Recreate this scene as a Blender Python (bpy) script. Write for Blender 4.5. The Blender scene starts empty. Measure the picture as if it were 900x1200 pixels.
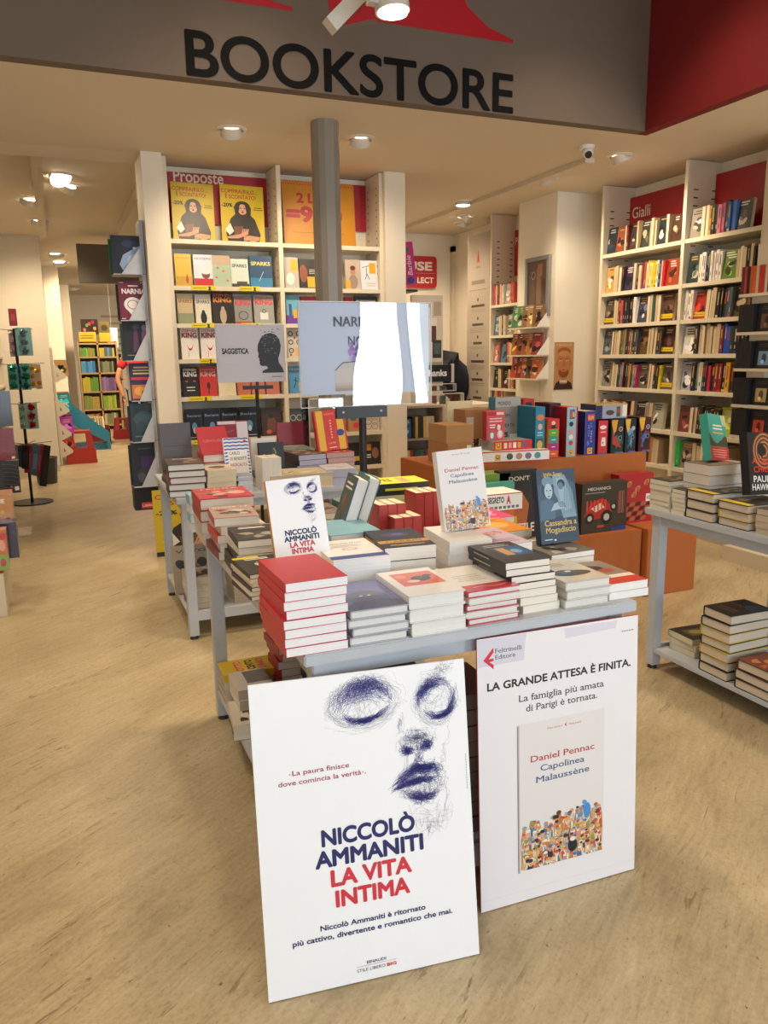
import bpy, bmesh, math, random
from mathutils import Vector, Matrix
R = random.Random(7)
SC = bpy.context.scene
COL = SC.collection
H = 1.4
# ---------------- camera (phone held at 1.4 m, 22.5 deg to the right of the shop's axis) ----------------
F, PITCH, ROLL, YAW = 912.0, .1999, -.0147, .3928
_cp, _sp = math.cos(PITCH), math.sin(PITCH)
_fw = Vector((math.sin(YAW) * _cp, math.cos(YAW) * _cp, -_sp))
_r0 = Vector((math.cos(YAW), -math.sin(YAW), 0)); _u0 = _r0.cross(_fw)
_c, _s = math.cos(ROLL), math.sin(ROLL)
_rt = _c * _r0 + _s * _u0; _up = -_s * _r0 + _c * _u0
cam = bpy.data.objects.new('camera', bpy.data.cameras.new('camera')); COL.objects.link(cam)
m = Matrix((_rt, _up, -_fw)).transposed().to_4x4(); m.translation = Vector((0, 0, H)); cam.matrix_world = m
cam.data.sensor_fit = 'VERTICAL'; cam.data.sensor_height = 36; cam.data.lens = F * 36 / 1200
cam.data.clip_start = .05
SC.camera = cam
# ---------------- view, world, daylight ----------------
SC.view_settings.view_transform = 'Standard'; SC.view_settings.look = 'None'
SC.view_settings.exposure = 0.08; SC.view_settings.gamma = 1; SC.view_settings.use_curve_mapping = False
W = bpy.data.worlds.new('world'); SC.world = W; W.use_nodes = True
W.node_tree.nodes['Background'].inputs[0].default_value = (.75, .85, 1, 1)
W.node_tree.nodes['Background'].inputs[1].default_value = .5
SC.cycles.max_bounces = 8; SC.cycles.transparent_max_bounces = 12; SC.cycles.sample_clamp_indirect = 6

def area(name, loc, direction, sx, sy, radiance, color, spread=180):
    l = bpy.data.lights.new(name, 'AREA'); l.shape = 'RECTANGLE'; l.size = sx; l.size_y = sy
    l.energy = radiance * sx * sy * math.pi; l.color = color; l.spread = math.radians(spread)
    o = bpy.data.objects.new(name, l); COL.objects.link(o); o.location = loc
    o.rotation_euler = Vector(direction).to_track_quat('-Z', 'Y').to_euler(); return o
DAY = (.77, .885, 1.0)
# daylight coming through the three street openings of the front wall (built further down)
area('daylight_shop_window', (-.1, -3.02, 1.55), (0, 1, 0), 4.6, 2.3, 3.3, DAY)
area('daylight_door_pane', (4.09, -3.02, 1.4), (0, 1, 0), .50, 2.5, 17, DAY)
area('daylight_side_pane', (4.66, -3.02, 1.4), (0, 1, 0), .30, 2.5, 17, DAY)
WARM = (1.0, .80, .56)

def PZ(x, y, z):
    d = _rt * ((x - 450) / F) - _up * ((y - 600) / F) + _fw; return Vector((0, 0, H)) + d * ((z - H) / d.z)
def PY(x, y, v):
    d = _rt * ((x - 450) / F) - _up * ((y - 600) / F) + _fw; return Vector((0, 0, H)) + d * (v / d.y)
def PX(x, y, v):
    d = _rt * ((x - 450) / F) - _up * ((y - 600) / F) + _fw; return Vector((0, 0, H)) + d * (v / d.x)

# ---------------- colours and materials ----------------
def lin(h):
    if not isinstance(h, str): return tuple(h)[:3]
    h = h.lstrip('#'); o = []
    for i in (0, 2, 4):
        c = int(h[i:i + 2], 16) / 255; o.append(c / 12.92 if c <= .04045 else ((c + .055) / 1.055) ** 2.4)
    return tuple(o)
def shade(h, k):
    h = h.lstrip('#'); return '%02x%02x%02x' % tuple(max(0, min(255, int(int(h[i:i + 2], 16) * k))) for i in (0, 2, 4))
def cname(h):
    import colorsys
    h = h.lstrip('#'); r, g, b = [int(h[i:i + 2], 16) / 255 for i in (0, 2, 4)]
    hh, s, v = colorsys.rgb_to_hsv(r, g, b); hh *= 360
    if v < .25: return 'black' if s < .35 or v < .16 else {0: 'dark brown', 1: 'dark green', 2: 'navy'}[0 if hh < 70 or hh > 300 else 1 if hh < 170 else 2]
    if s < .13: return 'white' if v > .85 else 'pale grey' if v > .6 else 'grey' if v > .4 else 'dark grey'
    if s < .32 and 20 < hh < 70: return 'cream' if v > .75 else 'beige' if v > .5 else 'grey-brown'
    k = 'red' if hh < 14 or hh > 345 else 'orange' if hh < 40 else 'yellow' if hh < 66 else 'green' if hh < 155 else 'teal' if hh < 195 else 'blue' if hh < 250 else 'purple' if hh < 300 else 'pink'
    if k == 'orange' and v < .6: k = 'brown'
    if k == 'red' and s < .45 and v > .7: k = 'pink'
    return ('dark ' if v < .5 else 'pale ' if s < .4 and v > .7 else '') + k

MATS = {}
def mat(name, rough=.5, metal=0, coat=0, noise=0, nscale=30, bump=0, bscale=200, col=None, emit=0, spec=.5, stripes=False):
    if name in MATS: return MATS[name]
    M = bpy.data.materials.new(name); M.use_nodes = True; nt = M.node_tree; b = nt.nodes['Principled BSDF']
    def N(t, **k):
        n = nt.nodes.new(t)
        for a, v in k.items(): setattr(n, a, v)
        return n
    if col is None:
        a = N('ShaderNodeAttribute', attribute_name='Col'); src = a.outputs['Color']
    else:
        a = N('ShaderNodeRGB'); a.outputs[0].default_value = (*lin(col), 1); src = a.outputs[0]
    tc = N('ShaderNodeTexCoord')
    if noise:
        n = N('ShaderNodeTexNoise'); n.inputs['Scale'].default_value = nscale; n.inputs['Detail'].default_value = 4
        nt.links.new(tc.outputs['Object'], n.inputs['Vector'])
        mr = N('ShaderNodeMapRange'); mr.inputs[3].default_value = 1 - noise; mr.inputs[4].default_value = 1 + noise
        nt.links.new(n.outputs['Fac'], mr.inputs[0])
        mx = N('ShaderNodeMix', data_type='RGBA', blend_type='MULTIPLY'); mx.inputs[0].default_value = 1
        nt.links.new(src, mx.inputs[6]); nt.links.new(mr.outputs[0], mx.inputs[7]); src = mx.outputs[2]
    if stripes:  # sheets of paper seen at their edges
        mp = N('ShaderNodeMapping'); mp.inputs['Scale'].default_value = (3, 3, 900)
        n = N('ShaderNodeTexNoise'); n.inputs['Scale'].default_value = 1; n.inputs['Detail'].default_value = 2
        nt.links.new(tc.outputs['Object'], mp.inputs[0]); nt.links.new(mp.outputs[0], n.inputs['Vector'])
        mr = N('ShaderNodeMapRange'); mr.inputs[3].default_value = .80; mr.inputs[4].default_value = 1.12
        nt.links.new(n.outputs['Fac'], mr.inputs[0])
        mx = N('ShaderNodeMix', data_type='RGBA', blend_type='MULTIPLY'); mx.inputs[0].default_value = 1
        nt.links.new(src, mx.inputs[6]); nt.links.new(mr.outputs[0], mx.inputs[7]); src = mx.outputs[2]
    nt.links.new(src, b.inputs['Base Color'])
    if bump:
        n = N('ShaderNodeTexNoise'); n.inputs['Scale'].default_value = bscale
        nt.links.new(tc.outputs['Object'], n.inputs['Vector'])
        bp = N('ShaderNodeBump'); bp.inputs['Strength'].default_value = bump; bp.inputs['Distance'].default_value = .002
        nt.links.new(n.outputs['Fac'], bp.inputs['Height']); nt.links.new(bp.outputs[0], b.inputs['Normal'])
    b.inputs['Roughness'].default_value = rough; b.inputs['Metallic'].default_value = metal
    b.inputs['Coat Weight'].default_value = coat; b.inputs['Coat Roughness'].default_value = .12
    b.inputs['Specular IOR Level'].default_value = spec
    if emit:
        b.inputs['Emission Color'].default_value = (*lin(col), 1); b.inputs['Emission Strength'].default_value = emit
    MATS[name] = M; return M
m_cover = mat('printed_cover', .42, noise=.05, nscale=18)
m_gloss = mat('shrink_wrapped_cover', .3, coat=.9, bump=.5, bscale=28, noise=.04)
m_pages = mat('page_edges', .9, stripes=True, spec=.2)
m_print = mat('print_ink', .42)
m_board = mat('foam_board', .38, noise=.015, nscale=6)
m_lacq = mat('cream_lacquer', .42, noise=.03, nscale=4, col='ddd2ba')
m_shelfc = mat('shelf_board_paint', .45, noise=.03, nscale=4)
m_metal = mat('grey_powder_coat', .38, noise=.05, nscale=8, bump=.15, bscale=500, col='babfc6')
m_wall = mat('wall_plaster', .8, noise=.03, nscale=2, bump=.1, bscale=60)
m_plas = mat('moulded_plastic', .35, noise=.03)
m_black = mat('black_metal', .4, noise=.1, col='191a1e')
m_steel = mat('painted_steel_column', .35, noise=.04, nscale=3, col='8d8478')
m_card = mat('cardboard', .8, noise=.08, nscale=25, bump=.2, bscale=150)
m_orange = mat('orange_display_board', .6, noise=.07, nscale=12, bump=.15, bscale=250, col='b0622a')
m_cloth = mat('cloth', .9, noise=.12, nscale=60, bump=.4, bscale=400)
m_skin = mat('skin', .5, noise=.05)
m_foil = mat('foil_ribbon', .18, metal=.5, noise=.1, nscale=90)
m_lamp = mat('lamp_glass', .4, col='fff1d6', emit=14)
def clear_mat(name, ior, bump, bscale, rough=.0):
    M = bpy.data.materials.new(name); M.use_nodes = True; nt = M.node_tree; nt.nodes.remove(nt.nodes['Principled BSDF'])
    out = nt.nodes['Material Output']; t = nt.nodes.new('ShaderNodeBsdfTransparent'); g = nt.nodes.new('ShaderNodeBsdfGlossy')
    t.inputs[0].default_value = (.97, .98, .98, 1); g.inputs['Roughness'].default_value = rough
    fr = nt.nodes.new('ShaderNodeFresnel'); fr.inputs[0].default_value = ior; mx = nt.nodes.new('ShaderNodeMixShader')
    n = nt.nodes.new('ShaderNodeTexNoise'); n.inputs['Scale'].default_value = bscale; n.inputs['Detail'].default_value = 1
    tc = nt.nodes.new('ShaderNodeTexCoord'); nt.links.new(tc.outputs['Object'], n.inputs['Vector'])
    bp = nt.nodes.new('ShaderNodeBump'); bp.inputs['Strength'].default_value = bump; bp.inputs['Distance'].default_value = .01
    nt.links.new(n.outputs['Fac'], bp.inputs['Height']); nt.links.new(bp.outputs[0], g.inputs['Normal'])
    nt.links.new(fr.outputs[0], mx.inputs[0]); nt.links.new(t.outputs[0], mx.inputs[1]); nt.links.new(g.outputs[0], mx.inputs[2])
    nt.links.new(mx.outputs[0], out.inputs[0]); return M
m_acryl = clear_mat('clear_acrylic', 1.8, .02, 3.2)
m_glass = clear_mat('window_glass', 1.5, .0, 3)

# travertine-look floor: cream beige with grain drawn out along one direction
def floor_mat():
    M = bpy.data.materials.new('travertine_floor'); M.use_nodes = True; nt = M.node_tree; b = nt.nodes['Principled BSDF']; L = nt.links.new
    tc = nt.nodes.new('ShaderNodeTexCoord')
    def mapn(sc, rz=-.62):
        mr = nt.nodes.new('ShaderNodeMapping'); mr.inputs['Rotation'].default_value = (0, 0, rz); L(tc.outputs['Object'], mr.inputs[0])
        mp = nt.nodes.new('ShaderNodeMapping'); mp.inputs['Scale'].default_value = sc; L(mr.outputs[0], mp.inputs[0]); return mp.outputs[0]
    def noise(vec, s, d=6, r=.6, dist=0):
        n = nt.nodes.new('ShaderNodeTexNoise'); n.inputs['Scale'].default_value = s; n.inputs['Detail'].default_value = d
        n.inputs['Roughness'].default_value = r; n.inputs['Distortion'].default_value = dist; L(vec, n.inputs['Vector']); return n.outputs['Fac']
    def ramp(f, pts):
        r = nt.nodes.new('ShaderNodeValToRGB'); e = r.color_ramp.elements
        while len(e) < len(pts): e.new(.5)
        for i, (p, c) in enumerate(pts): e[i].position = p; e[i].color = (*lin(c), 1)
        L(f, r.inputs[0]); return r.outputs[0]
    def mix(f, a, c, bt='MIX'):
        x = nt.nodes.new('ShaderNodeMix'); x.data_type = 'RGBA'; x.blend_type = bt
        if isinstance(f, float): x.inputs[0].default_value = f
        else: L(f, x.inputs[0])
        L(a, x.inputs[6]); L(c, x.inputs[7]); return x.outputs[2]
    base = ramp(noise(mapn((1.0, 2.6, 1)), 1.6, 9, .62, .6), [(.28, 'b3a17f'), (.44, 'c3b18d'), (.58, 'ccbb98'), (.78, 'dccfb1')])
    fine = ramp(noise(mapn((1.6, 11, 1)), 5, 10, .72, .5), [(.30, 'c9c4ba'), (.68, 'ffffff')])
    c = mix(.62, base, fine, 'MULTIPLY')
    mask = ramp(noise(mapn((1, 1.5, 1)), 1.7, 3, .5), [(.46, '000000'), (.62, 'ffffff')])
    vein = ramp(noise(mapn((1.6, 13, 1)), 3.2, 6, .62, 1.2), [(.60, 'ffffff'), (.645, '8a7252'), (.665, '9a8260'), (.70, 'ffffff')])
    c2 = mix(.75, c, vein, 'MULTIPLY'); c = mix(mask, c, c2)
    spots = ramp(noise(mapn((14, 34, 1)), 2.6, 3, .5), [(.715, 'ffffff'), (.755, '6a5236')])
    c = mix(.8, c, spots, 'MULTIPLY')
    grit = ramp(noise(tc.outputs['Object'], 70, 4, .75), [(.30, 'c2b8a6'), (.5, 'f4f0ea'), (.7, 'ffffff')]); c = mix(.5, c, grit, 'MULTIPLY')
    pits = ramp(noise(mapn((1, 1.7, 1)), 42, 2, .5), [(.70, 'ffffff'), (.74, '6f5a3c')]); c = mix(.55, c, pits, 'MULTIPLY')
    L(c, b.inputs['Base Color']); b.inputs['Roughness'].default_value = .36
    bp = nt.nodes.new('ShaderNodeBump'); bp.inputs['Strength'].default_value = .12; bp.inputs['Distance'].default_value = .003
    L(noise(mapn((6, 40, 1)), 4, 4), bp.inputs['Height']); L(bp.outputs[0], b.inputs['Normal'])
    return M

# ---------------- mesh builder ----------------
class MB:
    def __init__(s): s.v = []; s.f = []; s.c = []
    def add(s, vs, fs, col):
        n = len(s.v); s.v += [tuple(v) for v in vs]; c = lin(col)
        for f in fs: s.f.append([i + n for i in f]); s.c.append(c)
        return s
    def box(s, x0, y0, z0, x1, y1, z1, col='ffffff', M=None):
        if x0 > x1: x0, x1 = x1, x0
        if y0 > y1: y0, y1 = y1, y0
        if z0 > z1: z0, z1 = z1, z0
        vs = [Vector((x, y, z)) for z in (z0, z1) for y in (y0, y1) for x in (x0, x1)]
        if M: vs = [M @ v for v in vs]
        return s.add(vs, [(0, 2, 3, 1), (4, 5, 7, 6), (0, 1, 5, 4), (2, 6, 7, 3), (0, 4, 6, 2), (1, 3, 7, 5)], col)
    def prism(s, pts, axis, a, b, col='ffffff'):   # polygon extruded along axis between a and b
        def P(u, v, t): return {'x': (t, u, v), 'y': (u, t, v), 'z': (u, v, t)}[axis]
        n = len(pts); vs = [P(u, v, a) for u, v in pts] + [P(u, v, b) for u, v in pts]
        fs = [list(range(n)), list(range(2 * n - 1, n - 1, -1))] + [(i, i + n, (i + 1) % n + n, (i + 1) % n) for i in range(n)]
        return s.add(vs, fs, col)
    def tube(s, p0, p1, r0, r1=None, n=12, col='ffffff', caps=True):
        r1 = r0 if r1 is None else r1; p0 = Vector(p0); p1 = Vector(p1); d = (p1 - p0).normalized()
        a = d.orthogonal().normalized(); b = d.cross(a); vs = []
        for p, r in ((p0, r0), (p1, r1)):
            for i in range(n): t = 2 * math.pi * i / n; vs.append(p + (a * math.cos(t) + b * math.sin(t)) * r)
        fs = [(i, (i + 1) % n, (i + 1) % n + n, i + n) for i in range(n)]
        if caps: fs += [list(range(n - 1, -1, -1)), list(range(n, 2 * n))]
        return s.add(vs, fs, col)
    def ball(s, c, rx, ry=None, rz=None, col='ffffff', n=10, k=6, M=None):
        ry = ry or rx; rz = rz or rx; vs = []
        for j in range(k + 1):
            ph = math.pi * j / k
            for i in range(n): t = 2 * math.pi * i / n; vs.append(Vector((rx * math.sin(ph) * math.cos(t), ry * math.sin(ph) * math.sin(t), rz * math.cos(ph))))
        if M: vs = [M @ v for v in vs]
        vs = [v + Vector(c) for v in vs]
        return s.add(vs, [(j * n + i, (j + 1) * n + i, (j + 1) * n + (i + 1) % n, j * n + (i + 1) % n) for j in range(k) for i in range(n)], col)
    def mesh(s, name, material, smooth=False, bevel=0):
        me = bpy.data.meshes.new(name); me.from_pydata(s.v, [], s.f); me.materials.append(material)
        a = me.color_attributes.new('Col', 'FLOAT_COLOR', 'CORNER'); buf = []
        for f, c in zip(s.f, s.c): buf += [c[0], c[1], c[2], 1.0] * len(f)
        a.data.foreach_set('color', buf)
        if bevel:
            bm = bmesh.new(); bm.from_mesh(me); bmesh.ops.remove_doubles(bm, verts=bm.verts, dist=1e-6)
            bmesh.ops.bevel(bm, geom=[e for e in bm.edges], offset=bevel, segments=2, affect='EDGES', clamp_overlap=True); bm.to_mesh(me); bm.free()
        if smooth: me.polygons.foreach_set('use_smooth', [True] * len(me.polygons))
        me.update(); return me
    def build(s, name, material, parent=None, smooth=False, bevel=0, M=None):
        return link(name, s.mesh(name, material, smooth, bevel), parent, M)
def link(name, data, parent=None, M=None):
    o = bpy.data.objects.new(name, data); COL.objects.link(o)
    if M is not None: o.matrix_world = M
    if parent is not None: o.parent = parent
    return o
def tag(o, label=None, cat=None, group=None, kind=None):
    if label: o['label'] = label
    if cat: o['category'] = cat
    if group: o['group'] = group
    if kind: o['kind'] = kind
    return o
def thing(name, label, cat, loc=(0, 0, 0), rz=0, group=None, M=None):
    o = bpy.data.objects.new(name, None); COL.objects.link(o); o.empty_display_size = .05
    o.matrix_world = M if M is not None else Matrix.Translation(Vector(loc)) @ Matrix.Rotation(rz, 4, 'Z')
    return tag(o, label, cat, group)
def struct(name, mb, material, bevel=0, parent=None):
    o = mb.build(name, material, parent, bevel=bevel)
    if parent is None: o['kind'] = 'structure'
    return o
def Mx(loc, rz=0, rx=0, ry=0, order='ZXY'):
    return Matrix.Translation(Vector(loc)) @ Matrix.Rotation(math.radians(rz), 4, 'Z') @ Matrix.Rotation(math.radians(rx), 4, 'X') @ Matrix.Rotation(math.radians(ry), 4, 'Y')

# ---------------- flat print: glyph outlines and shapes laid on a surface ----------------
_gl = {}
def glyphs(txt, bold):
    k = (txt, 0)
    if k not in _gl:
        c = bpy.data.curves.new('t', 'FONT'); c.body = txt; c.size = 1; c.resolution_u = 12 if txt == 'BOOKSTORE' else 6 if txt in ('NICCOLÒ', '=9,90', '2 LIBRI', 'SAGGISTICA', 'Gialli', 'Proposte') else 3
        o = bpy.data.objects.new('t', c); COL.objects.link(o)
        dg = bpy.context.evaluated_depsgraph_get(); e = o.evaluated_get(dg); me = e.to_mesh()
        _gl[k] = ([(v.co.x, v.co.y) for v in me.vertices], [list(p.vertices) for p in me.polygons])
        e.to_mesh_clear(); bpy.data.objects.remove(o); bpy.data.curves.remove(c)
    return _gl[k]
def serifs(vs, fs, hgt):
    tri = []
    for f in fs:
        for i in range(1, len(f) - 1): tri.append((vs[f[0]], vs[f[i]], vs[f[i + 1]]))
    def spans(y):
        out = []
        for t in tri:
            xs = []
            for a in range(3):
                p, q = t[a], t[(a + 1) % 3]
                if (p[1] - y) * (q[1] - y) < 0: xs.append(p[0] + (q[0] - p[0]) * (y - p[1]) / (q[1] - p[1]))
            if len(xs) >= 2: out.append((min(xs), max(xs)))
        out.sort(); r = []
        for a, b in out:
            if r and a <= r[-1][1] + .004: r[-1][1] = max(b, r[-1][1])
            else: r.append([a, b])
        return r
    bars = []
    for y, y2, s in ((.012, .13, 1), (.672, .56, -1), (.440, .33, -1), (-.218, -.13, 1)):
        A, B = spans(y), spans(y2)
        C = spans(y - .05 * s)
        for a, b in A:
            if b - a > .2 or b - a < .03: continue
            if not any(abs((c + d) / 2 - (a + b) / 2) < .03 and abs((d - c) - (b - a)) < .04 for c, d in B): continue
            if any(c < (a + b) / 2 < d for c, d in C): continue
            bars.append((a - .055, b + .055, y - .02 * s, y + .022 * s))
    return bars
class Art:
    """draws in metres on a plane: o + x*ux + y*uy, every new layer a hair further out"""
    def __init__(s, mb, o=(0, 0, 0), ux=(1, 0, 0), uy=(0, 1, 0), lift=.0004, step=.000025):
        s.mb = mb; s.o = Vector(o); s.ux = Vector(ux); s.uy = Vector(uy); s.n = s.ux.cross(s.uy).normalized(); s.z = lift; s.step = step
    def P(s, x, y): return s.o + s.ux * x + s.uy * y + s.n * s.z
    def poly(s, pts, col): s.mb.add([s.P(*p) for p in pts], [list(range(len(pts)))], col); s.z += s.step
    def rect(s, x0, y0, x1, y1, col): s.poly([(x0, y0), (x1, y0), (x1, y1), (x0, y1)], col)
    def ell(s, x, y, rx, ry, col, n=14, rot=0):
        c, q = math.cos(rot), math.sin(rot)
        s.poly([(x + rx * math.cos(t) * c - ry * math.sin(t) * q, y + rx * math.cos(t) * q + ry * math.sin(t) * c) for t in [2 * math.pi * i / n for i in range(n)]], col)
    def ring(s, x, y, r, w, col, n=20, ry=None):
        ry = ry or r; vs = []
        for i in range(n):
            t = 2 * math.pi * i / n; vs += [s.P(x + r * math.cos(t), y + ry * math.sin(t)), s.P(x + (r - w) * math.cos(t), y + (ry - w) * math.sin(t))]
        s.mb.add(vs, [(2 * i, (2 * i + 2) % (2 * n), (2 * i + 3) % (2 * n), 2 * i + 1) for i in range(n)], col); s.z += s.step
    def line(s, pts, w, col, lift=True):
        vs = []; fs = []
        for i, p in enumerate(pts):
            a = pts[max(0, i - 1)]; b = pts[min(len(pts) - 1, i + 1)]; dx, dy = b[0] - a[0], b[1] - a[1]; l = math.hypot(dx, dy) or 1
            nx, ny = -dy / l * w / 2, dx / l * w / 2; vs += [s.P(p[0] + nx, p[1] + ny), s.P(p[0] - nx, p[1] - ny)]
            if i: fs.append((2 * i - 2, 2 * i - 1, 2 * i + 1, 2 * i))
        s.mb.add(vs, fs, col)
        if lift: s.z += s.step
    def text(s, txt, x0, y, x1=None, h=.02, col='111111', bold=0, serif=False, center=False, slant=0):
        """h is the capital height; x1 given: stretched to fit"""
        vs, fs = glyphs(txt, bold)
        if not vs: return
        bars = serifs(vs, fs, 1) if serif else []
        lo = min(v[0] for v in vs); hi = max(v[0] for v in vs); k = h / .682
        kx = (x1 - x0) / (hi - lo) if x1 is not None else k
        if center and x1 is None: x0 -= (hi - lo) * k / 2
        T = lambda p: s.P(x0 + (p[0] - lo) * kx + p[1] * k * slant, y + p[1] * k)
        for ox, oy in (((0, 0),) if not bold else ((-bold, 0), (bold, 0), (0, bold), (0, -bold), (-bold * .7, bold * .7), (bold * .7, -bold * .7), (bold * .7, bold * .7), (-bold * .7, -bold * .7))):
            s.mb.add([T((v[0] + ox, v[1] + oy)) for v in vs], fs, col); s.z += s.step * .1
        for a, b, c, d in bars: s.mb.add([T(p) for p in ((a, c), (b, c), (b, d), (a, d))], [(0, 1, 2, 3)], col)
        s.z += s.step
    def bars(s, x0, x1, y, n, dy, h, col, rng=R):
        for i in range(n):
            a = rng.uniform(0, .12) * (x1 - x0); s.rect(x0 + a, y - i * dy, x1 - a, y - i * dy + h, col)

# ---------------- books ----------------
_bk = {}
def book_meshes(w, d, t, kind, cover, pages, wrap):
    k = (round(w, 3), round(d, 3), round(t, 3), kind, cover, pages, wrap)
    if k not in _bk:
        c = MB(); p = MB()
        if kind == 'hb':
            b, ov = .0028, .0035
            c.box(0.004, 0, 0, w, d, b, cover); c.box(.004, 0, t - b, w, d, t, cover)
            c.prism([(.005, 0), (.0015, 0.0008), (0, t * .25), (0, t * .75), (.0015, t - .0008), (.005, t), (.005, t - b), (.003, t * .7), (.003, t * .3), (.005, b)], 'y', 0, d, cover)
            c.f = c.f; p.box(.0035, ov, b, w - ov, d - ov, t - b, pages)
        else:
            b = .0008
            c.box(0, 0, 0, w, d, b, cover); c.box(0, 0, t - b, w, d, t, cover); c.box(0, 0, b, b, d, t - b, cover)
            p.box(b, .0006, b, w - .0008, d - .0006, t - b, pages)
        _bk[k] = (c.mesh('cover', m_gloss if wrap else m_cover), p.mesh('page_block', m_pages))
    return _bk[k]
def simple_mesh(w, d, t, cover, pages, art=None):
    c = MB(); b = .0012
    c.box(0, 0, 0, w, d, b, cover); c.box(0, 0, t - b, w, d, t, cover); c.box(0, 0, b, b, d, t - b, cover)
    c.box(b, .001, b, w - .001, d - .001, t - b, pages)
    if art: art(c, w, d, t)
    return c.mesh('book', m_cover)
PG = 'e9e2d2'
def book(label, w, d, t, M, cover='aa3333', pages=PG, kind='pb', wrap=False, art=None, spine=None, group=None, name='book', cat='book'):
    r = thing(name, label, cat, M=M, group=group)
    c, p = book_meshes(w, d, t, kind, cover, pages, wrap)
    link('cover', c, r); link('page_block', p, r)
    if art or spine:
        mb = MB()
        if art: art(Art(mb, (0, 0, t)), w, d)
        if spine: spine(Art(mb, (0, 0, 0), (0, 0, 1), (0, 1, 0) if False else (0, 1, 0), .0003) if False else Art(mb, (0, d, 0), (0, -1, 0), (0, 0, 1), .0003), d, t)
        mb.build('cover_print', m_gloss if wrap else m_print, r)
    return r
ORD = 'top second third fourth fifth sixth seventh eighth ninth tenth eleventh twelfth thirteenth fourteenth fifteenth'.split()
ORDN = 'first second third fourth fifth sixth seventh eighth ninth tenth eleventh twelfth thirteenth fourteenth fifteenth sixteenth seventeenth eighteenth nineteenth twentieth'.split()
ORDN += ['twenty-' + x for x in ORDN[:9]]
def stack(place, x, y, z, Ht, n, w, d, covers, desc='book', kind='pb', orient=0, ang=0, art=None, spine=None, pages=PG, wrap=False, jit=.004, rj=1.6, group=None, dx=0, dy=0):
    """n books lying on one another; (x, y) is the near left corner of the pile; orient turns the books in quarter turns"""
    rng = random.Random(int(abs(x * 7919 + y * 104729) * 10)); t = Ht / n; zz = z; last = None
    if isinstance(covers, str): covers = [covers]
    bw, bd = (w, d) if orient % 180 == 0 else (d, w)
    for i in range(n):
        cv = covers[min(i, len(covers) - 1)] if len(covers) < n else covers[i]
        tt = t * (rng.uniform(.9, 1.1) if 0 < i < n - 1 and 0 else 1)
        cx, cy = x + bw / 2 + (rng.uniform(-jit, jit)) + dx * i, y + bd / 2 + rng.uniform(-jit, jit) * .6 + dy * i
        M = Matrix.Translation(Vector((cx, cy, zz))) @ Matrix.Rotation(math.radians(orient + ang + rng.uniform(-rj, rj)), 4, 'Z') @ Matrix.Translation(Vector((-w / 2, -d / 2, 0)))
        k = n - 1 - i
        where = 'topmost in' if k == 0 else 'lowest in' if i == 0 else f'{ORD[k]} from top in'
        lab = f'{cname(cv)} {desc}, {where} {place}' if n > 1 else f'{cname(cv)} {desc} lying {place}'
        if len(lab.split()) > 16: lab = f'{cname(cv)} book, {where} {place}'
        if len(lab.split()) > 16: print('LONG', lab)
        top = i == n - 1
        last = book(lab, w, d, tt - .0004, M, cv, pages[i % len(pages)] if isinstance(pages, list) else pages, kind, wrap, art if top else None, spine, group or 'books in piles on the tables'); zz += tt
    return zz, last
def standing(label, p, w, h, t, rz=0, tilt=14, lean=0, **k):
    """upright book, cover to the viewer; p = bottom middle of its front; leans back by tilt degrees"""
    M = Matrix.Translation(Vector(p)) @ Matrix.Rotation(math.radians(rz), 4, 'Z') @ Matrix.Rotation(math.radians(lean), 4, 'Y') @ Matrix.Rotation(math.radians(90 - tilt), 4, 'X') @ Matrix.Translation(Vector((-w / 2, 0, -t)))
    return book(label, w, h, t, M, **k)

# =====================================================  THE SETTING  =====================================================
mb = MB(); mb.box(-1.6, -3.3, -.05, 5.2, 20.2, 0, 'ffffff'); fl = mb.build('floor', floor_mat()); fl['kind'] = 'structure'
WALLC = 'e4d9c6'; SOF = 'dccfb8'; S = 2.75
def wall(name, x0, y0, z0, x1, y1, z1, c=WALLC): mb = MB(); mb.box(x0, y0, z0, x1, y1, z1, c); return struct(name, mb, m_wall)
wall('wall_left', -1.7, -3.3, 0, -1.6, 20.3, 4.2)
wall('wall_right', 4.72, -3.3, 0, 4.82, 5.95, 4.2)
wall('wall_back', -1.6, 20.1, 0, 5.2, 20.2, 3.2)
# front wall towards the street, with a shop window, a door pane and a narrow side pane behind the camera
mb = MB()
for a in ((-1.7, 0, -2.4, 4.2), (2.2, 0, 3.84, 4.2), (4.34, 0, 4.5, 4.2), (4.82, 0, 5.3, 4.2), (-2.4, 0, 2.2, .4), (-2.4, 2.7, 2.2, 4.2), (3.84, 2.65, 4.34, 4.2), (4.5, 2.65, 4.82, 4.2), (3.84, 0, 4.34, .12), (4.5, 0, 4.82, .12)):
    mb.box(a[0], -3.2, a[1], a[2], -3.1, a[3], 'b9ae9c')
struct('wall_front', mb, m_wall)
for i, (a, b, c, d) in enumerate(((-2.4, 2.2, .4, 2.7), (3.84, 4.34, .12, 2.65), (4.5, 4.82, .12, 2.65))):
    w_ = struct('window_%d' % (i + 1), MB().box(a, -3.16, c, b, -3.14, d), m_glass)
    f = MB()
    for q in ((a, c, a + .05, d), (b - .05, c, b, d), (a, c, b, c + .05), (a, d - .05, b, d)): f.box(q[0], -3.2, q[1], q[2], -3.1, q[3], '45484c')
    f.build('window_frame', m_plas, w_)
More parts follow.
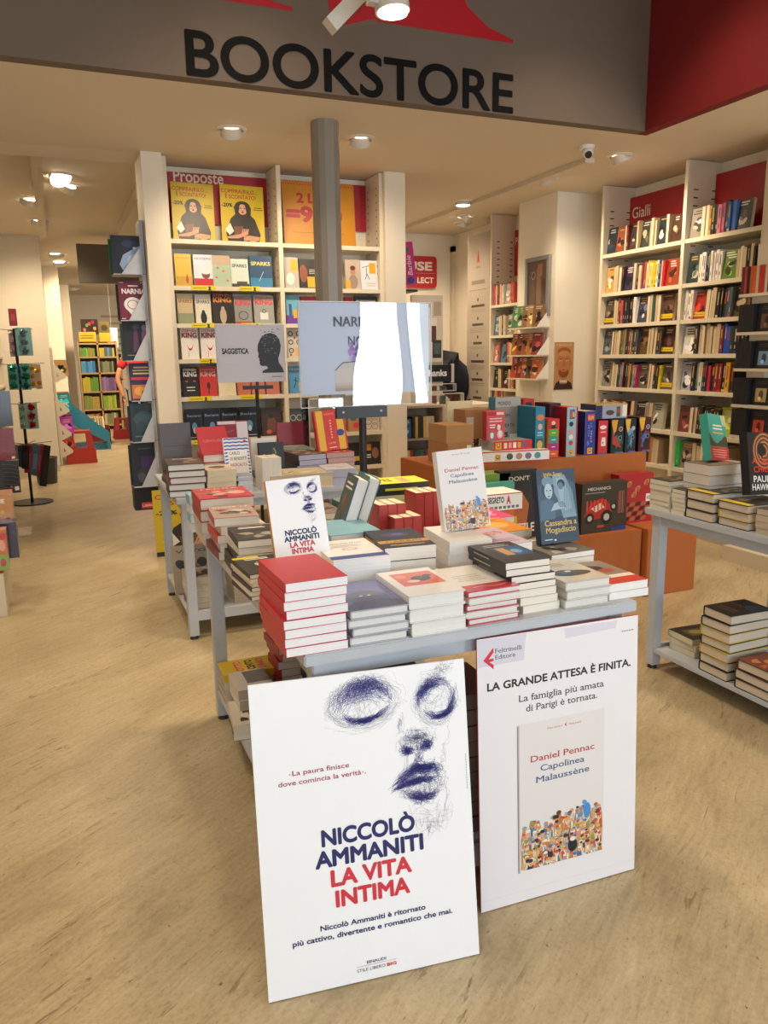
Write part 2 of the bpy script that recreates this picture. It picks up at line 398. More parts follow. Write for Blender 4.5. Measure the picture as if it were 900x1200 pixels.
# soffits and ceilings
def ceil(name, x0, y0, x1, y1, z=S, th=.12, c=SOF): mb = MB(); mb.box(x0, y0, z, x1, y1, z + th, c); return struct(name, mb, m_wall)
ceil('ceiling', -1.6, 4.30, 3.56, 5.80)
ceil('ceiling_right', 3.64, -3.1, 4.72, 5.80)
ceil('ceiling_right_bridge', 3.56, 4.30, 3.64, 5.80)
ceil('ceiling_back_room', .80, 5.80, 5.2, 9.6, S, .12)
ceil('ceiling_corridor', -1.6, 6.12, .80, 20.1, 2.86, .1)
ceil('ceiling_corridor_east', .80, 9.6, 5.2, 20.1, 2.86, .1)
ceil('ceiling_hall', -1.6, -3.1, 3.64, 4.3, 3.95, .1, 'cfc6b6')
wall('trim_1', -1.6, 5.80, S, .80, 6.12, 2.96)                    # beam across the mouth of the corridor
wall('trim_2', -.02, 6.12, 2.80, .06, 10.6, 2.90, 'd8cbb2')
# shallow ceiling recess edge over the right aisle
mb = MB(); mb.box(3.62, 4.9, 2.715, 3.70, 8.6, 2.76, SOF); struct('trim_3', mb, m_wall)
# fascia with the shop's sign, and the red fascia turning the corner
FASC = '6e5f52'
fa = wall('wall_fascia', -1.6, 4.22, S, 3.56, 4.30, 3.95, FASC)
fr = wall('wall_fascia_red', 3.56, -3.1, S, 3.64, 4.30, 3.95, '74090d')
ax = MB(); A = Art(ax, (0, 4.22, 0), (1, 0, 0), (0, 0, 1), .002)
def fpx(pts): return [(lambda q: (q.x, q.z))(PY(x, y, 4.22)) for x, y in pts]
A.poly(fpx([(345, -170), (360, -110), (318, 1), (343, 9), (343, 13), (225, -5), (225, -9), (262, -30)]), 'b3101f')
A.poly(fpx([(345, -170), (391, 33), (440, 25), (601, 51), (601, 47), (572, 32), (548, 8), (534, -30), (505, -120), (488, -170)]), 'b3101f')
A.poly(fpx([(388, 33), (388, 36), (440, 28), (440, 22)]), FASC)
struct('emblem', ax, m_print, parent=fa)
lt = MB(); A = Art(lt, (0, 4.22, 0), (1, 0, 0), (0, 0, 1), .003)
p0 = PY(220, 88, 4.22); p1 = PY(600, 132, 4.22)
A.text('BOOKSTORE', p0.x, 2.763, p1.x, .198, '0c0b0a', bold=.018)
lt.build('lettering', mat('matte_letter_vinyl', .75, spec=.2), fa)
# back unit pilasters and the walls behind
wall('pillar_left', .66, 5.74, 0, .795, 6.12, S)
wall('pillar_right', 2.43, 5.76, 0, 2.60, 6.12, S)
wall('wall_behind_shelves', .795, 6.12, 0, 2.43, 6.2, S)
wall('wall_shelves_side', 2.52, 6.12, 0, 2.60, 8.0, S)
wall('wall_center_back', 2.60, 8.5, 0, 5.2, 8.6, S, 'e8dfce')
wall('wall_pillar_right', 4.13, 5.96, 0, 4.82, 6.56, S, 'ece4d4')
wall('wall_right_aisle', 4.45, 6.56, 0, 4.55, 8.5, S, 'e8dfce')
wall('wall_pillar_near', 4.34, 3.3, 0, 4.72, 3.955, S, 'ddd0b8')
# corridor: wall panels stepping back on the left side
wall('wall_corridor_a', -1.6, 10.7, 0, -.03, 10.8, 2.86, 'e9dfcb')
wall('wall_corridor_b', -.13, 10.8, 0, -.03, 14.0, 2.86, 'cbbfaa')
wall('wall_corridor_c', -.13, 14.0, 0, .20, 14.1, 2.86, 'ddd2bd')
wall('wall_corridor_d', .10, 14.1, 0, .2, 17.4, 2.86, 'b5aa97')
wall('wall_corridor_e', .2, 17.4, 0, .42, 17.5, 2.86, 'ddd2bd')
wall('wall_corridor_f', .38, 10.4, 2.30, 2.6, 10.5, 2.75, '6d6459')
wall('baseboard_left', -1.6, 10.68, 0, -.03, 10.7, .08, 'cfc6b6')
# round-edged steel column
cx, cy, hw = 1.607, 4.71, .079
mb = MB(); mb.prism([(cx + hw * sx * a, cy + hw * sy * b) for sx, sy, o in ((1, 1, 0), (-1, 1, 1), (-1, -1, 0), (1, -1, 1)) for a, b in (((1, .36), (.76, .76), (.36, 1)) if not o else ((.36, 1), (.76, .76), (1, .36)))], 'z', 0, S, 'ffffff')
struct('column', mb, m_steel)

# ---------------- ceiling fixtures ----------------
def spot(loc, target, power, size=.10, name='ceiling_spot_light', angle=110, col=WARM, blend=.8):
    l = bpy.data.lights.new(name, 'SPOT'); l.energy = power; l.color = col; l.spot_size = math.radians(angle); l.spot_blend = blend; l.shadow_soft_size = size
    o = bpy.data.objects.new(name, l); COL.objects.link(o); o.location = loc; o.rotation_euler = (Vector(target) - Vector(loc)).to_track_quat('-Z', 'Y').to_euler(); return o
def downlight(label, x, y, aim, lit=True, z=S, power=40, tilt=.5, r=.075):
    t = thing('downlight', label, 'ceiling light', (x, y, z), group='adjustable spotlights set into the ceilings')
    ring = MB(); n = 24
    for i in range(n):
        a, b = 2 * math.pi * i / n, 2 * math.pi * (i + 1) / n; ro, ri = r * 1.25, r * .98
        ring.add([(ro * math.cos(a), ro * math.sin(a), -.003), (ro * math.cos(b), ro * math.sin(b), -.003), (ri * math.cos(b), ri * math.sin(b), -.012), (ri * math.cos(a), ri * math.sin(a), -.012),
                  (ro * math.cos(a), ro * math.sin(a), 0), (ro * math.cos(b), ro * math.sin(b), 0)], [(0, 3, 2, 1), (4, 0, 1, 5)], 'e6ddcc')
    ring.build('trim_ring', m_plas, t)
    d = (Vector(aim) - Vector((x, y, z))).normalized(); q = d.to_track_quat('-Z', 'Y').to_matrix().to_4x4()
    hd = MB(); hd.tube((0, 0, .02), (0, 0, -.038), r * .80, r * .9, 24, 'ddd4c4', False); hd.v = [tuple(q @ Vector(v)) for v in hd.v]; hd.build('lamp_head', m_plas, t, smooth=True)
    ln = MB(); ln.tube((0, 0, -.018), (0, 0, -.030), r * .82, r * .84, 24, 'fff1d6'); ln.v = [tuple(q @ Vector(v)) for v in ln.v]; ln.build('lens', m_lamp if lit else m_plas, t)
    spot(Vector((x, y, z)) + d * .06, aim, power); return t
def dl(label, px, py, aim, z=S, **k): p = PZ(px, py, z); return downlight(label, p.x, p.y, aim, z=z, **k)
dl('shaded ceiling spotlight turned away, above the red proposals sign', 271, 151, (1.3, 6.0, 1.4), lit=True, power=50)
dl('shaded ceiling spotlight just beside the steel column top', 422, 162, (2.2, 6.0, 1.2), lit=True, power=52)
dl('bright downlight in the ceiling between column and white pillar', 543, 236, (3.5, 6.6, 0), power=45)
dl('ceiling spotlight beside the white security camera', 727, 182, (4.6, 4.9, 1.3), power=60)
dl('ceiling spotlight between security camera and white pillar', 641, 209, (4.5, 5.6, 1.2), power=45)
dl('small ceiling spotlight in the back room by the dark hatch', 545, 253, (3.2, 8.0, 1.2), power=25)
dl('tilted ceiling spotlight of the back room over the grey text panel', 542, 261, (3.9, 8.2, .8), power=25)
dl('upper spotlight of the bright pair in the corridor mouth', 69, 205, (.9, 6.0, 1.4), z=2.86, power=45, r=.10)
dl('lower spotlight of the bright pair in the corridor mouth', 77, 217, (-.8, 8.8, 1), z=2.86, power=45, r=.10)
dl('bright downlight over the bow stand, nearer of two', 35, 233, (-.4, 9.8, .8), z=2.86, power=90, r=.10)
dl('bright downlight over the bow stand, farther of two', 46, 258, (-.1, 11, .3), z=2.86, power=110, r=.10)
dl('first of the two far corridor spotlights under the dark board', 66, 297, (.5, 13.5, .5), z=2.86, power=80, r=.12)
dl('second of the two far corridor spotlights under the dark board', 70, 306, (.6, 15, .5), z=2.86, power=80, r=.12)
dl('last small spotlight at the far end of the corridor', 86, 338, (1, 18.5, 1), z=2.86, power=110, r=.12)
# more fixtures of the same kind outside the frame light the near hall and the right aisle
for i, (x, y, z, ax_, ay_, p) in enumerate(((4.15, 3.2, S, 4.4, 3.4, 60), (4.15, 1.8, S, 3.2, 2.2, 60), (-.8, 4.9, S, -.2, 5.2, 60), (.2, 4.9, S, .3, 5.0, 60))):
    spot((x, y, z - .03), (ax_, ay_, .6), p, name='side_ceiling_light')
for i, (x, y, p) in enumerate(((-.6, 2.4, 110), (1.0, 3.3, 110), (2.9, 3.3, 110), (-.6, .2, 80), (1.6, .9, 25), (3.0, .6, 60))):
    spot((x, y, 3.88), (x, y + .3, 0), p, name='hall_ceiling_light', angle=95)
spot((3.5, 7.4, S - .03), (3.6, 7.6, 0), 75, name='back_room_light', angle=150)
spot((1.2, 12.3, 2.8), (1.0, 12.3, 0), 300, name='corridor_light', angle=150)
spot((1.3, 16, 2.8), (1.1, 17.4, .6), 200, name='corridor_light', angle=150)
# track lamp hanging in the hall, in front of the fascia
t = thing('track_spotlight', 'white cylindrical spotlight, lit, hanging in front of the grey fascia', 'spotlight', PY(458, -10, 3.0))
c0 = PY(460, 16, 3.0) - PY(458, -10, 3.0)
mb = MB(); mb.tube((c0.x, 0, c0.z + .005), (c0.x - .01, .01, c0.z + .14), .066, .066, 28, 'cfc8bc'); mb.build('housing', m_plas, t, smooth=False)
mb = MB(); mb.tube((c0.x, 0, c0.z - .002), (c0.x, 0, c0.z + .004), .056, .056, 28); mb.build('lens', m_lamp, t)
mb = MB(); mb.box(c0.x - .10, -.02, c0.z + .02, c0.x - .06, .02, c0.z + .16, 'bdb6aa'); mb.tube((c0.x - .06, 0, c0.z + .13), (c0.x, 0, c0.z + .13), .012, .012, 10, 'bdb6aa')
mb.tube((c0.x - .08, 0, c0.z + .14), (c0.x - .08, 0, 3.95 - PY(458, -10, 3.0).z), .008, .008, 8, 'bdb6aa'); mb.build('arm', m_plas, t)
p = PY(460, 16, 3.0); spot(p + Vector((0, 0, -.02)), (p.x - .1, p.y - .6, 0), 90, angle=80, name='track_lamp_light')
a, b = PY(390, 27, 3.2), PY(424, -8, 3.2)
t = thing('track_rail', 'short white slotted light rail end hanging beside the lit spotlight', 'rail', a)
d = (b - a); Mr = Matrix.Translation(Vector((0, 0, 0))) @ d.to_track_quat('X', 'Z').to_matrix().to_4x4()
mb = MB(); mb.box(-.02, -.03, -.03, d.length + .5, .03, .03, 'd5cfc4', Mr); mb.build('rail_body', m_plas, t)
mb = MB(); mb.box(.03, -.006, -.0325, d.length + .45, .006, -.030, '39342e', Mr); mb.build('slot', m_plas, t)
# dome camera
p = PZ(688, 171, S)
t = thing('security_camera', 'small white dome security camera under the ceiling beside the red fascia', 'camera', p)
mb = MB(); mb.tube((0, 0, 0), (0, 0, -.022), .052, .050, 24, 'e9e5dc'); mb.build('mounting_base', m_plas, t)
mb = MB(); mb.ball((0, -.01, -.045), .038, col='e4e0d8', n=20, k=12); mb.build('ball_housing', m_plas, t, smooth=True)
mb = MB(); dv = Vector((-.35, -.75, -.55)).normalized(); mb.tube(Vector((0, -.01, -.045)) + dv * .03, Vector((0, -.01, -.045)) + dv * .042, .024, .022, 20, '101014'); mb.build('lens', m_gloss, t)
for i, (px, py) in enumerate(((657, 216),)): pass
p = PZ(170, 163, S)

# ---------------- shelf carcasses ----------------
ZS = [2.21, 1.895, 1.635, 1.385, 1.115, .80, .525, .27]
def holes(mb, x, y0, z0, z1, dy, n=2, face='x', dz=.052, w=.013, col='4a3a2e'):
    z = z0
    while z < z1:
        for k in range(n):
            mb.box(x - .0008, y0 + k * dy, z, x + .0008, y0 + k * dy + w, z + .010, col) if face == 'x' else mb.box(y0 + k * dy, x - .0008, z, y0 + k * dy + w, x + .0008, z + .009, col)
        z += dz
bu = thing('bookcase', 'tall cream back bookcase under the red proposals panels, behind the steel column', 'bookcase', (.80, 5.8, 0))
bx0 = [0.0, .80, 1.60]
for x in bx0: MB().box(x, 0, 0, x + .032, .31, 2.745).build('side_panel', m_lacq, bu)
MB().box(.032, .295, 0, 1.6, .31, 2.745, 'e9dfca').build('back_panel', m_shelfc, bu)
for k in range(2):
    for z in ZS: MB().box(bx0[k] + .032, 0.004, z - .03, bx0[k + 1], .295, z).build('shelf', m_lacq, bu)
    MB().box(bx0[k] + .034, .27, 2.36, bx0[k + 1] - .002, .285, 2.705, 'a81625').build('header_panel', m_board, bu)
    hm = MB(); holes(hm, bx0[k + 1] - .001, .05, .3, 2.65, .17, 2); hm.build('peg_holes', m_print, bu)['kind'] = 'stuff'
at_ = MB(); A = Art(at_, (0, .27, 0), (1, 0, 0), (0, 0, 1), .001)
q0, q1 = PY(202, 214, 6.07), PY(260, 214, 6.07); A.text('Proposte', q0.x - .79, PY(230, 214, 6.07).z, q1.x - .79, .078, 'e8dccd', bold=.014)
at_.build('lettering', m_print, bu)

XR = 4.36
rb = thing('bookcase', 'tall cream bookcase of two crime fiction bays with red panels on the right wall', 'bookcase', (XR, 3.86, 0))
ry = [.10, .82, 1.76]   # uprights, from near to far
for i, y in enumerate(ry): MB().box(0, y, 0, .33, y + .032, 2.745).build('side_panel', m_lacq, rb)
MB().box(.315, .1, 0, .33, 1.79, 2.745, 'e9dfca').build('back_panel', m_shelfc, rb)
for k in range(2):
    for z in ZS[:-1]: MB().box(.004, ry[k] + .032, z - .045, .315, ry[k + 1], z - .015).build('shelf', m_lacq, rb)
    MB().box(.262, ry[k] + .034, 2.2, .275, ry[k + 1] - .002, 2.66, 'a3131c').build('header_panel', m_board, rb)
    hm = MB(); holes(hm, ry[k + 1] - .0008, .06, .3, 2.55, .17, 2, face='y', w=.042, dz=.056); hm.build('slots', m_print, rb)['kind'] = 'stuff'
at_ = MB(); A = Art(at_, (.262, 0, 0), (0, -1, 0), (0, 0, 1), .001)
g0, g1 = PX(741.5, 243, XR + .26), PX(762, 243, XR + .26); A.text('Gialli', -(g0.y - 3.86), 2.49, -(g1.y - 3.86), .085, 'e5d5c8', bold=.01)
at_.build('lettering', m_print, rb)
MB().box(.01, .13, 0, .30, 1.76, .08, 'bdb4a4').build('plinth', m_shelfc, rb)

# =====================================================  TABLES AND DISPLAYS  =====================================================
def table(label, x0, y0, x1, y1, zt, shelf=.10, leg=.048, inset=.024, back=True):
    t = thing('display_table', label, 'table', (x0, y0, 0)); w, d = x1 - x0, y1 - y0
    MB().box(0, 0, zt - .028, w, d, zt).build('tabletop', m_metal, t, bevel=.003)
    i = inset
    for nm, q in (('apron', (i + leg, i + .004, w - i - leg, i + .03)), ('apron', (i + leg, d - i - .03, w - i - leg, d - i - .004)), ('apron', (i + .004, i + leg, i + .03, d - i - leg)), ('apron', (w - i - .03, i + leg, w - i - .004, d - i - leg))):
        MB().box(q[0], q[1], zt - .07, q[2], q[3], zt - .0285).build(nm, m_metal, t)
    for lx in (i, w - i - leg):
        for ly in (i, d - i - leg):
            l = MB().box(lx, ly, .018, lx + leg, ly + leg, zt - .0285).build('leg', m_metal, t, bevel=.003)
            MB().tube((lx + leg / 2, ly + leg / 2, 0), (lx + leg / 2, ly + leg / 2, .008), .022, .020, 18, '2b2b2d').tube((lx + leg / 2, ly + leg / 2, .008), (lx + leg / 2, ly + leg / 2, .02), .008, .008, 10, '8c8c90').build('levelling_foot', m_plas, l)
    s = MB().box(i + .002, i + leg + .002, shelf - .02, w - i - .002, d - i - leg - .002, shelf).build('lower_shelf', m_metal, t, bevel=.002)
    for y in (i + .006, d - i - .03): MB().box(i + leg, y, shelf - .045, w - i - leg, y + .024, shelf + .004).build('shelf_rail', m_metal, s)
    return t
T1 = table('grey metal front table crowded with books behind the two white posters', .45, 1.553, 1.36, 2.94, .755, shelf=.13)
T2 = table('grey metal table of books before the back bookcase, left of the steel column', .49, 3.79, 1.62, 4.70, .73, shelf=.14)
T3 = table('grey metal book table cut by the right edge, beside the orange boxes', 2.325, 1.1, 3.15, 2.64, .73, shelf=.10)

# orange board display: a long high step at the back and two boxes before it
OB = thing('display_block', 'long high orange display step with upright game boxes on top', 'display', (1.85, 3.72, 0))
MB().box(0, 0, 0, 1.42, .48, .80).build('block_body', m_orange, OB, bevel=.004)
o = MB().box(2.20, 3.45, 0, 3.03, 3.715, .395).build('display_box', m_orange, bevel=.004); tag(o, 'lower orange box under the red car construction kit box', 'display')
o = MB().box(3.037, 3.41, 0, 3.405, 3.80 - .09, .40).build('display_box', m_orange, bevel=.004); tag(o, 'orange floor box nearest the right book table', 'display')

# ---- the two foam board posters ----
def poster(label, BL, BR, w, h, lean, draw, edge='e9e9ee', th=.005):
    BL = Vector(BL); BR = Vector(BR); ux = (BR - BL).normalized(); up = Vector((-ux.y, ux.x, 0)) * math.sin(lean) + Vector((0, 0, math.cos(lean))); n = ux.cross(up)
    M = Matrix((ux, up, n)).transposed().to_4x4(); M.translation = (BL + BR) / 2 - ux * w / 2 + Vector((0, 0, .002))
    t = thing('poster', label, 'poster', M=M)
    MB().box(0, 0, -th, w, h, 0, edge).build('foam_board', m_board, t, bevel=.0008)
    p = MB(); A0 = Art(p, (0, 0, 0), (w / .5, 0, 0), (0, h / .7, 0), lift=.0006); draw(A0, .5, .7); p.build('poster_print', m_print, t); return t
def scribble(A, cx, cy, rx, ry, n, col, w=.0005, seed=1, rot=0, tight=.35, hole=None, steps=26):
    rng = random.Random(seed)
    for k in range(n):
        a = rng.uniform(0, 6.28); r = math.sqrt(rng.random()); x = cx + rx * r * math.cos(a); y = cy + ry * r * math.sin(a)
        th = rng.uniform(0, 6.28); cur = rng.uniform(-1, 1); st = min(rx, ry) * tight * .5; pts = []
        for i in range(steps):
            cur += rng.uniform(-.6, .6); cur = max(-1.4, min(1.4, cur)); th += cur * .6
            x += st * math.cos(th); y += st * math.sin(th)
            ex, ey = (x - cx) / rx, (y - cy) / ry
            if ex * ex + ey * ey > 1: x -= (x - cx) * .22; y -= (y - cy) * .22; th += .8
            if hole and ((x - hole[0]) / hole[2]) ** 2 + ((y - hole[1]) / hole[3]) ** 2 < 1:
                dx, dy = x - hole[0], y - hole[1]; l = math.hypot(dx / hole[2], dy / hole[3]) or .1; x = hole[0] + dx / l; y = hole[1] + dy / l
            pts.append((x, y))
        A.line(pts, w, col, False)
    A.z += A.step
def strokes(A, pts, n, spread, col, w, seed, seg=16):
    """many loose pen lines following a path"""
    rng = random.Random(seed)
    for k in range(n):
        ox = [rng.gauss(0, spread) for _ in range(8)]; ln = []
        a = rng.uniform(0, .5); b = rng.uniform(.5, 1)
        for i in range(seg):
            u = (a + (b - a) * i / (seg - 1)) * (len(pts) - 1); j = min(int(u), len(pts) - 2); f = u - j
            x = pts[j][0] * (1 - f) + pts[j + 1][0] * f; y = pts[j][1] * (1 - f) + pts[j + 1][1] * f
            ln.append((x + ox[0] + ox[2] * math.sin(i * .9 + ox[4] * 900) * .8, y + ox[1] + ox[3] * math.cos(i * 1.1 + ox[5] * 900) * .8))
        A.line(ln, w, col, False)
    A.z += A.step
INK = '2b2a86'; INK2 = '4a4872'
def face(A, s=1, ox=0, oy=0, wk=1.0, dens=1.0):
    X = lambda x: ox + x * s
    Y = lambda y: oy + y * s
    L = lambda pts: [(X(a), Y(b)) for a, b in pts]
    w = .00048 * s * wk; N = lambda n: max(2, int(n * dens))
    # left eye: brow ridge, lid line, scribbled socket
    scribble(A, X(.252), Y(.628), .092 * s, .058 * s, N(20), INK2, w * .45, 3, tight=.7, steps=40)
    strokes(A, L([(.17, .60), (.19, .655), (.25, .685), (.31, .675), (.335, .63), (.30, .585), (.24, .572), (.18, .59)]), N(14), .009 * s, INK2, w * .45, 33, 34)
    strokes(A, L([(.188, .612), (.2, .642), (.235, .664), (.275, .668), (.305, .650), (.318, .628)]), N(120), .0075 * s, INK, w, 4)
    strokes(A, L([(.205, .606), (.225, .592), (.255, .588), (.29, .598), (.312, .616)]), N(80), .0035 * s, INK, w * 1.2, 5)
    strokes(A, L([(.215, .632), (.24, .648), (.27, .648), (.295, .632)]), N(36), .007 * s, INK, w * .8, 6)
    # right eye
    scribble(A, X(.424), Y(.612), .052 * s, .058 * s, N(16), INK2, w * .45, 7, tight=.7, steps=40)
    strokes(A, L([(.385, .606), (.388, .630), (.405, .648), (.43, .655), (.455, .65)]), N(90), .006 * s, INK, w, 8)
    strokes(A, L([(.397, .59), (.415, .576), (.437, .575), (.457, .585), (.466, .604), (.468, .64)]), N(90), .0045 * s, INK, w, 9)
    strokes(A, L([(.40, .675), (.425, .665), (.445, .69), (.465, .695)]), N(16), .008 * s, INK2, w * .6, 17)
    # bridge and nose
    strokes(A, L([(.345, .60), (.338, .57), (.335, .54)]), N(10), .005 * s, INK2, w * .6, 10)
    strokes(A, L([(.337, .522), (.35, .535), (.372, .531), (.395, .534), (.408, .528)]), N(40), .009 * s, INK2, w * .8, 11)
    strokes(A, L([(.336, .515), (.35, .504), (.365, .508)]), N(55), .0045 * s, INK, w, 12)
    strokes(A, L([(.378, .50), (.392, .515), (.405, .513), (.41, .523)]), N(50), .005 * s, INK, w, 13)
    strokes(A, L([(.375, .50), (.378, .485), (.372, .476)]), N(16), .005 * s, INK, w * .8, 14)
    strokes(A, L([(.352, .56), (.345, .48), (.33, .44), (.335, .40)]), N(8), .004 * s, INK2, w * .5, 15)
    # lips
    strokes(A, L([(.308, .424), (.34, .446), (.368, .464), (.39, .458), (.41, .462), (.426, .446)]), N(130), .0055 * s, INK, w, 20)
    strokes(A, L([(.31, .424), (.345, .432), (.38, .436), (.425, .432)]), N(90), .004 * s, INK, w * 1.2, 21)
    strokes(A, L([(.34, .412), (.365, .396), (.395, .392), (.42, .405)]), N(80), .0055 * s, INK, w, 22)
    scribble(A, X(.372), Y(.425), .068 * s, .036 * s, N(16), INK2, w * .6, 23, tight=.5, steps=40)
    # jaw threads
    strokes(A, L([(.36, .385), (.37, .35), (.40, .33), (.43, .36), (.415, .40)]), N(7), .010 * s, INK2, w * .6, 24, 24)
    strokes(A, L([(.392, .37), (.394, .32), (.393, .265)]), N(3), .002 * s, INK2, w * .6, 25)
    strokes(A, L([(.44, .67), (.45, .55), (.43, .47), (.44, .39), (.42, .30)]), N(5), .006 * s, INK2, w * .5, 26, 30)
NAVY = '1f2560'; REDT = 'c4283a'
def draw1(A, w, h):
    A.rect(.0005, .0005, w - .0005, h - .0005, 'f6f7fa')
    face(A)
    A.text('La paura finisce', .084, .4905, .212, .0105, 'a8304a', bold=.012)
    A.text('dove comincia la verità', .052, .470, .239, .0105, 'a8304a', bold=.012)
    for x, y in ((.0785, .494), (.243, .4745)): A.ell(x, y, .0016, .0016, 'c06a7c', 8)
    A.ell(.2485, .4715, .0014, .0014, 'a8304a', 8)
    A.text('NICCOLÒ', .141, .323, .356, .0345, NAVY, bold=.040)
    A.text('AMMANITI', .124, .276, .374, .0345, NAVY, bold=.040)
    A.text('LA VITA', .157, .2295, .343, .0345, 'd23140', bold=.040)
    A.text('INTIMA', .165, .182, .336, .0345, 'd23140', bold=.040)
    A.text('Niccolò Ammaniti è ritornato', .125, .1345, .372, .0115, NAVY, bold=.024)
    A.text('più cattivo, divertente e romantico che mai.', .061, .1125, .437, .0115, NAVY, bold=.024)
    A.text('EINAUDI', .226, .0385, .271, .0062, NAVY, bold=.015)
    A.rect(.203, .0345, .296, .0350, NAVY)
    A.text('STILE LIBERO', .202, .0225, .269, .0068, '55586e'); A.text('BIG', .273, .0225, .295, .0068, 'd23140', bold=.03)
    for i in range(14): A.rect(.4905, .397 + i * .006, .4917, .4015 + i * .006, '8a8ea6')
def crowd(A, x0, y0, x1, y1, s=1, seed=5, n=260):
    """a jostling drawn crowd: heads, hats and coats in many colours"""
    rng = random.Random(seed); W_, H_ = x1 - x0, y1 - y0; A.step = 1.5e-6
    cols = ['e0a23c', 'd9b15a', 'c9792f', 'c64b3c', '6f8fa8', '8fa3ad', 'd8c8b0', 'b9b2a6', '33303a', 'e8e2d6', '8a9a4c', 'b9573e', 'd98f7a', '4d6f96', 'c8a77a']
    tops = [y1 - H_ * (.10 + .22 * abs(math.sin(i * .9 + seed)) * (1 if i < 6 else .55)) for i in range(12)]
    pts = [(x0, y0)] + [(x0 + W_ * i / 11, tops[i] + H_ * .05) for i in range(12)] + [(x1, y0)]
    for i in range(12):  # paper-coloured ground behind the figures
        A.ell(x0 + W_ * (i + .5) / 12, (y0 + tops[i]) / 2, W_ * .045, (tops[i] - y0) / 2, 'c8a070', 10)
    A.z += A.step
    for k in range(n):
        fx = rng.random(); ti = tops[min(11, int(fx * 12))]; fy = 1 - k / n; x = x0 + .03 * W_ + fx * W_ * .94; y = y0 + H_ * .03 + (ti - y0 - H_ * .04) * fy
        r = W_ * rng.uniform(.026, .048); x = min(max(x, x0 + r), x1 - r); yb = max(y - r * 2.6, y0)
        c = rng.choice(cols[:4] + cols) if fy > .6 and fx < .55 else rng.choice(cols)
        A.poly([(x - r * .95, yb), (x + r * .95, yb), (x + r * .6, y - r * .3), (x - r * .6, y - r * .3)], c)
        if rng.random() < .35: A.poly([(x - r * .2, yb), (x + r * .2, yb), (x + r * .25, y - r * .5), (x - r * .25, y - r * .5)], 'efe9df')
        A.ell(x, y, r * .62, r * .8, rng.choice(['e6b48c', 'd99a74', 'efd0b0', 'c98a62', 'e8dccb']), 9)
        A.ell(x, y + r * .5, r * .66, r * .42, rng.choice(cols + ['5a3a26', '2a2226']), 8)
        A.ell(x - r * .2, y, r * .1, r * .12, '221c1c', 5); A.ell(x + r * .22, y, r * .1, r * .12, '221c1c', 5)
        A.line([(x - r * .2, y - r * .4), (x + r * .2, y - r * .36)], r * .1, '8a2f26')
    A.ell(x0 + W_ * .62, y0 + H_ * .22, W_ * .06, H_ * .11, '1f1d24', 12); A.ell(x0 + W_ * .62, y0 + H_ * .33, W_ * .035, H_ * .04, 'efe6dc', 10)
    A.ell(x0 + W_ * .80, y0 + H_ * .76, W_ * .045, H_ * .13, '3f8fce', 12); A.ell(x0 + W_ * .77, y0 + H_ * .90, W_ * .025, H_ * .04, '4fa0dc', 8)
    A.rect(x0 + W_ * .38, y0 + H_ * .74, x0 + W_ * .45, y0 + H_ * .80, '2a2a2a')
def capo(A, w, h, full=True, n=230):
    A.rect(.0003, .0003, w - .0003, h - .0003, 'e4dfdd')
    A.text('Narratori', w * .33, h * .935, w * .50, h * .013, 'b03a40'); A.poly([(w * .525, h * .943), (w * .555, h * .958), (w * .545, h * .943), (w * .555, h * .928)], 'c0202c'); A.text('Feltrinelli', w * .58, h * .935, w * .72, h * .013, 'b03a40')
    A.text('Daniel Pennac', w * .14, h * .735, w * .88, h * .040, 'b5343c', bold=.012, serif=True)
    A.text('Capolinea', w * .25, h * .662, w * .76, h * .040, '3d5a86', bold=.012, serif=True)
    A.text('Malaussène', w * .20, h * .588, w * .82, h * .040, '3d5a86', bold=.012, serif=True)
    crowd(A, w * .02, h * .005, w * .985, h * .42, n=n)
def draw2(A, w, h):
    A.rect(.0005, .0005, w - .0005, h - .0005, 'ece8ea')
    A.rect(0, .028, w, .0286, 'd9d4d8')
    A.poly([(.002, .698), (.145, .698), (.14, .66), (.137, .632), (.002, .63)], 'd6d3df'); A.poly([(.261, .694), (.43, .694), (.427, .675), (.264, .669)], 'd9d6e1')
    A.poly([(.018, .646), (.048, .675), (.048, .663), (.034, .648), (.048, .648), (.048, .642), (.036, .640), (.048, .632), (.048, .621)], 'd8283c')
    A.text('Feltrinelli', .053, .660, .130, .0105, '222028', serif=True); A.text('Editore', .053, .6445, .112, .0105, '222028', serif=True)
    A.text('LA GRANDE ATTESA È FINITA.', .029, .569, .476, .0185, '1d1b22', bold=.032, serif=True)
    A.text('La famiglia più amata', .122, .5275, .388, .0165, '2c2a30', bold=.006, serif=True)
    A.text('di Parigi è tornata.', .143, .500, .367, .0165, '2c2a30', bold=.006, serif=True)
    for i in range(5): A.rect(.445 + i * .0082, .6625, .4512 + i * .0082, .6645, '4a4850')
    A.rect(.1145, .0785, .120, .466, 'a39d9e')
    B = Art(A.mb, A.P(.118, .082) - A.n * A.z, A.ux, A.uy, lift=A.z); capo(B, .273, .387)
    B.rect(0, 0, .0022, .387, 'c9c3c2')
def polean(TL, BL, BR, h, w):  # tilt that brings the top edge to where the photo shows it
    ux = (BR - BL).normalized(); nrm = Vector((-ux.y, ux.x, 0)); best = None
    for i in range(400):
        a = i * .001; P = BL + nrm * (h * math.sin(a)) + Vector((0, 0, h * math.cos(a)))
        q = P - Vector((0, 0, H)); y = 600 - F * q.dot(_up) / q.dot(_fw)
        if best is None or abs(y - TL[1]) < best[0]: best = (abs(y - TL[1]), a)
    return best[1]
a, b = PZ(313.2, 1171.7, 0), PZ(559.2, 1114.4, 0)
poster('white foam board poster with a pen-scribbled sleeping face and navy and red lettering', a + Vector((0, -.012, 0)), b + Vector((0, -.012, 0)), .5, .709, .16, draw1, edge='f0f1f4')
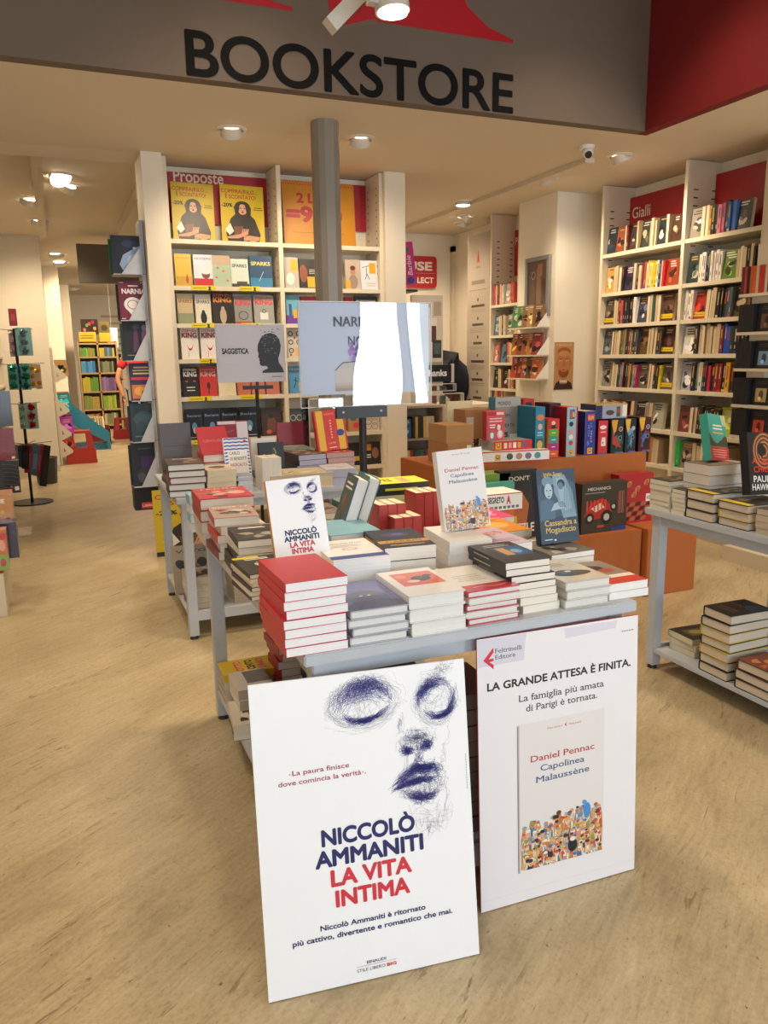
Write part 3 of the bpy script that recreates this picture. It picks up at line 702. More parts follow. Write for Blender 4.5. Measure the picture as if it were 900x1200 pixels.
a, b = PZ(561.8, 1068.6, 0), PZ(740.9, 1016.8, 0)
poster('pale foam board poster with a pictured book cover and drawn crowd, red left edge', a + Vector((0, -.008, 0)), b + Vector((0, -.008, 0)), .472, .722, .055, draw2, edge='c23a44')

# =====================================================  BOOKS ON THE FRONT TABLE  =====================================================
def motif(seed, cols, bg=None, title=None, tcol='f4f0e8'):
    """an abstract printed cover: a ground, a few overlapping forms and a title line"""
    def f(A, w, d):
        rng = random.Random(seed)
        if bg: A.rect(.0004, .0004, w - .0004, d - .0004, bg)
        for k in range(9):
            c = rng.choice(cols); x, y = rng.uniform(.2, .8) * w, rng.uniform(.12, .62) * d
            if rng.random() < .5: A.ell(x, y, rng.uniform(.06, .2) * w, rng.uniform(.04, .14) * d, c, 12, rng.uniform(0, 3))
            else:
                a = rng.uniform(0, 3); A.poly([(x + math.cos(a + q) * w * .17 * e, y + math.sin(a + q) * d * .12 * e) for q, e in ((0, 1), (1.3, .7), (2.6, 1), (4.2, .8))], c)
        if title:
            for i, s_ in enumerate(title.split('/')): A.text(s_, w * .1, d * (.84 - .11 * i), w * .9 if len(s_) > 4 else None, d * .06, tcol, bold=.01)
        else: A.bars(w * .15, w * .85, d * .86, 2, d * .07, d * .03, tcol, rng)
    return f
def band(x0, y0, x1, y1, col, nxt=None):
    def f(A, w, d):
        if nxt: nxt(A, w, d)
        A.rect(w * x0 + .0003, d * y0 + .0003, w * x1 - .0003, d * y1 - .0003, col)
    return f
TZ = .755; FT = 'front table'
GF = 'books in piles on the front table'
def topz(px, py, y): return PY(px, py, y)
# first row, along the edge above the posters
def art_red(A, w, d): A.text('VITA', w * .40, d * .44, w * .62, .006, 'a82a38')
zr, _ = stack('tall red pile at the corner above the scribbled-face poster', .412, 1.560, TZ, .168, 8, .143, .222, 'c4303e', 'plain paperback', art=art_red, pages='f1eff0', rj=1.2, jit=.004, group=GF)
def art_blue(A, w, d):
    A.rect(.0004, .0004, w - .0004, d - .0004, '62629c'); A.ell(w * .5, d * .38, w * .36, d * .26, '4d4c66', 18); A.poly([(0.001, d * .02), (w - .001, d * .02), (w - .001, d * .2), (w * .7, d * .3), (w * .2, d * .26), (.001, d * .16)], '3c3c52')
    for x in (.42, .56): A.ell(w * x, d * .46, w * .035, d * .018, 'd6cf6a', 8)
stack('shrink-wrapped pile right beside the tall red pile', .563, 1.562, TZ, .082, 4, .143, .215, 'aeaeb8', 'wrapped book', kind='hb', wrap=True, art=art_blue, pages='e4e4e0', group=GF)
def art_orangesq(A, w, d):
    A.rect(.0004, .0004, w - .0004, d - .0004, 'e9e6e2'); A.rect(w * .16, d * .36, w * .92, d * .86, 'd9644a'); A.ell(w * .6, d * .6, w * .18, d * .1, '2c2a4a', 14); A.ell(w * .42, d * .52, w * .12, d * .05, 'f0c9b0', 12); A.ell(w * .76, d * .68, w * .08, d * .05, '222036', 12); A.ell(w * .3, d * .72, w * .1, d * .07, 'e58a70', 12)
stack('thick white pile with an orange picture on top', .709, 1.560, TZ, .097, 3, .146, .218, 'e2e0dc', 'wrapped hardcover', kind='hb', wrap=True, art=art_orangesq, pages='e9e8e3', group=GF)
def art_redfront(A, w, d):
    A.rect(.0004, .0004, w - .0004, d - .0004, 'e8e5de'); A.rect(.0004, .0004, w - .0004, d * .22, 'c8394a'); A.bars(w * .15, w * .7, d * .6, 4, d * .07, .004, 'a7a29b')
    A.line([(w * .2, d * .12), (w * .4, d * .15), (w * .6, d * .09), (w * .85, d * .13)], .003, 'e9c4c4')
stack('wrapped front-row pile with red striped edges', .862, 1.571, TZ, .086, 5, .146, .212, ['b93a4c', 'd9d3cc', 'b93a4c', 'd8d4cd', 'b93a4c'], 'wrapped book', kind='hb', wrap=True, art=art_redfront, pages='e9e5de', jit=.003, group=GF)
zz, _ = stack('cream foot of the dark-spined pile in the front row', 1.026, 1.592, TZ, .062, 3, .112, .19, ['d9cfbf', 'cbbfae', 'd8cdbd'], 'wrapped paperback', wrap=True, pages='f0e8da', group=GF)
def art_night(A, w, d):
    A.rect(.0004, .0004, w - .0004, d - .0004, '3a3c40'); A.rect(w * .3, d * .30, w * .95, d * .75, '2f5f8e'); A.rect(w * .36, d * .34, w * .56, d * .7, 'c8965a'); A.ell(w * .7, d * .5, w * .12, d * .1, '7da7c4', 12); A.bars(w * .2, w * .8, d * .86, 2, d * .07, .004, 'c9c4ba')
def spine_dark(A, d, t): A.bars(d * .15, d * .6, t * .42, 1, .01, t * .18, 'a89a84')
stack('dark-spined stack in the front row', 1.003, 1.594, zz, .072, 4, .128, .200, ['23242a', '26272d', '2a2b31', '303238'], 'paperback', art=art_night, spine=spine_dark, pages='efe6d8', rj=1.5, dx=-.004, dy=.003, group=GF)
def art_photo(A, w, d):
    A.rect(.0004, .0004, w - .0004, d - .0004, 'd4d0c9'); A.ell(w * .5, d * .34, w * .4, d * .12, '3a3a3e', 16); A.ell(w * .42, d * .42, w * .22, d * .09, '55555a', 14); A.ell(w * .7, d * .3, w * .16, d * .05, '1f1f22', 12); A.ell(w * .48, d * .43, w * .07, d * .035, 'e6e2dc', 12); A.bars(w * .12, w * .7, d * .8, 3, d * .06, .004, '8a8680')
stack('wrapped grey-photograph pile near the table corner', 1.150, 1.574, TZ, .071, 3, .140, .205, ['b9b6b0', 'c3c0b8', 'bdbab4'], 'wrapped hardcover', kind='hb', wrap=True, art=art_photo, pages='e6e2d9', group=GF)
def art_redstrip(A, w, d):
    A.rect(.0004, .0004, w - .0004, d - .0004, '8a7d6f'); A.ell(w * .4, d * .7, w * .3, d * .12, '3a2c2c', 14); A.ell(w * .65, d * .55, w * .2, d * .09, 'a84a42', 12); A.rect(.0004, .0004, w - .0004, d * .24, 'c93a34'); A.rect(.0004, d * .24, w - .0004, d * .36, 'e6ddd0')
stack('low white-edged pile overhanging the front right table corner', 1.296, 1.586, TZ, .044, 2, .128, .212, ['c9c0b4', 'e6e0d6'], 'paperback', art=art_redstrip, pages='f3f0ec', jit=.003, group=GF)
# second row
q = topz(392, 657, 1.815)
def art_bluebnd(A, w, d):
    A.rect(.0004, .0004, w - .0004, d - .0004, 'e9e9ec'); A.rect(.0004, d * .04, w - .0004, d * .2, '3e4f96'); A.ring(w * .5, d * .5, w * .14, w * .03, 'c8664a', ry=d * .06); A.text('MARIALUISA PEZZA', w * .14, d * .78, w * .86, .009, '4a4a52'); A.bars(w * .2, w * .8, d * .68, 2, d * .06, .003, '8a8a92')
stack('second-row white pile with a blue band', q.x, 1.808, TZ, q.z - TZ, 4, .155, .215, 'e6e6ea', 'paperback', art=art_bluebnd, pages='f0eee9', ang=-1.5, group=GF)
q = topz(463, 641, 1.84)
def art_gold(A, w, d):
    A.rect(.0004, .0004, w - .0004, d - .0004, '24232c'); A.rect(.0004, d * .22, w - .0004, d * .36, 'c9963f'); A.ell(w * .5, d * .66, w * .28, d * .12, '3b3a66', 14); A.ell(w * .55, d * .68, w * .12, d * .06, '5d5a9a', 12); A.bars(w * .15, w * .85, d * .1, 1, .01, .006, 'd9b26a'); A.text('CARRISI', w * .15, d * .25, w * .85, d * .08, '2a2018')
def spine_gold(A, d, t): A.rect(d * .1, t * .2, d * .55, t * .8, 'c9963f')
za, _ = stack('white foot of the black and gold pile', q.x - .008, 1.826, TZ, (q.z - TZ) * .48, 2, .140, .215, ['2a2930', 'd8d2c8'], 'thick paperback', pages='f0e9dd', ang=-4, group=GF)
stack('black and gold pile in the second row', q.x - .022, 1.832, za, (q.z - TZ) * .52, 2, .145, .215, ['25242c', '26242b'], 'gold-banded thick paperback', art=art_gold, spine=spine_gold, pages='f0e9dd', ang=-6, rj=1, group=GF)
q = topz(523, 632, 1.87)
zc, _ = stack('white pile under the standing book with the drawn crowd', q.x, 1.83, TZ, q.z - TZ, 4, .128, .205, 'e6e2de', 'paperback', pages='efece6', ang=-5, group=GF)
def capobook(A, w, d): capo(A, w, d, n=150)
a_, b_ = PY(522, 632, 1.95), PY(573, 624, 1.95)
standing('upright white novel with a drawn crowd along its foot, on the middle piles', ((a_.x + b_.x) / 2 + .0, 1.945, zc + .004), .146, .232, .030, rz=-2, tilt=10, lean=-3.0, cover='ece9ea', pages='efece6', kind='pb', art=capobook, group=None)
q = topz(578, 640, 1.82)
def art_lilac(A, w, d):
    A.rect(.0004, .0004, w - .0004, d - .0004, 'c3b0c6')
    for i in range(4): A.ell(w * (.2 + .2 * i), d * (.66 + .05 * (i % 2)), w * .07, d * .10, 'd9784a', 12, .3); A.ell(w * (.2 + .2 * i), d * (.66 + .05 * (i % 2)), w * .03, d * .05, 'c3b0c6', 10, .3)
    A.bars(w * .1, w * .9, d * .3, 3, d * .07, .005, '8d7396')
stack('lilac-topped pile with orange lettering behind the dark-spined pile', q.x - .01, 1.815, TZ, q.z - TZ, 5, .14, .21, ['d8d2c8', 'cfc6ca', 'c9bccb', 'c7b8c9', 'c3b0c6'], 'paperback', art=art_lilac, pages='eee8de', group=GF)
q = topz(640, 648, 1.86)
zk, _ = stack('white-edged pile under the standing blue-grey portrait book', q.x - .004, 1.83, TZ, q.z - TZ, 4, .155, .215, ['d8d3ca', 'cfc9bf', 'd8d3ca', '6d6862'], 'paperback', art=motif(31, ['3c3a38', '8a8378', 'b8b0a4'], '77716a'), pages='f1ece2', group=GF)
def cass(A, w, d):
    A.rect(.0004, .0004, w - .0004, d - .0004, '22384c'); A.poly([(0.001, d * .3), (w * .5, d * .36), (w - .001, d * .32), (w - .001, d * .78), (w * .6, d * .95), (w * .25, d * .85), (.001, d * .8)], '2f4f66')
    A.poly([(w * .42, d * .93), (w * .72, d * .92), (w * .9, d * .7), (w * .97, d * .34), (w * .62, d * .33), (w * .5, d * .6), (w * .38, d * .75)], '7a97a8')
    A.poly([(w * .5, d * .88), (w * .68, d * .88), (w * .82, d * .66), (w * .86, d * .45), (w * .66, d * .42), (w * .56, d * .62)], '93aebb')
    A.ell(w * .62, d * .80, w * .1, d * .06, '1a2a3a', 14); A.ell(w * .6, d * .77, w * .07, d * .05, '5a7688', 14)
    A.ell(w * .27, d * .74, w * .16, d * .13, '22364a', 18); A.ell(w * .27, d * .84, w * .15, d * .07, '6a8799', 16)
    A.ell(w * .28, d * .71, w * .105, d * .105, 'a9c0ca', 18); A.ell(w * .24, d * .72, w * .022, d * .009, '14202c', 8); A.ell(w * .33, d * .72, w * .022, d * .009, '14202c', 8); A.line([(w * .285, d * .715), (w * .28, d * .675), (w * .295, d * .672)], .0012, '5a7688'); A.ell(w * .285, d * .64, w * .03, d * .009, '3c5262', 8)
    A.poly([(w * .02, d * .33), (w * .4, d * .33), (w * .44, d * .55), (w * .25, d * .62), (w * .06, d * .58)], '46657a'); A.poly([(w * .3, d * .44), (w * .62, d * .46), (w * .7, d * .52), (w * .6, d * .58), (w * .4, d * .53)], '9db4c0')
    for i in range(5): A.line([(w * (.5 + .03 * i), d * .56), (w * (.56 + .035 * i), d * .48)], .002, '2a4052')
    for i in range(6): A.line([(w * (.72 + .04 * i), d * .82), (w * (.66 + .05 * i), d * .40)], .0014, '56758a')
    A.text('Igiaba Scego', w * .18, d * .915, w * .66, .011, 'd9b45e', serif=True, bold=.01); A.text('Cassandra a', w * .12, d * .24, w * .95, .017, 'd9b45e', serif=True, bold=.012); A.text('Mogadiscio', w * .14, d * .145, w * .92, .017, 'd9b45e', serif=True, bold=.012)
    A.bars(w * .08, w * .3, d * .05, 1, .01, .003, 'c8d2d8'); A.ell(w * .36, d * .045, w * .03, d * .012, 'e8eef0', 10)
a_, b_ = PY(626, 631, 1.93), PY(688, 629, 1.93)
standing('upright blue-grey novel showing two draped women, gold lettering, right of centre', ((a_.x + b_.x) / 2, 1.93, zk + .005), .146, .225, .026, rz=4, tilt=11, lean=1, cover='1f3346', art=cass, pages='e6ddcc')
# left edge of the table, from near to far
zz, _ = stack('yellow-cornered dark pile nearest on the left table edge', .430, 1.99, TZ, .074, 6, .128, .19, ['3a2a44', 'd8d0c0', '3a2a44', 'd9cdb8', 'cfc4b0', '2c2a2b'], 'paperback', art=band(0, .88, .6, 1, 'd9c02e', motif(3, ['4a4744', '8a8680', 'c8c2b8', '222222'], '2e2c2d')), pages='efe5d2', ang=4, jit=.004, group=GF)
zz, _ = stack('black-covered pile, second along the left table edge', .452, 2.225, TZ, .112, 5, .140, .205, ['1f1e20', '262526', '201f21', 'd8d2ca', '2b2b2c'], 'paperback', art=motif(8, ['6a6864', '45433f', '9c968c'], '2a2a2b'), pages='ece4d6', ang=-2, jit=.008, rj=3, group=GF)
zz, _ = stack('thick pile third along left table edge', .442, 2.448, TZ, .138, 5, .145, .21, ['7a3540', 'd3cbc0', 'c3453f', 'cfc5b8', 'b8574f'], 'paperback', art=motif(12, ['5d6a70', '8a2f36', 'c0b8ac', '3a3a40'], 'a88f86', title='ROMA 14'), pages='ebe2d4', ang=-2, rj=3, jit=.008, group=GF)
zz, _ = stack('big red-topped pile, left table edge', .428, 2.670, TZ, .165, 4, .19, .225, ['d8cec0', 'c9bfb0', '9a3a3c', 'b93a40'], 'large book', kind='hb', art=motif(15, ['2c2a2c', '8a8680', 'd8a0a0', '5a2a2c'], 'b5383f', title='TERRA'), pages='e9dfcf', ang=-2, group=GF)
for i, (dz, c) in enumerate(((0, 'dfe3e6'), (.04, '8fc4dc'), (.08, 'e3e6e8'), (.12, '8ab9d4'))):
    pq = PZ(233, 621, TZ); stack('stack of small packs at the far left table corner' if 0 else f'small pack, {ORD[3 - i]} of four stacked behind the left table edge', .422, 2.905, TZ + i * .035, .034, 1, .055, .09, c, 'white-edged pocket book', pages='f1f1ee', rj=0, jit=0, group=GF)
# pile and upright book with the scribbled face
za, _ = stack('orange-edged pile under the upright scribbled-face book', .505, 1.812, TZ, .104, 4, .135, .17, ['c98a2c', 'd9b04a', 'c98a2c', 'ddb04a'], 'paperback', pages='efe6d2', group=GF)
def amm(A, w, d):
    A.rect(.0004, .0004, w - .0004, d - .0004, 'f4f5f8'); face(A, w / .5 * .98, -w * .01, d * .0 + .012, wk=2.6, dens=.45)
    A.text('NICCOLÒ', w * .23, d * .325, w * .80, .0130, '25264f', bold=.045); A.text('AMMANITI', w * .20, d * .25, w * .83, .0130, '25264f', bold=.045); A.text('LA VITA', w * .29, d * .175, w * .74, .0130, 'c8364a', bold=.045); A.text('INTIMA', w * .31, d * .10, w * .70, .0130, 'c8364a', bold=.045)
a_, b_ = PY(326, 655, 1.93), PY(388, 650, 1.93)
standing('upright white novel with a scribbled face, behind the tall red pile', ((a_.x + b_.x) / 2 - .004, 1.925, za + .008), .148, .222, .026, rz=-4, tilt=15, lean=-3, cover='e08a1e', art=amm, pages='dcae55')
# middle and back of the table
q = topz(385, 628, 2.05)
stack('as a light blue slab behind the blue-banded pile', q.x, 2.05, TZ, max(.03, q.z - TZ), 1, .16, .2, '7fb0c0', 'large book', pages='e6e0d4', kind='hb', rj=0, group=GF)
q = topz(440, 622, 2.08)
stack('as a low white pile between light blue slab and gold pile', q.x, 2.12, TZ, .06, 1, .13, .2, 'd8d4cc', 'paperback', group=GF)
def teal(A, w, d): motif(41, ['3f5a58', '6b4f47', '2f3c3e', '8a6a5c'], '4d5f60')(A, w, d)
# tall leaning hardcovers seen from their fore edges
pm = PZ(398, 617, TZ + .06)
for i, (dxx, cv, lab) in enumerate(((0.0, '1f7d78', 'teal-edged hardcover leaning back, nearer of the leaning pair'), (-.052, '3a5a58', 'dark green hardcover leaning before its teal-edged twin on the front table'))):
    standing(lab, (pm.x - .055 + dxx * .8, 2.30 - .01 * i, TZ + .07), .13, .215, .040, rz=-97, tilt=19, cover=cv, pages='eceae8', kind='hb', art=teal)
stack('low pile under the leaning teal hardcovers', pm.x - .14, 2.21, TZ, .068, 2, .15, .2, ['5a4a44', '6d6a66'], 'paperback', rj=0, group=GF)
# two rows of upright red pocket books
for r_, (px, py, y, n, hh) in enumerate(((434, 607, 2.34, 3, .155), (452, 607, 2.28, 3, .12), (478, 603, 2.42, 3, .17))):
    b0 = PY(px, py, y)
    for i in range(n):
        M = Matrix.Translation(Vector((b0.x + .004 + i * .034, y + .002 * i, TZ + .004))) @ Matrix.Rotation(math.radians(90), 4, 'X') @ Matrix.Rotation(math.radians(90), 4, 'Y') @ Matrix.Translation(Vector((0, 0, 0)))
        M = Matrix.Translation(Vector((b0.x + .032 + i * .034, y + .002 * i, TZ))) @ Matrix.Rotation(math.radians(90), 4, 'Z') @ Matrix.Rotation(math.radians(90), 4, 'X') @ Matrix.Translation(Vector((0, 0, -.0)))
        M = M @ Matrix.Translation(Vector((0, 0, 0)))
        book(f'upright red pocket book, {ORDN[i]} from its left end in the {("left", "front", "right-hand")[r_]} red row', .10, hh, .031, M, 'b53a38', 'e8d9bd', 'pb', group='upright red pocket books behind the gold pile')
q = topz(446, 567, 2.62)
def art_yel(A, w, d):
    A.rect(.0004, .0004, w - .0004, d - .0004, 'e6dd28'); A.text('EGO', w * .2, d * .3, w * .8, d * .14, 'c86aa0', bold=.05); A.text('CO', w * .35, d * .58, w * .72, d * .12, '2a2a2a', bold=.05); A.bars(w * .1, w * .9, d * .86, 2, d * .05, .004, '4a4a30')
def spine_y(A, d, t): A.bars(d * .2, d * .8, t * .4, 1, .01, t * .2, 'd8d040')
stack('yellow-topped pile behind the red rows', q.x - .03, 2.60, TZ, q.z - TZ, 4, .15, .22, ['d9d2c6', '4a4640', 'd8cfc0', '1c1c1c'], 'paperback', orient=90, art=art_yel, spine=spine_y, pages='e9e3d8', ang=-4, group=GF)
q = topz(392, 590, 2.62)
stack('grey paperback pile behind the leaning teal hardcovers', q.x + .06, 2.62, TZ, .10, 4, .14, .2, ['8a857c', '3f6b66', 'b8b0a4', '2f5f5a'], 'paperback', art=motif(22, ['2f5f5a', 'c8c0b0'], '6d8a84'), group=GF)
q = topz(575, 622, 2.07)
def art_or(A, w, d): A.rect(.0004, .0004, w - .0004, d - .0004, 'd98a2c'); A.ell(w * .5, d * .5, w * .3, d * .2, 'e8b060', 14); A.bars(w * .15, w * .85, d * .85, 2, d * .06, .004, '6a3a14')
stack('orange-covered pile behind the lilac pile', PY(572, 620, 2.07).x, 2.04, TZ, max(.07, PY(590, 621, 2.07).z - TZ), 4, .14, .205, ['d8cfc0', 'cfc5b4', 'd0c6b6', 'd98a2c'], 'paperback', art=art_or, group=GF)
stack('beige pile behind the standing blue-grey novel', 1.215, 2.29, TZ, .06, 3, .14, .205, ['9a8a78', 'c9bfae', 'b03a3a'], 'paperback', art=motif(24, ['c03a3a', 'e8d8c0']), group=GF)
stack('pink-topped pile at the back right of the front table', PY(560, 605, 2.3).x, 2.28, TZ, max(.08, PY(575, 606, 2.3).z - TZ), 4, .135, .205, ['d8cfc0', 'c9bfae', 'c0507a', 'd0447c'], 'paperback', art=motif(25, ['e88aa8', 'f0c8d0'], 'd0447c'), group=GF)
stack('green-topped pile at the back right of the front table', 1.06, 2.52, TZ, .10, 4, .14, .2, ['d8cfc0', 'b9b0a0', '4a8a6a', '6aa05a'], 'paperback', art=motif(26, ['9ac06a', 'e0e0a0'], '5a9a5a'), group=GF)
stack('grey-brown pile behind the red rows', .78, 2.60, TZ, .09, 4, .14, .2, ['8a8074', 'b9b0a2', 'd0c8ba', '7c6a5c'], 'paperback', art=motif(27, ['4a3a34', 'a89888']), group=GF)
# lower shelf of the front table
def art_ylow(A, w, d):
    A.rect(.0004, .0004, w - .0004, d - .0004, 'dcbb1e')
    for i, (s_, c) in enumerate((('OTTO', 'c84a6a'), ('CENTO', '2a2a2a'), ('UNO', 'd8506a'))): A.text(s_, w * .15, d * (.62 - .2 * i), w * .85, d * .12, c, bold=.05)
LS = .13
GL = 'books on the lower shelf of the front table'
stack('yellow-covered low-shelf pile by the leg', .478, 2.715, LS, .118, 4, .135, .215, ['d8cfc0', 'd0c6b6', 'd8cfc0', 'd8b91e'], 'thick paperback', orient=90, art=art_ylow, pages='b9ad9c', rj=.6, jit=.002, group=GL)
stack('low-shelf pile with brown and white covers beside the poster edge', .462, 2.42, LS, .055, 2, .14, .2, ['7a5a48', 'd9d0c2'], 'paperback', art=motif(33, ['7a4a34', 'e8e0d0', '4a2a20'], 'd8cdbb'), ang=-6, group=GL)
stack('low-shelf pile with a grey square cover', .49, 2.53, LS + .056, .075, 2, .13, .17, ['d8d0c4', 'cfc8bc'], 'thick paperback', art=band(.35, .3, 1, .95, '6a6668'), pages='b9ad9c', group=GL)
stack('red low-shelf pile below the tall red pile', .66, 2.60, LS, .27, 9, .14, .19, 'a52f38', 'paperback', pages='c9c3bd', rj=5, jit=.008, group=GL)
stack('navy low-shelf pile beside the red low-shelf pile', .72, 2.35, LS, .25, 7, .14, .2, ['20253a', 'c8c2b8'] * 4, 'paperback', group=GL)
stack('dark low-shelf pile behind the scribbled-face poster', .50, 2.15, LS, .16, 6, .14, .2, ['232228', 'c9c0b2'] * 3, 'hardcover', kind='hb', group=GL)
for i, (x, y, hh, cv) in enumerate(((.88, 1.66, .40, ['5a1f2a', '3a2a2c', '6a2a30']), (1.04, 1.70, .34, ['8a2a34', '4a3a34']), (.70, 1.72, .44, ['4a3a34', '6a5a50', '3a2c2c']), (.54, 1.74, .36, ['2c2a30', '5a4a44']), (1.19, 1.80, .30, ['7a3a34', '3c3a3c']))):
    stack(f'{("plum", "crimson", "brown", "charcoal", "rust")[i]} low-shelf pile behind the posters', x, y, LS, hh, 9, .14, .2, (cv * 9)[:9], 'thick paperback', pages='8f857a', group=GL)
# =====================================================  BOOKS ON THE BACK LEFT TABLE  =====================================================
T2Z = .73; GB = 'books in piles on the table before the back bookcase'
q = topz(196, 545, 3.84)
stack('hardcover pile at the back table left end', q.x + .01, 3.83, T2Z, q.z - T2Z, 5, .175, .25, ['2a2224', '3a3230', '8a3a34', '34302e', '3a2c28'], 'hardcover', kind='hb', art=motif(51, ['6a4a3c', '9a8a7a', '2a2020'], '4a3a34'), pages='ece9e4', ang=-4, rj=2, jit=.006, group=GB)
q = topz(240, 552, 3.84)
stack('cream pile beside back table hardcovers', q.x + .006, 3.83, T2Z, q.z - T2Z, 4, .145, .21, 'd9cfb9', 'thick paperback', art=lambda A, w, d: (A.rect(.0004, .0004, w - .0004, d - .0004, 'd9c9ae'), A.bars(w * .1, w * .9, d * .2, 1, .01, .016, '8a3a30'), A.ell(w * .5, d * .6, w * .3, d * .2, '4a3a34', 12)), pages='e0d3ba', group=GB)
q = topz(278, 558, 3.84)
stack('slim stack of pocket books below the blue striped book', q.x, 3.83, T2Z, q.z - T2Z, 7, .075, .12, ['8a8ea8', 'd8d8de'] * 4, 'pocket book', pages='dcdce4', group=GB)
for i in range(2):
    q = PY(293 + i * 11, 542, 3.82 + .0); M = Matrix.Translation(Vector((q.x + .060, 3.815, T2Z + .002))) @ Matrix.Rotation(math.radians(90), 4, 'Z') @ Matrix.Rotation(math.radians(90), 4, 'X')
    book(f'thick white upright book, {("left", "right")[i]} one of the pair beside the blue striped book', .16, .165, .052, M, 'dcd6ca', 'e6dcc8', 'hb', group='thick white upright pair on the back table')
q = topz(312, 568, 3.83)
stack('as a wide slab at the back table near edge', q.x + .02, 3.80, T2Z, .075, 1, .33, .24, 'd9cdb4', 'art book', kind='hb', art=motif(55, ['c9b48a', 'a8926a', 'e8dcc0'], 'cfc0a0'), pages='d9cbb0', rj=0, jit=0, group=GB)
q = topz(238, 533, 4.08)
zc, _ = stack('red-topped hardcover pile on the back table', q.x, 4.08, T2Z, q.z - T2Z, 4, .15, .215, ['b5303c', 'd8cfc6', 'b5303c', 'b8323e'], 'hardcover', kind='hb', pages='e6ded0', group=GB)
q = PY(253, 528, 4.16); standing('red novel lying tilted on the red-topped pile, pale lettering', (q.x, 4.14, zc + .002), .16, .2, .02, tilt=52, cover='b02c3c', art=lambda A, w, d: A.text('CENTURIA', w * .14, d * .4, w * .86, .018, 'c9808a'))
q = PY(281, 545, 4.0)
def art_stripe(A, w, d):
    A.rect(.0004, .0004, w - .0004, d - .0004, 'e6e8f2')
    for i in range(11): A.line([(w * .02 + k * w * .12, d * (.96 - i * .088) + (d * .015 if k % 2 else 0)) for k in range(9)], d * .035, '3a5aa8', True)
    A.rect(w * .14, d * .04, w * .9, d * .68, 'f1f0ee'); A.text('CARLO', w * .2, d * .56, w * .6, .016, '3a3a42', bold=.01); A.text('DE BENEDETTI', w * .2, d * .42, w * .85, .016, '3a3a42', bold=.01); A.text('RADICALITÀ', w * .2, d * .26, w * .85, .016, 'c23a4a', bold=.01); A.ell(w * .84, d * .9, w * .06, d * .04, 'c23a4a', 10)
stack('low pile under the blue striped book on the back table', q.x - .06, 4.0, T2Z, .05, 2, .13, .2, ['b8b4b8', 'a83a4a'], 'paperback', group=GB)
standing('upright blue striped book with a white title block on the back table', (q.x, 4.02, T2Z + .055), .135, .205, .02, tilt=16, cover='d8dcea', art=art_stripe)
q = PY(207, 528, 4.3)
stack('low pile under the grey slab book', q.x - .07, 4.22, T2Z, .07, 3, .14, .22, ['4a4040', '6a5a50', '38302e'], 'paperback', group=GB)
standing('large dark grey cloth-bound book standing upright at the back table left end', (q.x, 4.30, T2Z + .074), .165, .25, .035, tilt=6, cover='5b5658', kind='hb', art=lambda A, w, d: (A.rect(w * .1, d * .50, w * .9, d * .52, '4a4648'), A.rect(w * .1, d * .56, w * .9, d * .565, '4a4648')))
q = PY(276, 525, 4.42)
stack('low pile under the tall red book on the back table', q.x - .08, 4.36, T2Z, .06, 2, .15, .2, ['8a3a3c', 'b8a898'], 'paperback', group=GB)
standing('tall dark red book with a white corner label, upright on the back table', (q.x, 4.42, T2Z + .065), .175, .25, .035, tilt=12, cover='8f2438', pages='e0d6c6', kind='hb', art=lambda A, w, d: (A.rect(w * .62, d * .58, w * .98, d * .97, 'd9d3dc'), A.rect(.001, d * .92, w * .6, d * .99, 'd8cfc8'), A.rect(w * .1, d * .08, w * .95, d * .42, '99304a'), A.line([(w * .1, d * .7), (w * .5, d * .78)], .002, 'b86a7a')))
q = PY(316, 540, 4.12)
zc, _ = stack('low pile under the black upright book on the back table', q.x - .09, 4.05, T2Z, .05, 2, .2, .24, ['c9bba0', '5a6268'], 'large book', art=motif(61, ['8a9298', '3a3a40'], '6a7278'), group=GB)
standing('black upright book with a pale curl on its cover, on the back table', (q.x + .01, 4.10, zc + .004), .14, .16, .028, tilt=8, cover='202226', pages='ddd5c6', kind='hb', art=lambda A, w, d: (A.ell(w * .62, d * .55, w * .12, d * .25, '3a3c3a', 14), A.line([(w * .6, d * .8), (w * .68, d * .65), (w * .58, d * .5), (w * .66, d * .35)], .006, '9a9a5a')))
standing('white book standing behind the black upright book on the back table', (q.x - .01, 4.19, zc + .004), .14, .175, .02, tilt=5, cover='e6e2dc')
q = topz(334, 527, 4.32)
zc, _ = stack('grey-green pile at the middle of the back table', q.x, 4.3, T2Z, q.z - T2Z, 5, .17, .22, ['8a8680', '6a726a', '9aa09a', '737a72', '7d8a80'], 'large paperback', art=motif(63, ['9aa898', '5a6a5e'], '7d8c80'), pages='a8a69e', group=GB)
q2 = PY(343, 512, 4.52); standing('dark red book standing behind the grey-green pile', (q2.x, 4.54, T2Z + .1), .17, .18, .03, tilt=6, cover='8c2232', kind='hb'); stack('low pile under the dark red book', q2.x - .08, 4.50, T2Z, .096, 3, .15, .18, ['8a8680', '5a5a58', '77736c'], 'paperback', group=GB)
q = topz(352, 540, 4.02)
zc, _ = stack('black-covered violet-edged pile on the back table', q.x - .02, 4.02, T2Z, q.z - T2Z + .03, 5, .16, .23, ['24262c', '2a2c34', '26282e', '2c2e36', '38302a'], 'paperback', art=motif(65, ['8a6a4a', '4a3a30', 'b89a7a'], '4a3c34'), pages='aeb0c8', ang=3, rj=4, group=GB)
q = topz(347, 556, 3.83)
stack('white-topped pile at the near edge of the back table', q.x + .07, 4.045 - .23, T2Z, .07, 2, .155, .22, ['2c2e36', 'c9cad6'], 'paperback', art=motif(66, ['b8bacb', 'd8d8e2'], 'cdced9'), pages='b8bad0', ang=-6, group=GB) if 0 else None
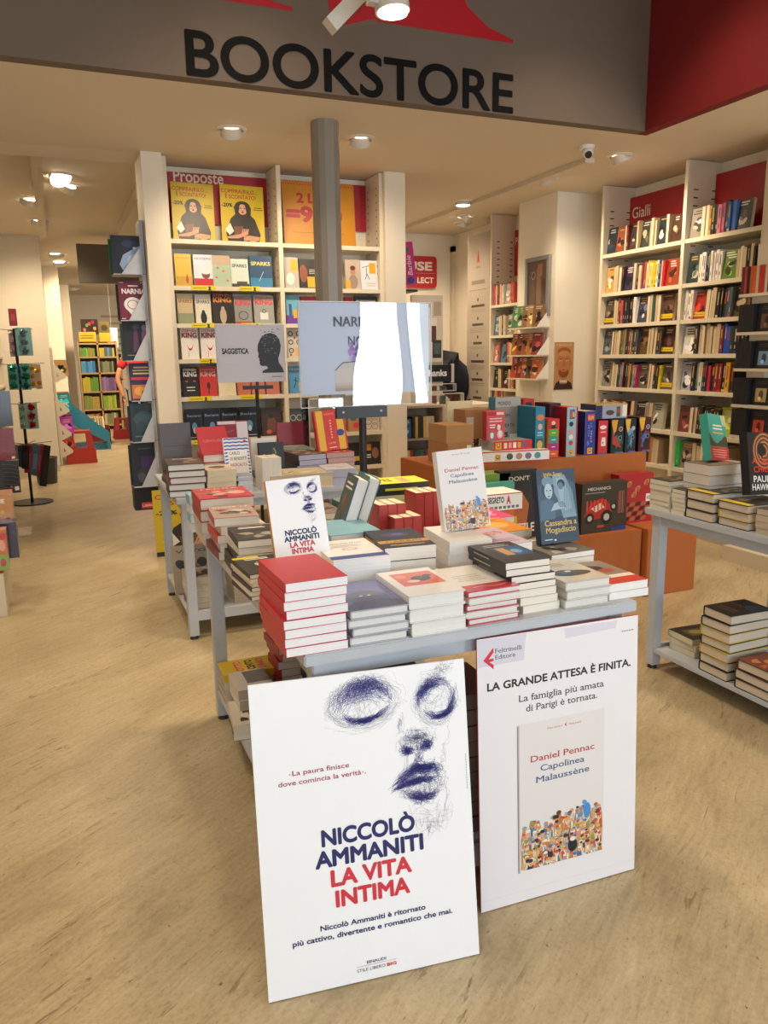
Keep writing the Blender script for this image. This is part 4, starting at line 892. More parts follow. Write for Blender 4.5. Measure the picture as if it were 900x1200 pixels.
stack('white-topped pile beside the wide cream slab on the back table', 1.27, 3.81, T2Z, .085, 2, .16, .22, ['2c2e36', 'c9cad6'], 'paperback', art=motif(66, ['b8bacb', 'd8d8e2'], 'cdced9'), pages='b8bad0', ang=-4, group=GB)
q = topz(382, 550, 4.25)
zc, _ = stack('crimson pile under the red and yellow book', q.x, 4.22, T2Z, .12, 4, .17, .22, ['8a2a4a', '9a3a5a', '7a2440', 'a8344a'], 'paperback', art=motif(67, ['c0566a', 'e0b0a0'], 'a8384e'), pages='c9a8a0', group=GB)
def art_ry(A, w, d):
    A.rect(.0004, .0004, w - .0004, d - .0004, 'e6b91c'); A.rect(w * .28, .0004, w * .72, d - .0004, 'cf2a26'); A.rect(.0003, .0004, w * .06, d - .0004, 'cf2a26'); A.rect(w * .94, .0004, w - .0004, d - .0004, 'cf2a26')
    A.text('ROBERTO', w * .34, d * .88, w * .66, .010, 'd9b45e'); [A.rect(w * .48, d * (.3 + .07 * i), w * .53, d * (.335 + .07 * i), 'e0c060') for i in range(7)]; A.text('LAURA', w * .38, d * .16, w * .62, .012, 'e0c060'); A.bars(w * .36, w * .64, d * .06, 1, .01, .005, 'f0e0c0'); A.ell(w * .80, d * .42, w * .13, d * .085, '23399a', 16)
q = PY(390, 529, 4.33); standing('large red and yellow striped book with a blue disc, upright before the clear stand', (q.x, 4.31, zc + .004), .185, .235, .045, tilt=9, lean=-4, cover='c8282a', kind='hb', art=art_ry, pages='e6dccb')
o = MB(); c = PY(388, 505, 4.42)
o.box(c.x - .13, 4.44, T2Z + .005, c.x + .09, 4.445, T2Z + .42).box(c.x - .13, 4.44, T2Z, c.x - .124, 4.60, T2Z + .42)
st = thing('book_stand', 'clear acrylic stand behind the red and yellow striped book', 'stand', (0, 0, 0)); o.build('clear_sheet', m_acryl, st)
e_ = MB()
for z in (T2Z + .415,): e_.box(c.x - .13, 4.439, z, c.x + .09, 4.446, z + .006, 'd8d6cf')
for x in (c.x - .13, c.x + .086): e_.box(x, 4.439, T2Z + .002, x + .006, 4.446, T2Z + .42, 'd8d6cf')
e_.build('sheet_edge', m_plas, st)
# lower shelf of the back table
for i, (x, y, hh, cv) in enumerate(((.53, 3.86, .17, ['7a3a34', 'c9bfae', 'cfc5b4', 'd0c6b6', 'bdb2a2']), (.76, 3.87, .12, ['cfc5b4', 'c3b8a8', 'bdb2a2']), (.98, 3.86, .22, ['c9bfae', 'c0b5a4', 'b8ad9c', 'c9bfae']), (1.2, 3.9, .16, ['8a8074', 'c9bfae', 'b8ad9c']))):
    stack(f'{("first", "second", "third", "fourth")[i]} low-shelf pile near the back table leg', x, y, .14, hh, len(cv), .16, .21, cv, 'thick book', art=motif(70 + i, ['3a3634', 'c8b8a0', '8a2a2a'], '9a8f82'), pages='b5a994', group='books on the lower shelf of the back table')
q = standing('yellow-topped book leaning on the low shelf behind the back table leg', (.60, 4.16, .145), .2, .26, .03, tilt=12, cover='c9a02c', art=motif(77, ['8a7a5a', '3a342c', 'b8a890'], 'a89a84', title='VITTO', tcol='2a2418'))

# =====================================================  BOOKS ON THE RIGHT TABLE  =====================================================
T3Z = .73; GR = 'books in piles on the right table'
def art_dk(seed, bcol='d9b81e'):
    def f(A, w, d):
        A.rect(.0004, .0004, w - .0004, d - .0004, '2c2824'); rng = random.Random(seed)
        for k in range(5): A.ell(w * rng.uniform(.2, .8), d * rng.uniform(.3, .8), w * .18, d * .06, rng.choice(['5a5040', '7a6a4a', '3f3a30', '8a8060']), 12, rng.random() * 3)
        if bcol: A.rect(.0004, .0004, w - .0004, d * .16, bcol)
    return f
stack('far corner pile of the right table', 2.335, 2.505, T3Z, .130, 6, .118, .20, ['cfc8b4', 'c8c0ac', 'cfc8b4', 'c4bca6', 'cfc8b4', '3c382c'], 'thick paperback', orient=270, art=art_dk(1, None), pages='dcd5c0', rj=2, group=GR)
stack('pale pile next to the far corner pile, right table', 2.340, 2.420, T3Z, .105, 6, .075, .20, ['cfc8b4', 'c8c0ac', 'cfc8b4', 'c4bca6', 'cfc8b4', '3a342c'], 'paperback', orient=270, art=art_dk(2, None), pages='dcd5c0', rj=1.5, group=GR)
stack('farther black and yellow hardcover pile, right table', 2.338, 2.262, T3Z, .115, 3, .15, .225, ['26241f', '26241f', '2a2620'], 'hardcover', kind='hb', orient=270, art=art_dk(3), pages='d5c7b2', rj=1, ang=-2, group=GR)
stack('nearer black and yellow hardcover pile, right table', 2.340, 2.095, T3Z, .098, 3, .15, .225, ['26241f', 'c9a81e', '2a2620'], 'hardcover', kind='hb', orient=270, art=art_dk(4), pages='d5c7b2', rj=1, ang=-2, group=GR)
stack('beige pile at the right picture edge, right table', 2.350, 1.93, T3Z, .095, 4, .145, .21, ['b9a890', 'c4b49c', 'b9a890', '3a2c26'], 'paperback', orient=270, art=motif(85, ['7a4a3a', '8a7a6a'], '4a3c34'), pages='cbb9a2', group=GR)
stack('second beige pile behind the right picture edge, right table', 2.56, 1.90, T3Z, .10, 4, .145, .21, ['b9a890', 'c4b49c', 'b9a890', '3a2c26'], 'paperback', orient=270, art=motif(86, ['7a4a3a', '8a7a6a'], '4a3c34'), pages='cbb9a2', group=GR)
q = PY(850, 553, 2.38)
zt, _ = stack('white-edged pile under the teal and red book', PY(834, 545, 2.36).x, 2.36, T3Z, PY(834, 546, 2.36).z - T3Z, 5, .15, .21, ['8a8074', '9a8f82', '8a8074', '7a7064', '8a5a34'], 'hardcover', orient=270, pages='ddd5ca', art=motif(87, ['9a8a6a', '5a4a3a'], '7c6c58'), group=GR)
def art_tr(A, w, d):
    A.rect(.0004, .0004, w - .0004, d - .0004, '3aa08c'); A.poly([(.001, d * .3), (w - .001, d * .3), (w - .001, d * .52), (w * .85, d * .55), (w * .7, d * .46), (w * .55, d * .42), (w * .4, d * .36), (w * .2, d * .42), (.001, d * .6)], '3c3a28'); A.poly([(w * .7, d - .001), (w - .001, d - .001), (w - .001, d * .75), (w * .8, d * .78)], 'b8bc8a')
    A.rect(.0004, .0004, w - .0004, d * .29, 'c4262c'); A.bars(w * .2, w * .8, d * .74, 2, d * .07, .006, 'e8e4d0'); A.bars(w * .15, w * .85, d * .58, 1, d * .07, .006, 'd8a85a'); A.bars(w * .12, w * .9, d * .22, 4, d * .05, .003, 'e8b0a8')
q = PY(842, 543, 2.45)
standing('teal and red book standing on the white-edged pile, right table', (q.x, 2.44, zt + .004), .155, .195, .035, rz=18, tilt=14, lean=8, cover='3aa08c', art=art_tr, pages='d8d2d2', kind='pb')
def art_hawk(A, w, d):
    A.rect(.0004, .0004, w - .0004, d - .0004, '131217')
    for k in range(22):
        rr = w * (.40 - .016 * k); A.ring(w * .55, d * .70, rr, w * .012, ['5a2a18', '8a4420', 'c8702c', 'e8a850', '3f5a6a'][k % 5], ry=rr * 1.1)
    A.ell(w * .45, d * .72, w * .12, d * .11, '0c0d14', 14); A.text('A CASA', w * .12, d * .50, w * .85, .020, 'd8341f', bold=.01); A.text('CHIUSA', w * .16, d * .36, w * .9, .022, 'd8341f', bold=.01)
    A.text('PAULA', w * .14, d * .20, w * .86, .024, 'ece8e2', bold=.014); A.text('HAWKINS', w * .08, d * .07, w * .95, .024, 'ece8e2', bold=.014)
q = PY(893, 562, 2.15)
stack('pile under the black thriller with red title', 2.585, 2.08, T3Z + .101, .028, 1, .14, .20, '8a5a4a', 'paperback', orient=270, rj=0) if 0 else None
standing('black thriller with red and white lettering upright at the right picture edge', (q.x + .045, 2.17, T3Z + .118), .17, .24, .035, rz=5, tilt=12, lean=4, cover='131217', art=art_hawk, pages='d8cdbd')
stack('pile under the black thriller on the right table', 2.62, 2.09, T3Z, .114, 4, .15, .20, ['b8a890', 'cbb9a2', 'b8a890', '8a3a2c'], 'paperback', orient=270, rj=.5, group=GR)
LG = 'books on the lower shelf of the right table'
stack('square black-covered pile on the right table low shelf', 2.42, 2.40, .10, .085, 3, .15, .175, ['2a2824', 'd8cfb8', '2c2a26'], 'book', kind='pb', orient=270, art=lambda A, w, d: (A.rect(.0004, .0004, w - .0004, d - .0004, '262420'), A.rect(w * .25, d * .2, w * .75, d * .8, '6a5f3a'), A.ell(w * .5, d * .5, w * .16, d * .2, 'a8965a', 12)), pages='d8d0b8', rj=3, group=LG)
stack('tall hardcover pile on the right table low shelf', 2.36, 2.16, .10, .275, 7, .15, .215, ['26241f', '26241f', 'c9a81e', '26241f', 'c9a81e', '26241f', '2a2624'], 'hardcover', kind='hb', orient=270, art=lambda A, w, d: (A.rect(.0004, .0004, w - .0004, d - .0004, '1f2022'), A.poly([(w * .5, d * .6), (w - .001, d * .5), (w - .001, d * .95), (w * .55, d * .9)], '2f4a66'), A.text('KEN', w * .15, d * .55, w * .5, .02, '8a4a3a'), A.bars(w * .1, w * .8, d * .3, 2, d * .1, .005, '8a5a44')), pages='d5c7b2', rj=2, jit=.005, group=LG)
stack('orange-covered pile on the right table low shelf', 2.36, 1.96, .10, .115, 3, .16, .215, ['26241f', '3a2c24', '4a2a1c'], 'hardcover', kind='hb', orient=270, art=motif(91, ['c8642c', 'd9843c', '8a3a1c'], '7a3a20'), pages='d5c7b2', group=LG)

# =====================================================  GAME BOXES ON THE ORANGE DISPLAY  =====================================================
def gbox(label, x, y, z, w, d, h, c, side=None, front=None, top=None, rz=0, cat='game box', name='game_box', sart=None, group=None, material=None):
    t = thing(name, label, cat, (x, y, z), math.radians(rz), group)
    MB().box(0, 0, 0, w, d, h - .0, c).build('box_body', material or m_cover, t, bevel=.0015)
    p = MB()
    if side: p.box(w, .002, .002, w + .0006, d - .002, h - .002, side); p.box(-.0006, .002, .002, 0, d - .002, h - .002, side)
    if front: front(Art(p, (0, 0, 0), (1, 0, 0), (0, 0, 1), .0008), w, h)
    if top: top(Art(p, (0, 0, h), (1, 0, 0), (0, 1, 0), .0008), w, d)
    if sart: sart(Art(p, (0, d, 0), (0, -1, 0), (0, 0, 1), .0012), d, h)
    if p.v: p.build('box_print', m_print, t)
    return t
GZ, GY = .8005, 3.735
def gx(px): return PY(px, 520, GY).x
def gh(px, py): return PY(px, py, GY).z - GZ
def logo(A, x, y, s): A.rect(x - s, y - s, x + s, y + s, 'e0b41e'); A.ell(x, y + s * .1, s * .55, s * .65, 'c02a2a', 12); A.ell(x, y + s * .2, s * .3, s * .35, 'e8c8a8', 10)
def f1(A, w, h): A.rect(0, 0, w, h, 'f0ece4'); A.rect(0, 0, w, .006, 'c8202a'); A.rect(0, h - .006, w, h, 'c8202a'); logo(A, w * .22, h * .45, h * .28); [A.ell(w * (.4 + .14 * i), h * .5, w * .05, h * .3, ('4a5a2c', 'b8866a', '7a6a8a', '4a9aaa')[i], 12) for i in range(4)]
gbox('long white game box with red trim, lowest flat box on the orange step', gx(566), 3.735, GZ, .40, .20, .062, 'e8e2d6', 'c8202a', f1, rz=-8)
def f2(A, w, h): A.rect(0, 0, w, h, 'c8282c'); logo(A, w * .12, h * .5, h * .36); [A.rect(w * (.26 + .12 * i), h * .2, w * (.34 + .12 * i), h * .8, ('e8d8b8', 'e89a9a', 'f0ece0', 'd8a02c', '3a6aa0')[i]) for i in range(5)]
x0 = gx(588); gbox('smaller flat red game box lying on the long white one', x0 - .045, 3.745, GZ + .063, .25, .17, .052, 'a8a49a', None, f2)
def f3(A, w, h):
    A.rect(0, 0, w, h, 'd04a54'); A.rect(w * .04, h * .84, w * .5, h * .97, 'b8202c'); A.rect(w * .55, h * .86, w * .95, h * .95, 'e8c8c8'); A.bars(w * .1, w * .9, h * .72, 2, h * .09, h * .03, 'f0dcd8'); A.bars(w * .15, w * .5, h * .5, 2, h * .08, h * .04, 'f4e8e4')
    for x, y, c in ((.3, .16, '2a8a9a'), (.68, .42, 'c8283a'), (.75, .2, 'e8b0b0')): A.ell(w * x, h * y, w * .17, h * .15, c, 16); A.ell(w * x, h * y, w * .10, h * .10, 'f0d8c8', 12); A.ell(w * x, h * (y + .06), w * .10, h * .05, 'e8e4e0', 10)
gbox('coral red quiz box with round portraits standing on the flat boxes', gx(577), 3.80, GZ + .116, .115, .05, .165, 'd04a54', 'b83a44', f3)
def f4(A, w, h):
    A.rect(0, 0, w, h, '8a8074'); A.rect(0, h * .84, w, h, 'a8a49c'); A.text('MONDO', w * .1, h * .87, w * .6, h * .06, '3a3632', bold=.02); A.text('HAPPY', w * .2, h * .66, w * .6, h * .06, '2e2a28', bold=.01); A.text('DEATH', w * .3, h * .50, w * .75, h * .06, '2e2a28', bold=.01); A.rect(w * .05, h * .1, w * .5, h * .42, '3a3632'); A.rect(w * .58, h * .1, w * .9, h * .38, 'cfc8bc'); A.bars(w * .1, w * .45, h * .35, 4, h * .06, h * .02, 'a8a098')
gbox('large grey-brown game box standing behind the coral red one', gx(601), 3.93, GZ, .17, .08, gh(604, 472) + .02, '77706a', '2a7a9a', f4)
def f5(A, w, h): A.rect(0, 0, w, h, '1f7fa0'); A.ell(w * .5, h * .8, w * .4, h * .06, 'd87a3a', 12); A.ell(w * .5, h * .62, w * .25, h * .06, 'e0b090', 12); A.bars(w * .15, w * .85, h * .5, 2, h * .05, h * .02, 'b8dce4'); A.rect(w * .1, h * .16, w * .9, h * .4, '3a5a5a'); A.ell(w * .5, h * .28, w * .3, h * .08, 'c8a84a', 12); logo(A, w * .7, h * .07, w * .18)
gbox('upright turquoise game box beside the flat boxes', gx(627.5), 3.74, GZ, .062, .22, gh(634, 477), '1f7fa0', '1a6a88', f5)
def f5b(A, w, h): A.rect(0, 0, w, h, 'c02a30'); A.rect(w * .2, h * .86, w * .8, h * .94, '2a2224'); A.text('CACTUS', w * .08, h * .72, w * .92, h * .06, 'e8c8b8', bold=.02)
gbox('red game box standing behind the turquoise one', gx(640), 3.98, GZ, .075, .12, gh(646, 476) + .03, 'b0262c', None, f5b)
def f6(A, w, h):
    for i, c in enumerate(('e0642a', 'a82a8a', '2a9a8a', '5ab02c')): A.rect(w * .06, h * (.03 + .18 * i), w * .90, h * (.20 + .18 * i), c)
    A.rect(w * .06, h * .75, w * .9, h * .98, 'c8202a'); A.ell(w * .45, h * .90, w * .18, h * .055, 'e8c8a8', 12); A.poly([(w * .2, h * .76), (w * .72, h * .76), (w * .6, h * .85), (w * .32, h * .85)], '24202a'); [A.bars(w * .3, w * .7, h * (.10 + .18 * i), 1, .01, h * .02, 'f0e8d8') for i in range(4)]
gbox('slim upright quiz box striped orange purple teal and green', gx(642), 3.735, GZ, .075, .18, gh(650, 491), 'd8342a', 'd8842a', f6)
gbox('dark maroon game box standing behind the striped one', gx(658), 3.86, GZ, .075, .16, gh(662, 476) + .01, '4a1f2c', '2a1a22', lambda A, w, h: (A.rect(0, 0, w, h, '3f1c2a'), A.ell(w * .5, h * .6, w * .3, h * .12, '7a2a34', 12)))
def f7(A, w, h):
    A.rect(0, 0, w, h, '8fc0cc'); A.rect(w * .86, 0, w, h, 'c8202a'); A.rect(w * .25, h * .76, w * .7, h * .95, '2a5a9a'); A.rect(w * .32, h * .78, w * .5, h * .93, 'd84a34'); A.rect(w * .52, h * .8, w * .66, h * .9, 'e0c02c')
    for y, c in ((.66, '2a2a30'), (.5, 'e88a9a'), (.4, 'e8e4e0'), (.28, 'c83a4a')): A.ell(w * .42, h * y, w * .2, h * .05, c, 12)
    logo(A, w * .45, h * .09, w * .22)
gbox('pale blue upright game box with red edges, middle of the top row', gx(664), 3.74, GZ, .075, .22, gh(672, 477), 'c8202a', '8a1a24', f7)
def f8(A, w, h):
    A.rect(0, 0, w, h, '2a3a98'); A.rect(w * .2, h * .78, w * .85, h * .93, 'd83a4a'); A.text('BUM', w * .28, h * .81, w * .78, h * .08, 'e0c02c', bold=.03)
    for i, ch in enumerate('IL CORPO'): A.text(ch, w * .55, h * (.70 - .058 * i), None, h * .035, 'e8e8f4', bold=.02) if ch != ' ' else None
    for i, ch in enumerate('UMANO'): A.text(ch, w * .28, h * (.66 - .058 * i), None, h * .035, 'b8c4f0', bold=.01)
    A.ell(w * .3, h * .28, w * .12, h * .06, '5a7ad0', 10); logo(A, w * .5, h * .10, w * .25)
gbox('royal blue upright game box with a cream top edge', gx(686.5), 3.745, GZ, .072, .2, gh(692, 482), 'e6dcc4', '1e2a6a', f8)
def f9(A, w, h): A.rect(0, 0, w, h, 'cc303c'); A.ell(w * .5, h * .8, w * .36, h * .06, 'f0e4e0', 12); A.rect(w * .25, h * .64, w * .8, h * .68, 'e8b0a8'); A.rect(w * .34, h * .24, w * .82, h * .42, 'ece4dc'); A.rect(w * .4, h * .42, w * .78, h * .5, 'ece4dc'); A.ell(w * .5, h * .34, w * .07, h * .03, '8a2a30', 8); A.rect(0, 0, w, h * .035, '3a5ab0')
gbox('small red upright game box right of the royal blue one', gx(702), 3.745, GZ, .066, .19, gh(709, 493), 'b0262e', '6a1820', f9)
def fm(c1, c2, c3, yc):
    def f(A, w, h):
        A.rect(0, 0, w, h, c1); rng = random.Random(c1)
        for k in range(16): A.poly([(w * rng.uniform(.05, .95), h * rng.uniform(.1, .75)) for _ in range(3)], rng.choice([c2, c3, '151a1e', shade(c2, .6)]))
        A.poly([(0, h), (w * .5, h), (w * .38, h * .66), (w * .2, h * .6), (0, h * .9)], yc); A.ring(w * .75, h * .72, w * .16, w * .035, 'c8ccd0'); A.ell(w * .75, h * .72, w * .11, h * .06, c3, 12); A.ring(w * .73, h * .45, w * .15, w * .03, 'a8acb0'); A.ell(w * .73, h * .45, w * .10, h * .05, '0e1418', 12); A.rect(w * .35, 0, w, h * .04, '4a6ab8')
    return f
gbox('dark green monster game box, first of the three dark ones', gx(716.5), 3.74, GZ, .090, .17, gh(725, 492), '18282c', '101a1c', fm('16292a', '2a6a5a', 'b83a3a', 'd8a02c'))
gbox('dark blue monster game box, middle of the three dark ones', gx(733), 3.742, GZ, .078, .17, gh(741, 491), '16222e', '101820', fm('16242e', '5a9ac0', '9ac0d0', 'e0b030'))
gbox('dark red monster game box at the right end of the orange step', gx(748.5), 3.738, GZ, .088, .17, gh(757, 489), '3a1214', '2a0c10', fm('4a1416', 'c83a2a', '4a6ab8', 'e0b030'))
gbox('wide pale violet game box lying on the dark monster boxes', gx(699.5), 3.755, GZ + gh(742, 490) + .004, .225, .15, .085, 'a8905a', '1f2a5a', lambda A, w, h: (A.rect(0, 0, w, h, '9aa0b8'), A.rect(0, 0, w * .2, h, '1f2a5a'), A.ell(w * .45, h * .4, w * .14, h * .18, '4a4438', 12), A.rect(w * .66, h * .1, w * .78, h * .8, '3a5a34'), A.ell(w * .72, h * .5, w * .05, h * .16, 'c03a2c', 10), A.rect(w * .85, h * .1, w, h * .9, 'e8e0c8'), A.rect(0, h * .92, w, h, 'c8a44a')))
gbox('short dark support box hidden behind the small red game box', gx(702) + .002, 3.94, GZ, .07, .1, gh(709, 493) + .02, '2a2226') if 0 else None
# boxes on the lower front steps
FZ = .396
def fc(A, w, h):
    A.rect(0, 0, w, h, '3f3830'); A.text('MECHANICS', w * .12, h * .86, w * .62, h * .055, 'd8d4cc', bold=.02); A.rect(w * .06, h * .8, w * .5, h * .815, 'a8a49c')
    A.poly([(w * .05, h * .35), (w * .2, h * .62), (w * .45, h * .7), (w * .62, h * .55), (w * .7, h * .42), (w * .5, h * .3), (w * .2, h * .26)], 'b82a24')
    A.poly([(w * .2, h * .5), (w * .42, h * .6), (w * .5, h * .5), (w * .3, h * .42)], 'e0dcd4'); [A.rect(w * (.1 + .08 * i), h * .45, w * (.13 + .08 * i), h * .66, 'e4482c') for i in range(6)]
    for x, y, r in ((.18, .3, .1), (.55, .3, .13), (.7, .5, .08)): A.ell(w * x, h * y, w * r, w * r, '1c1c1e', 18); A.ell(w * x, h * y, w * r * .5, w * r * .5, 'c8c4bc', 12)
    [A.rect(w * (.8 + .03 * i), h * .35, w * (.815 + .03 * i), h * .8, ('c83a2c', '8a8a88')[i % 2]) for i in range(5)]; A.rect(w * .35, h * .1, w * .5, h * .15, 'c8482c'); A.rect(w * .66, 0, w, h * .08, '2a4a9a')
q0, q1 = PY(683, 620, 3.50), PY(733, 620, 3.50); hh = PY(700, 566, 3.5).z - FZ
gbox('brown construction kit box picturing a red off-road car', q0.x - .02, 3.49, FZ, q1.x - q0.x + .02, .075, hh, '3f3830', '2e2822', fc, rz=2)
def fch(A, w, h):
    A.rect(0, 0, w, h, 'b02428')
    for i in range(5):
        for j in range(4): A.poly([(w * (.02 + .16 * i + .05 * j), h * (.04 + .10 * j)), (w * (.16 + .16 * i + .05 * j), h * (.05 + .10 * j)), (w * (.2 + .16 * i + .05 * j), h * (.13 + .10 * j)), (w * (.07 + .16 * i + .05 * j), h * (.12 + .10 * j))], '3a2018' if (i + j) % 2 else 'a8683c')
    for x, y in ((.3, .8), (.55, .7), (.8, .82), (.45, .58)): A.ell(w * x, h * y, w * .09, h * .05, 'c8865a', 10, .7); A.rect(w * (x - .03), h * (y - .06), w * (x + .05), h * (y + .03), 'a8643c')
    A.rect(w * .8, h * .42, w * .98, h * .58, 'f0ece4'); A.text('101', w * .83, h * .46, w * .95, h * .07, '2a2a2a', bold=.02)
q0, q1 = PY(722, 615, 3.60), PY(762, 615, 3.60)
gbox('red board game box with chequered board and dice, beside the construction kit', q0.x + .005, 3.60, .4005, q1.x - q0.x, .075, PY(740, 556, 3.6).z - .40, 'b02428', '8a1a20', fch)
q0, q1 = PY(586, 600, 3.55), PY(624, 600, 3.55)
gbox('dark game box with white lettering left of the standing blue-grey novel', q0.x, 3.56, FZ, q1.x - q0.x + .03, .06, PY(600, 552, 3.55).z - FZ, '2e2a28', '1e1c1c', lambda A, w, h: (A.rect(0, 0, w, h, '2e2a28'), A.text("DON'T", w * .25, h * .85, w * .8, h * .06, 'd8d0c4', bold=.02), A.poly([(w * .3, 0), (w * .7, 0), (w * .8, h * .5), (w * .6, h * .68), (w * .35, h * .6)], 'b86a3a'), A.text('PUZZLE', w * .2, h * .1, w * .95, h * .12, 'ece4d8', bold=.03)))
def fcz(A, w, h): A.rect(0, 0, w, h, '5ab0a4'); A.text('CONCERTO', w * .1, h * .55, w * .7, h * .14, 'ece8d8', bold=.02); [A.line([(w * (.05 + .09 * k), h * (.35 + .06 * math.sin(k * 1.3) - .08 * i)) for k in range(8)], h * .02, 'e8e4d0') for i in range(3)]; A.rect(w * .75, 0, w, h * .6, 'd8742c'); logo(A, w * .87, h * .3, h * .14); A.rect(0, 0, w * .7, h * .1, 'c8302c')
q0 = PY(556, 600, 3.52)
gbox('turquoise game box with an orange corner, behind the standing crowd novel', PY(560, 600, 3.5).x, 3.50, FZ, PY(601, 600, 3.5).x - PY(560, 600, 3.5).x, .05, PY(580, 566, 3.5).z - FZ, '5ab0a4', 'd8742c', fcz, rz=-3)
gbox('green and purple game box lying behind the turquoise one', q0.x - .02, 3.56, FZ, .26, .14, PY(560, 558, 3.6).z - FZ + .01, '8aa04a', '6a3a7a', lambda A, w, h: (A.rect(0, 0, w, h, '7aa04a'), A.ell(w * .6, h * .8, w * .1, h * .08, '6a3a8a', 10)))
def fse(A, w, h): A.rect(0, 0, w, h, 'ebe6dc'); A.rect(0, 0, w, h * .06, 'c8302c'); A.rect(0, h * .94, w, h, 'c8302c'); A.text('SEGRETO', w * .03, h * .5, w * .48, h * .3, '2a2824', bold=.04); A.text('A', w * .56, h * .42, w * .66, h * .42, 'c8202a', bold=.06); [A.rect(w * (.1 + .12 * i), h * .15, w * (.18 + .12 * i), h * .3, '6a655c') for i in range(7)]
q0, q1 = PY(572, 612, 3.0), PY(621, 612, 3.0)
gbox('white game box with red trim and black lettering at the back of the front table' if 0 else 'white red-trimmed game box lying at the foot of the orange display', PY(570, 612, 2.73).x, 2.73, .7555, .17, .15, .075, 'ebe6dc', 'ebe6dc', fse)
# cardboard cartons beside the games
gbox('lower cardboard carton at the left end of the orange step', PY(523, 500, 3.78).x, 3.76, GZ, .16, .25, .115, 'a87a4c', None, lambda A, w, h: A.rect(w * .72, h * .3, w * .9, h * .9, 'e0dccf'), cat='carton', name='cardboard_carton', material=m_card)
gbox('upper cardboard carton with black print behind the flat game boxes', PY(543, 500, 4.0).x, 3.98, GZ, .19, .2, PY(560, 480, 3.98).z - GZ, 'a3744a', None, lambda A, w, h: (A.text('LIBRI', w * .06, h * .25, w * .6, h * .14, '2c2018', bold=.04), A.ring(w * .78, h * .32, w * .09, w * .03, '2c2018'), A.rect(w * .05, h * .5, w * .3, h * .85, 'c8b8a0')), cat='carton', name='cardboard_carton', material=m_card)
gbox('cream carton lying on the lower cardboard carton', PY(523, 500, 3.78).x + .0, 3.78, GZ + .1155, .17, .22, PY(540, 498, 3.78).z - GZ - .116 if PY(540, 498, 3.78).z - GZ > .14 else .05, 'b08354', None, None, cat='carton', name='cardboard_carton', material=m_card)
MBp = gbox('cream panel standing behind the cardboard cartons', PY(524, 480, 4.12).x, 4.12, GZ, .17, .02, PY(540, 470, 4.12).z - GZ, 'd8cba4', None, None, cat='panel', name='cream_panel', material=m_card)
gbox('flat pack of pocket books with orange and purple spines beside the coral box', PY(541, 520, 3.74).x + .15 - .15, 3.74, GZ + .0, .12, .12, .0001 + .05, 'd0a868', None, lambda A, w, h: [A.rect(w * (.45 + .18 * i), 0, w * (.6 + .18 * i), h, ('d0602a', '8a2a6a', '2a7a6a')[i]) for i in range(3)], cat='book pack', name='book_pack') if 0 else None

# =====================================================  BOOKS IN THE RIGHT BOOKCASE  =====================================================
MS = lambda ex, ey, ez, p: Matrix(((ex[0], ey[0], ez[0], p[0]), (ex[1], ey[1], ez[1], p[1]), (ex[2], ey[2], ez[2], p[2]), (0, 0, 0, 1)))
_sm = {}
def sbook(label, w, h, t, M, cover, pages='d0bfa0', art=None, spine=None, group=None, key=None):
    k = (round(w, 3), round(h, 3), round(t, 4), cover, pages, key if key is not None else (id(art) if art else None))
    if k not in _sm or (art and key is None):
        def ap(c, w_, d_, t_):
            if art: art(Art(c, (0, 0, t_)), w_, d_)
            if spine: spine(Art(c, (0, d_, 0), (0, -1, 0), (0, 0, 1), .0004), d_, t_)
        _sm[k] = simple_mesh(w, h, t, cover, pages, ap)
    o = link('book', _sm[k], None, M); return tag(o, label, 'book', group)
def cover_art(seed, base, yellow=False, pale=False):
    r_ = random.Random(seed); pal = [shade(base, .45), shade(base, 1.5), 'c9b89a' if r_.random() < .6 else 'd8d4cc', shade(base, 2.0), '1c1a1c']
    def f(A, w, d):
        A.step = 4e-5; A.rect(.001, .001, w - .001, d - .001, base)
        for k in range(6):
            x, y = r_.uniform(.25, .75) * w, r_.uniform(.2, .6) * d
            A.ell(x, y, r_.uniform(.08, .26) * w, r_.uniform(.04, .15) * d, r_.choice(pal), 10, r_.random() * 3)
        tc = r_.choice(['d8cfbc', 'b8b0a4', 'c8a060', 'd8d4cc']) if not pale else '3a3630'
        for i in range(r_.choice([1, 2, 2, 3])): A.rect(w * (.12 + r_.uniform(0, .2)), d * (.88 - .085 * i), w * (.88 - r_.uniform(0, .25)), d * (.92 - .085 * i), tc)
        if yellow: A.rect(.001, d * .10, w - .001, d * .26, 'd9b91e'); A.rect(w * .2, d * .155, w * .85, d * .18, '9a7a14'); A.ell(w * .1, d * .18, w * .05, d * .035, '8a2a1c', 8)
    return f
def spine_art(seed, base):
    r_ = random.Random(seed)
    def f(A, d, t):
        lum = sum(lin(base)); c = 'b8ae98' if lum < .8 else '4a4444'
        if r_.random() < .8: A.rect(d * .12, t * .35, d * r_.uniform(.4, .6), t * .65, r_.choice([c, c, 'c8a24a', 'b8442c']))
        if r_.random() < .6: A.rect(d * r_.uniform(.66, .7), t * .36, d * .82, t * .62, c)
        if r_.random() < .4: A.rect(d * .9, t * .15, d * .97, t * .85, r_.choice(['c8302c', 'd8c8a0', '2a4a8a']))
    return f
SHORD = ['top', 'second', 'third', 'fourth', 'fifth', 'sixth', 'seventh']
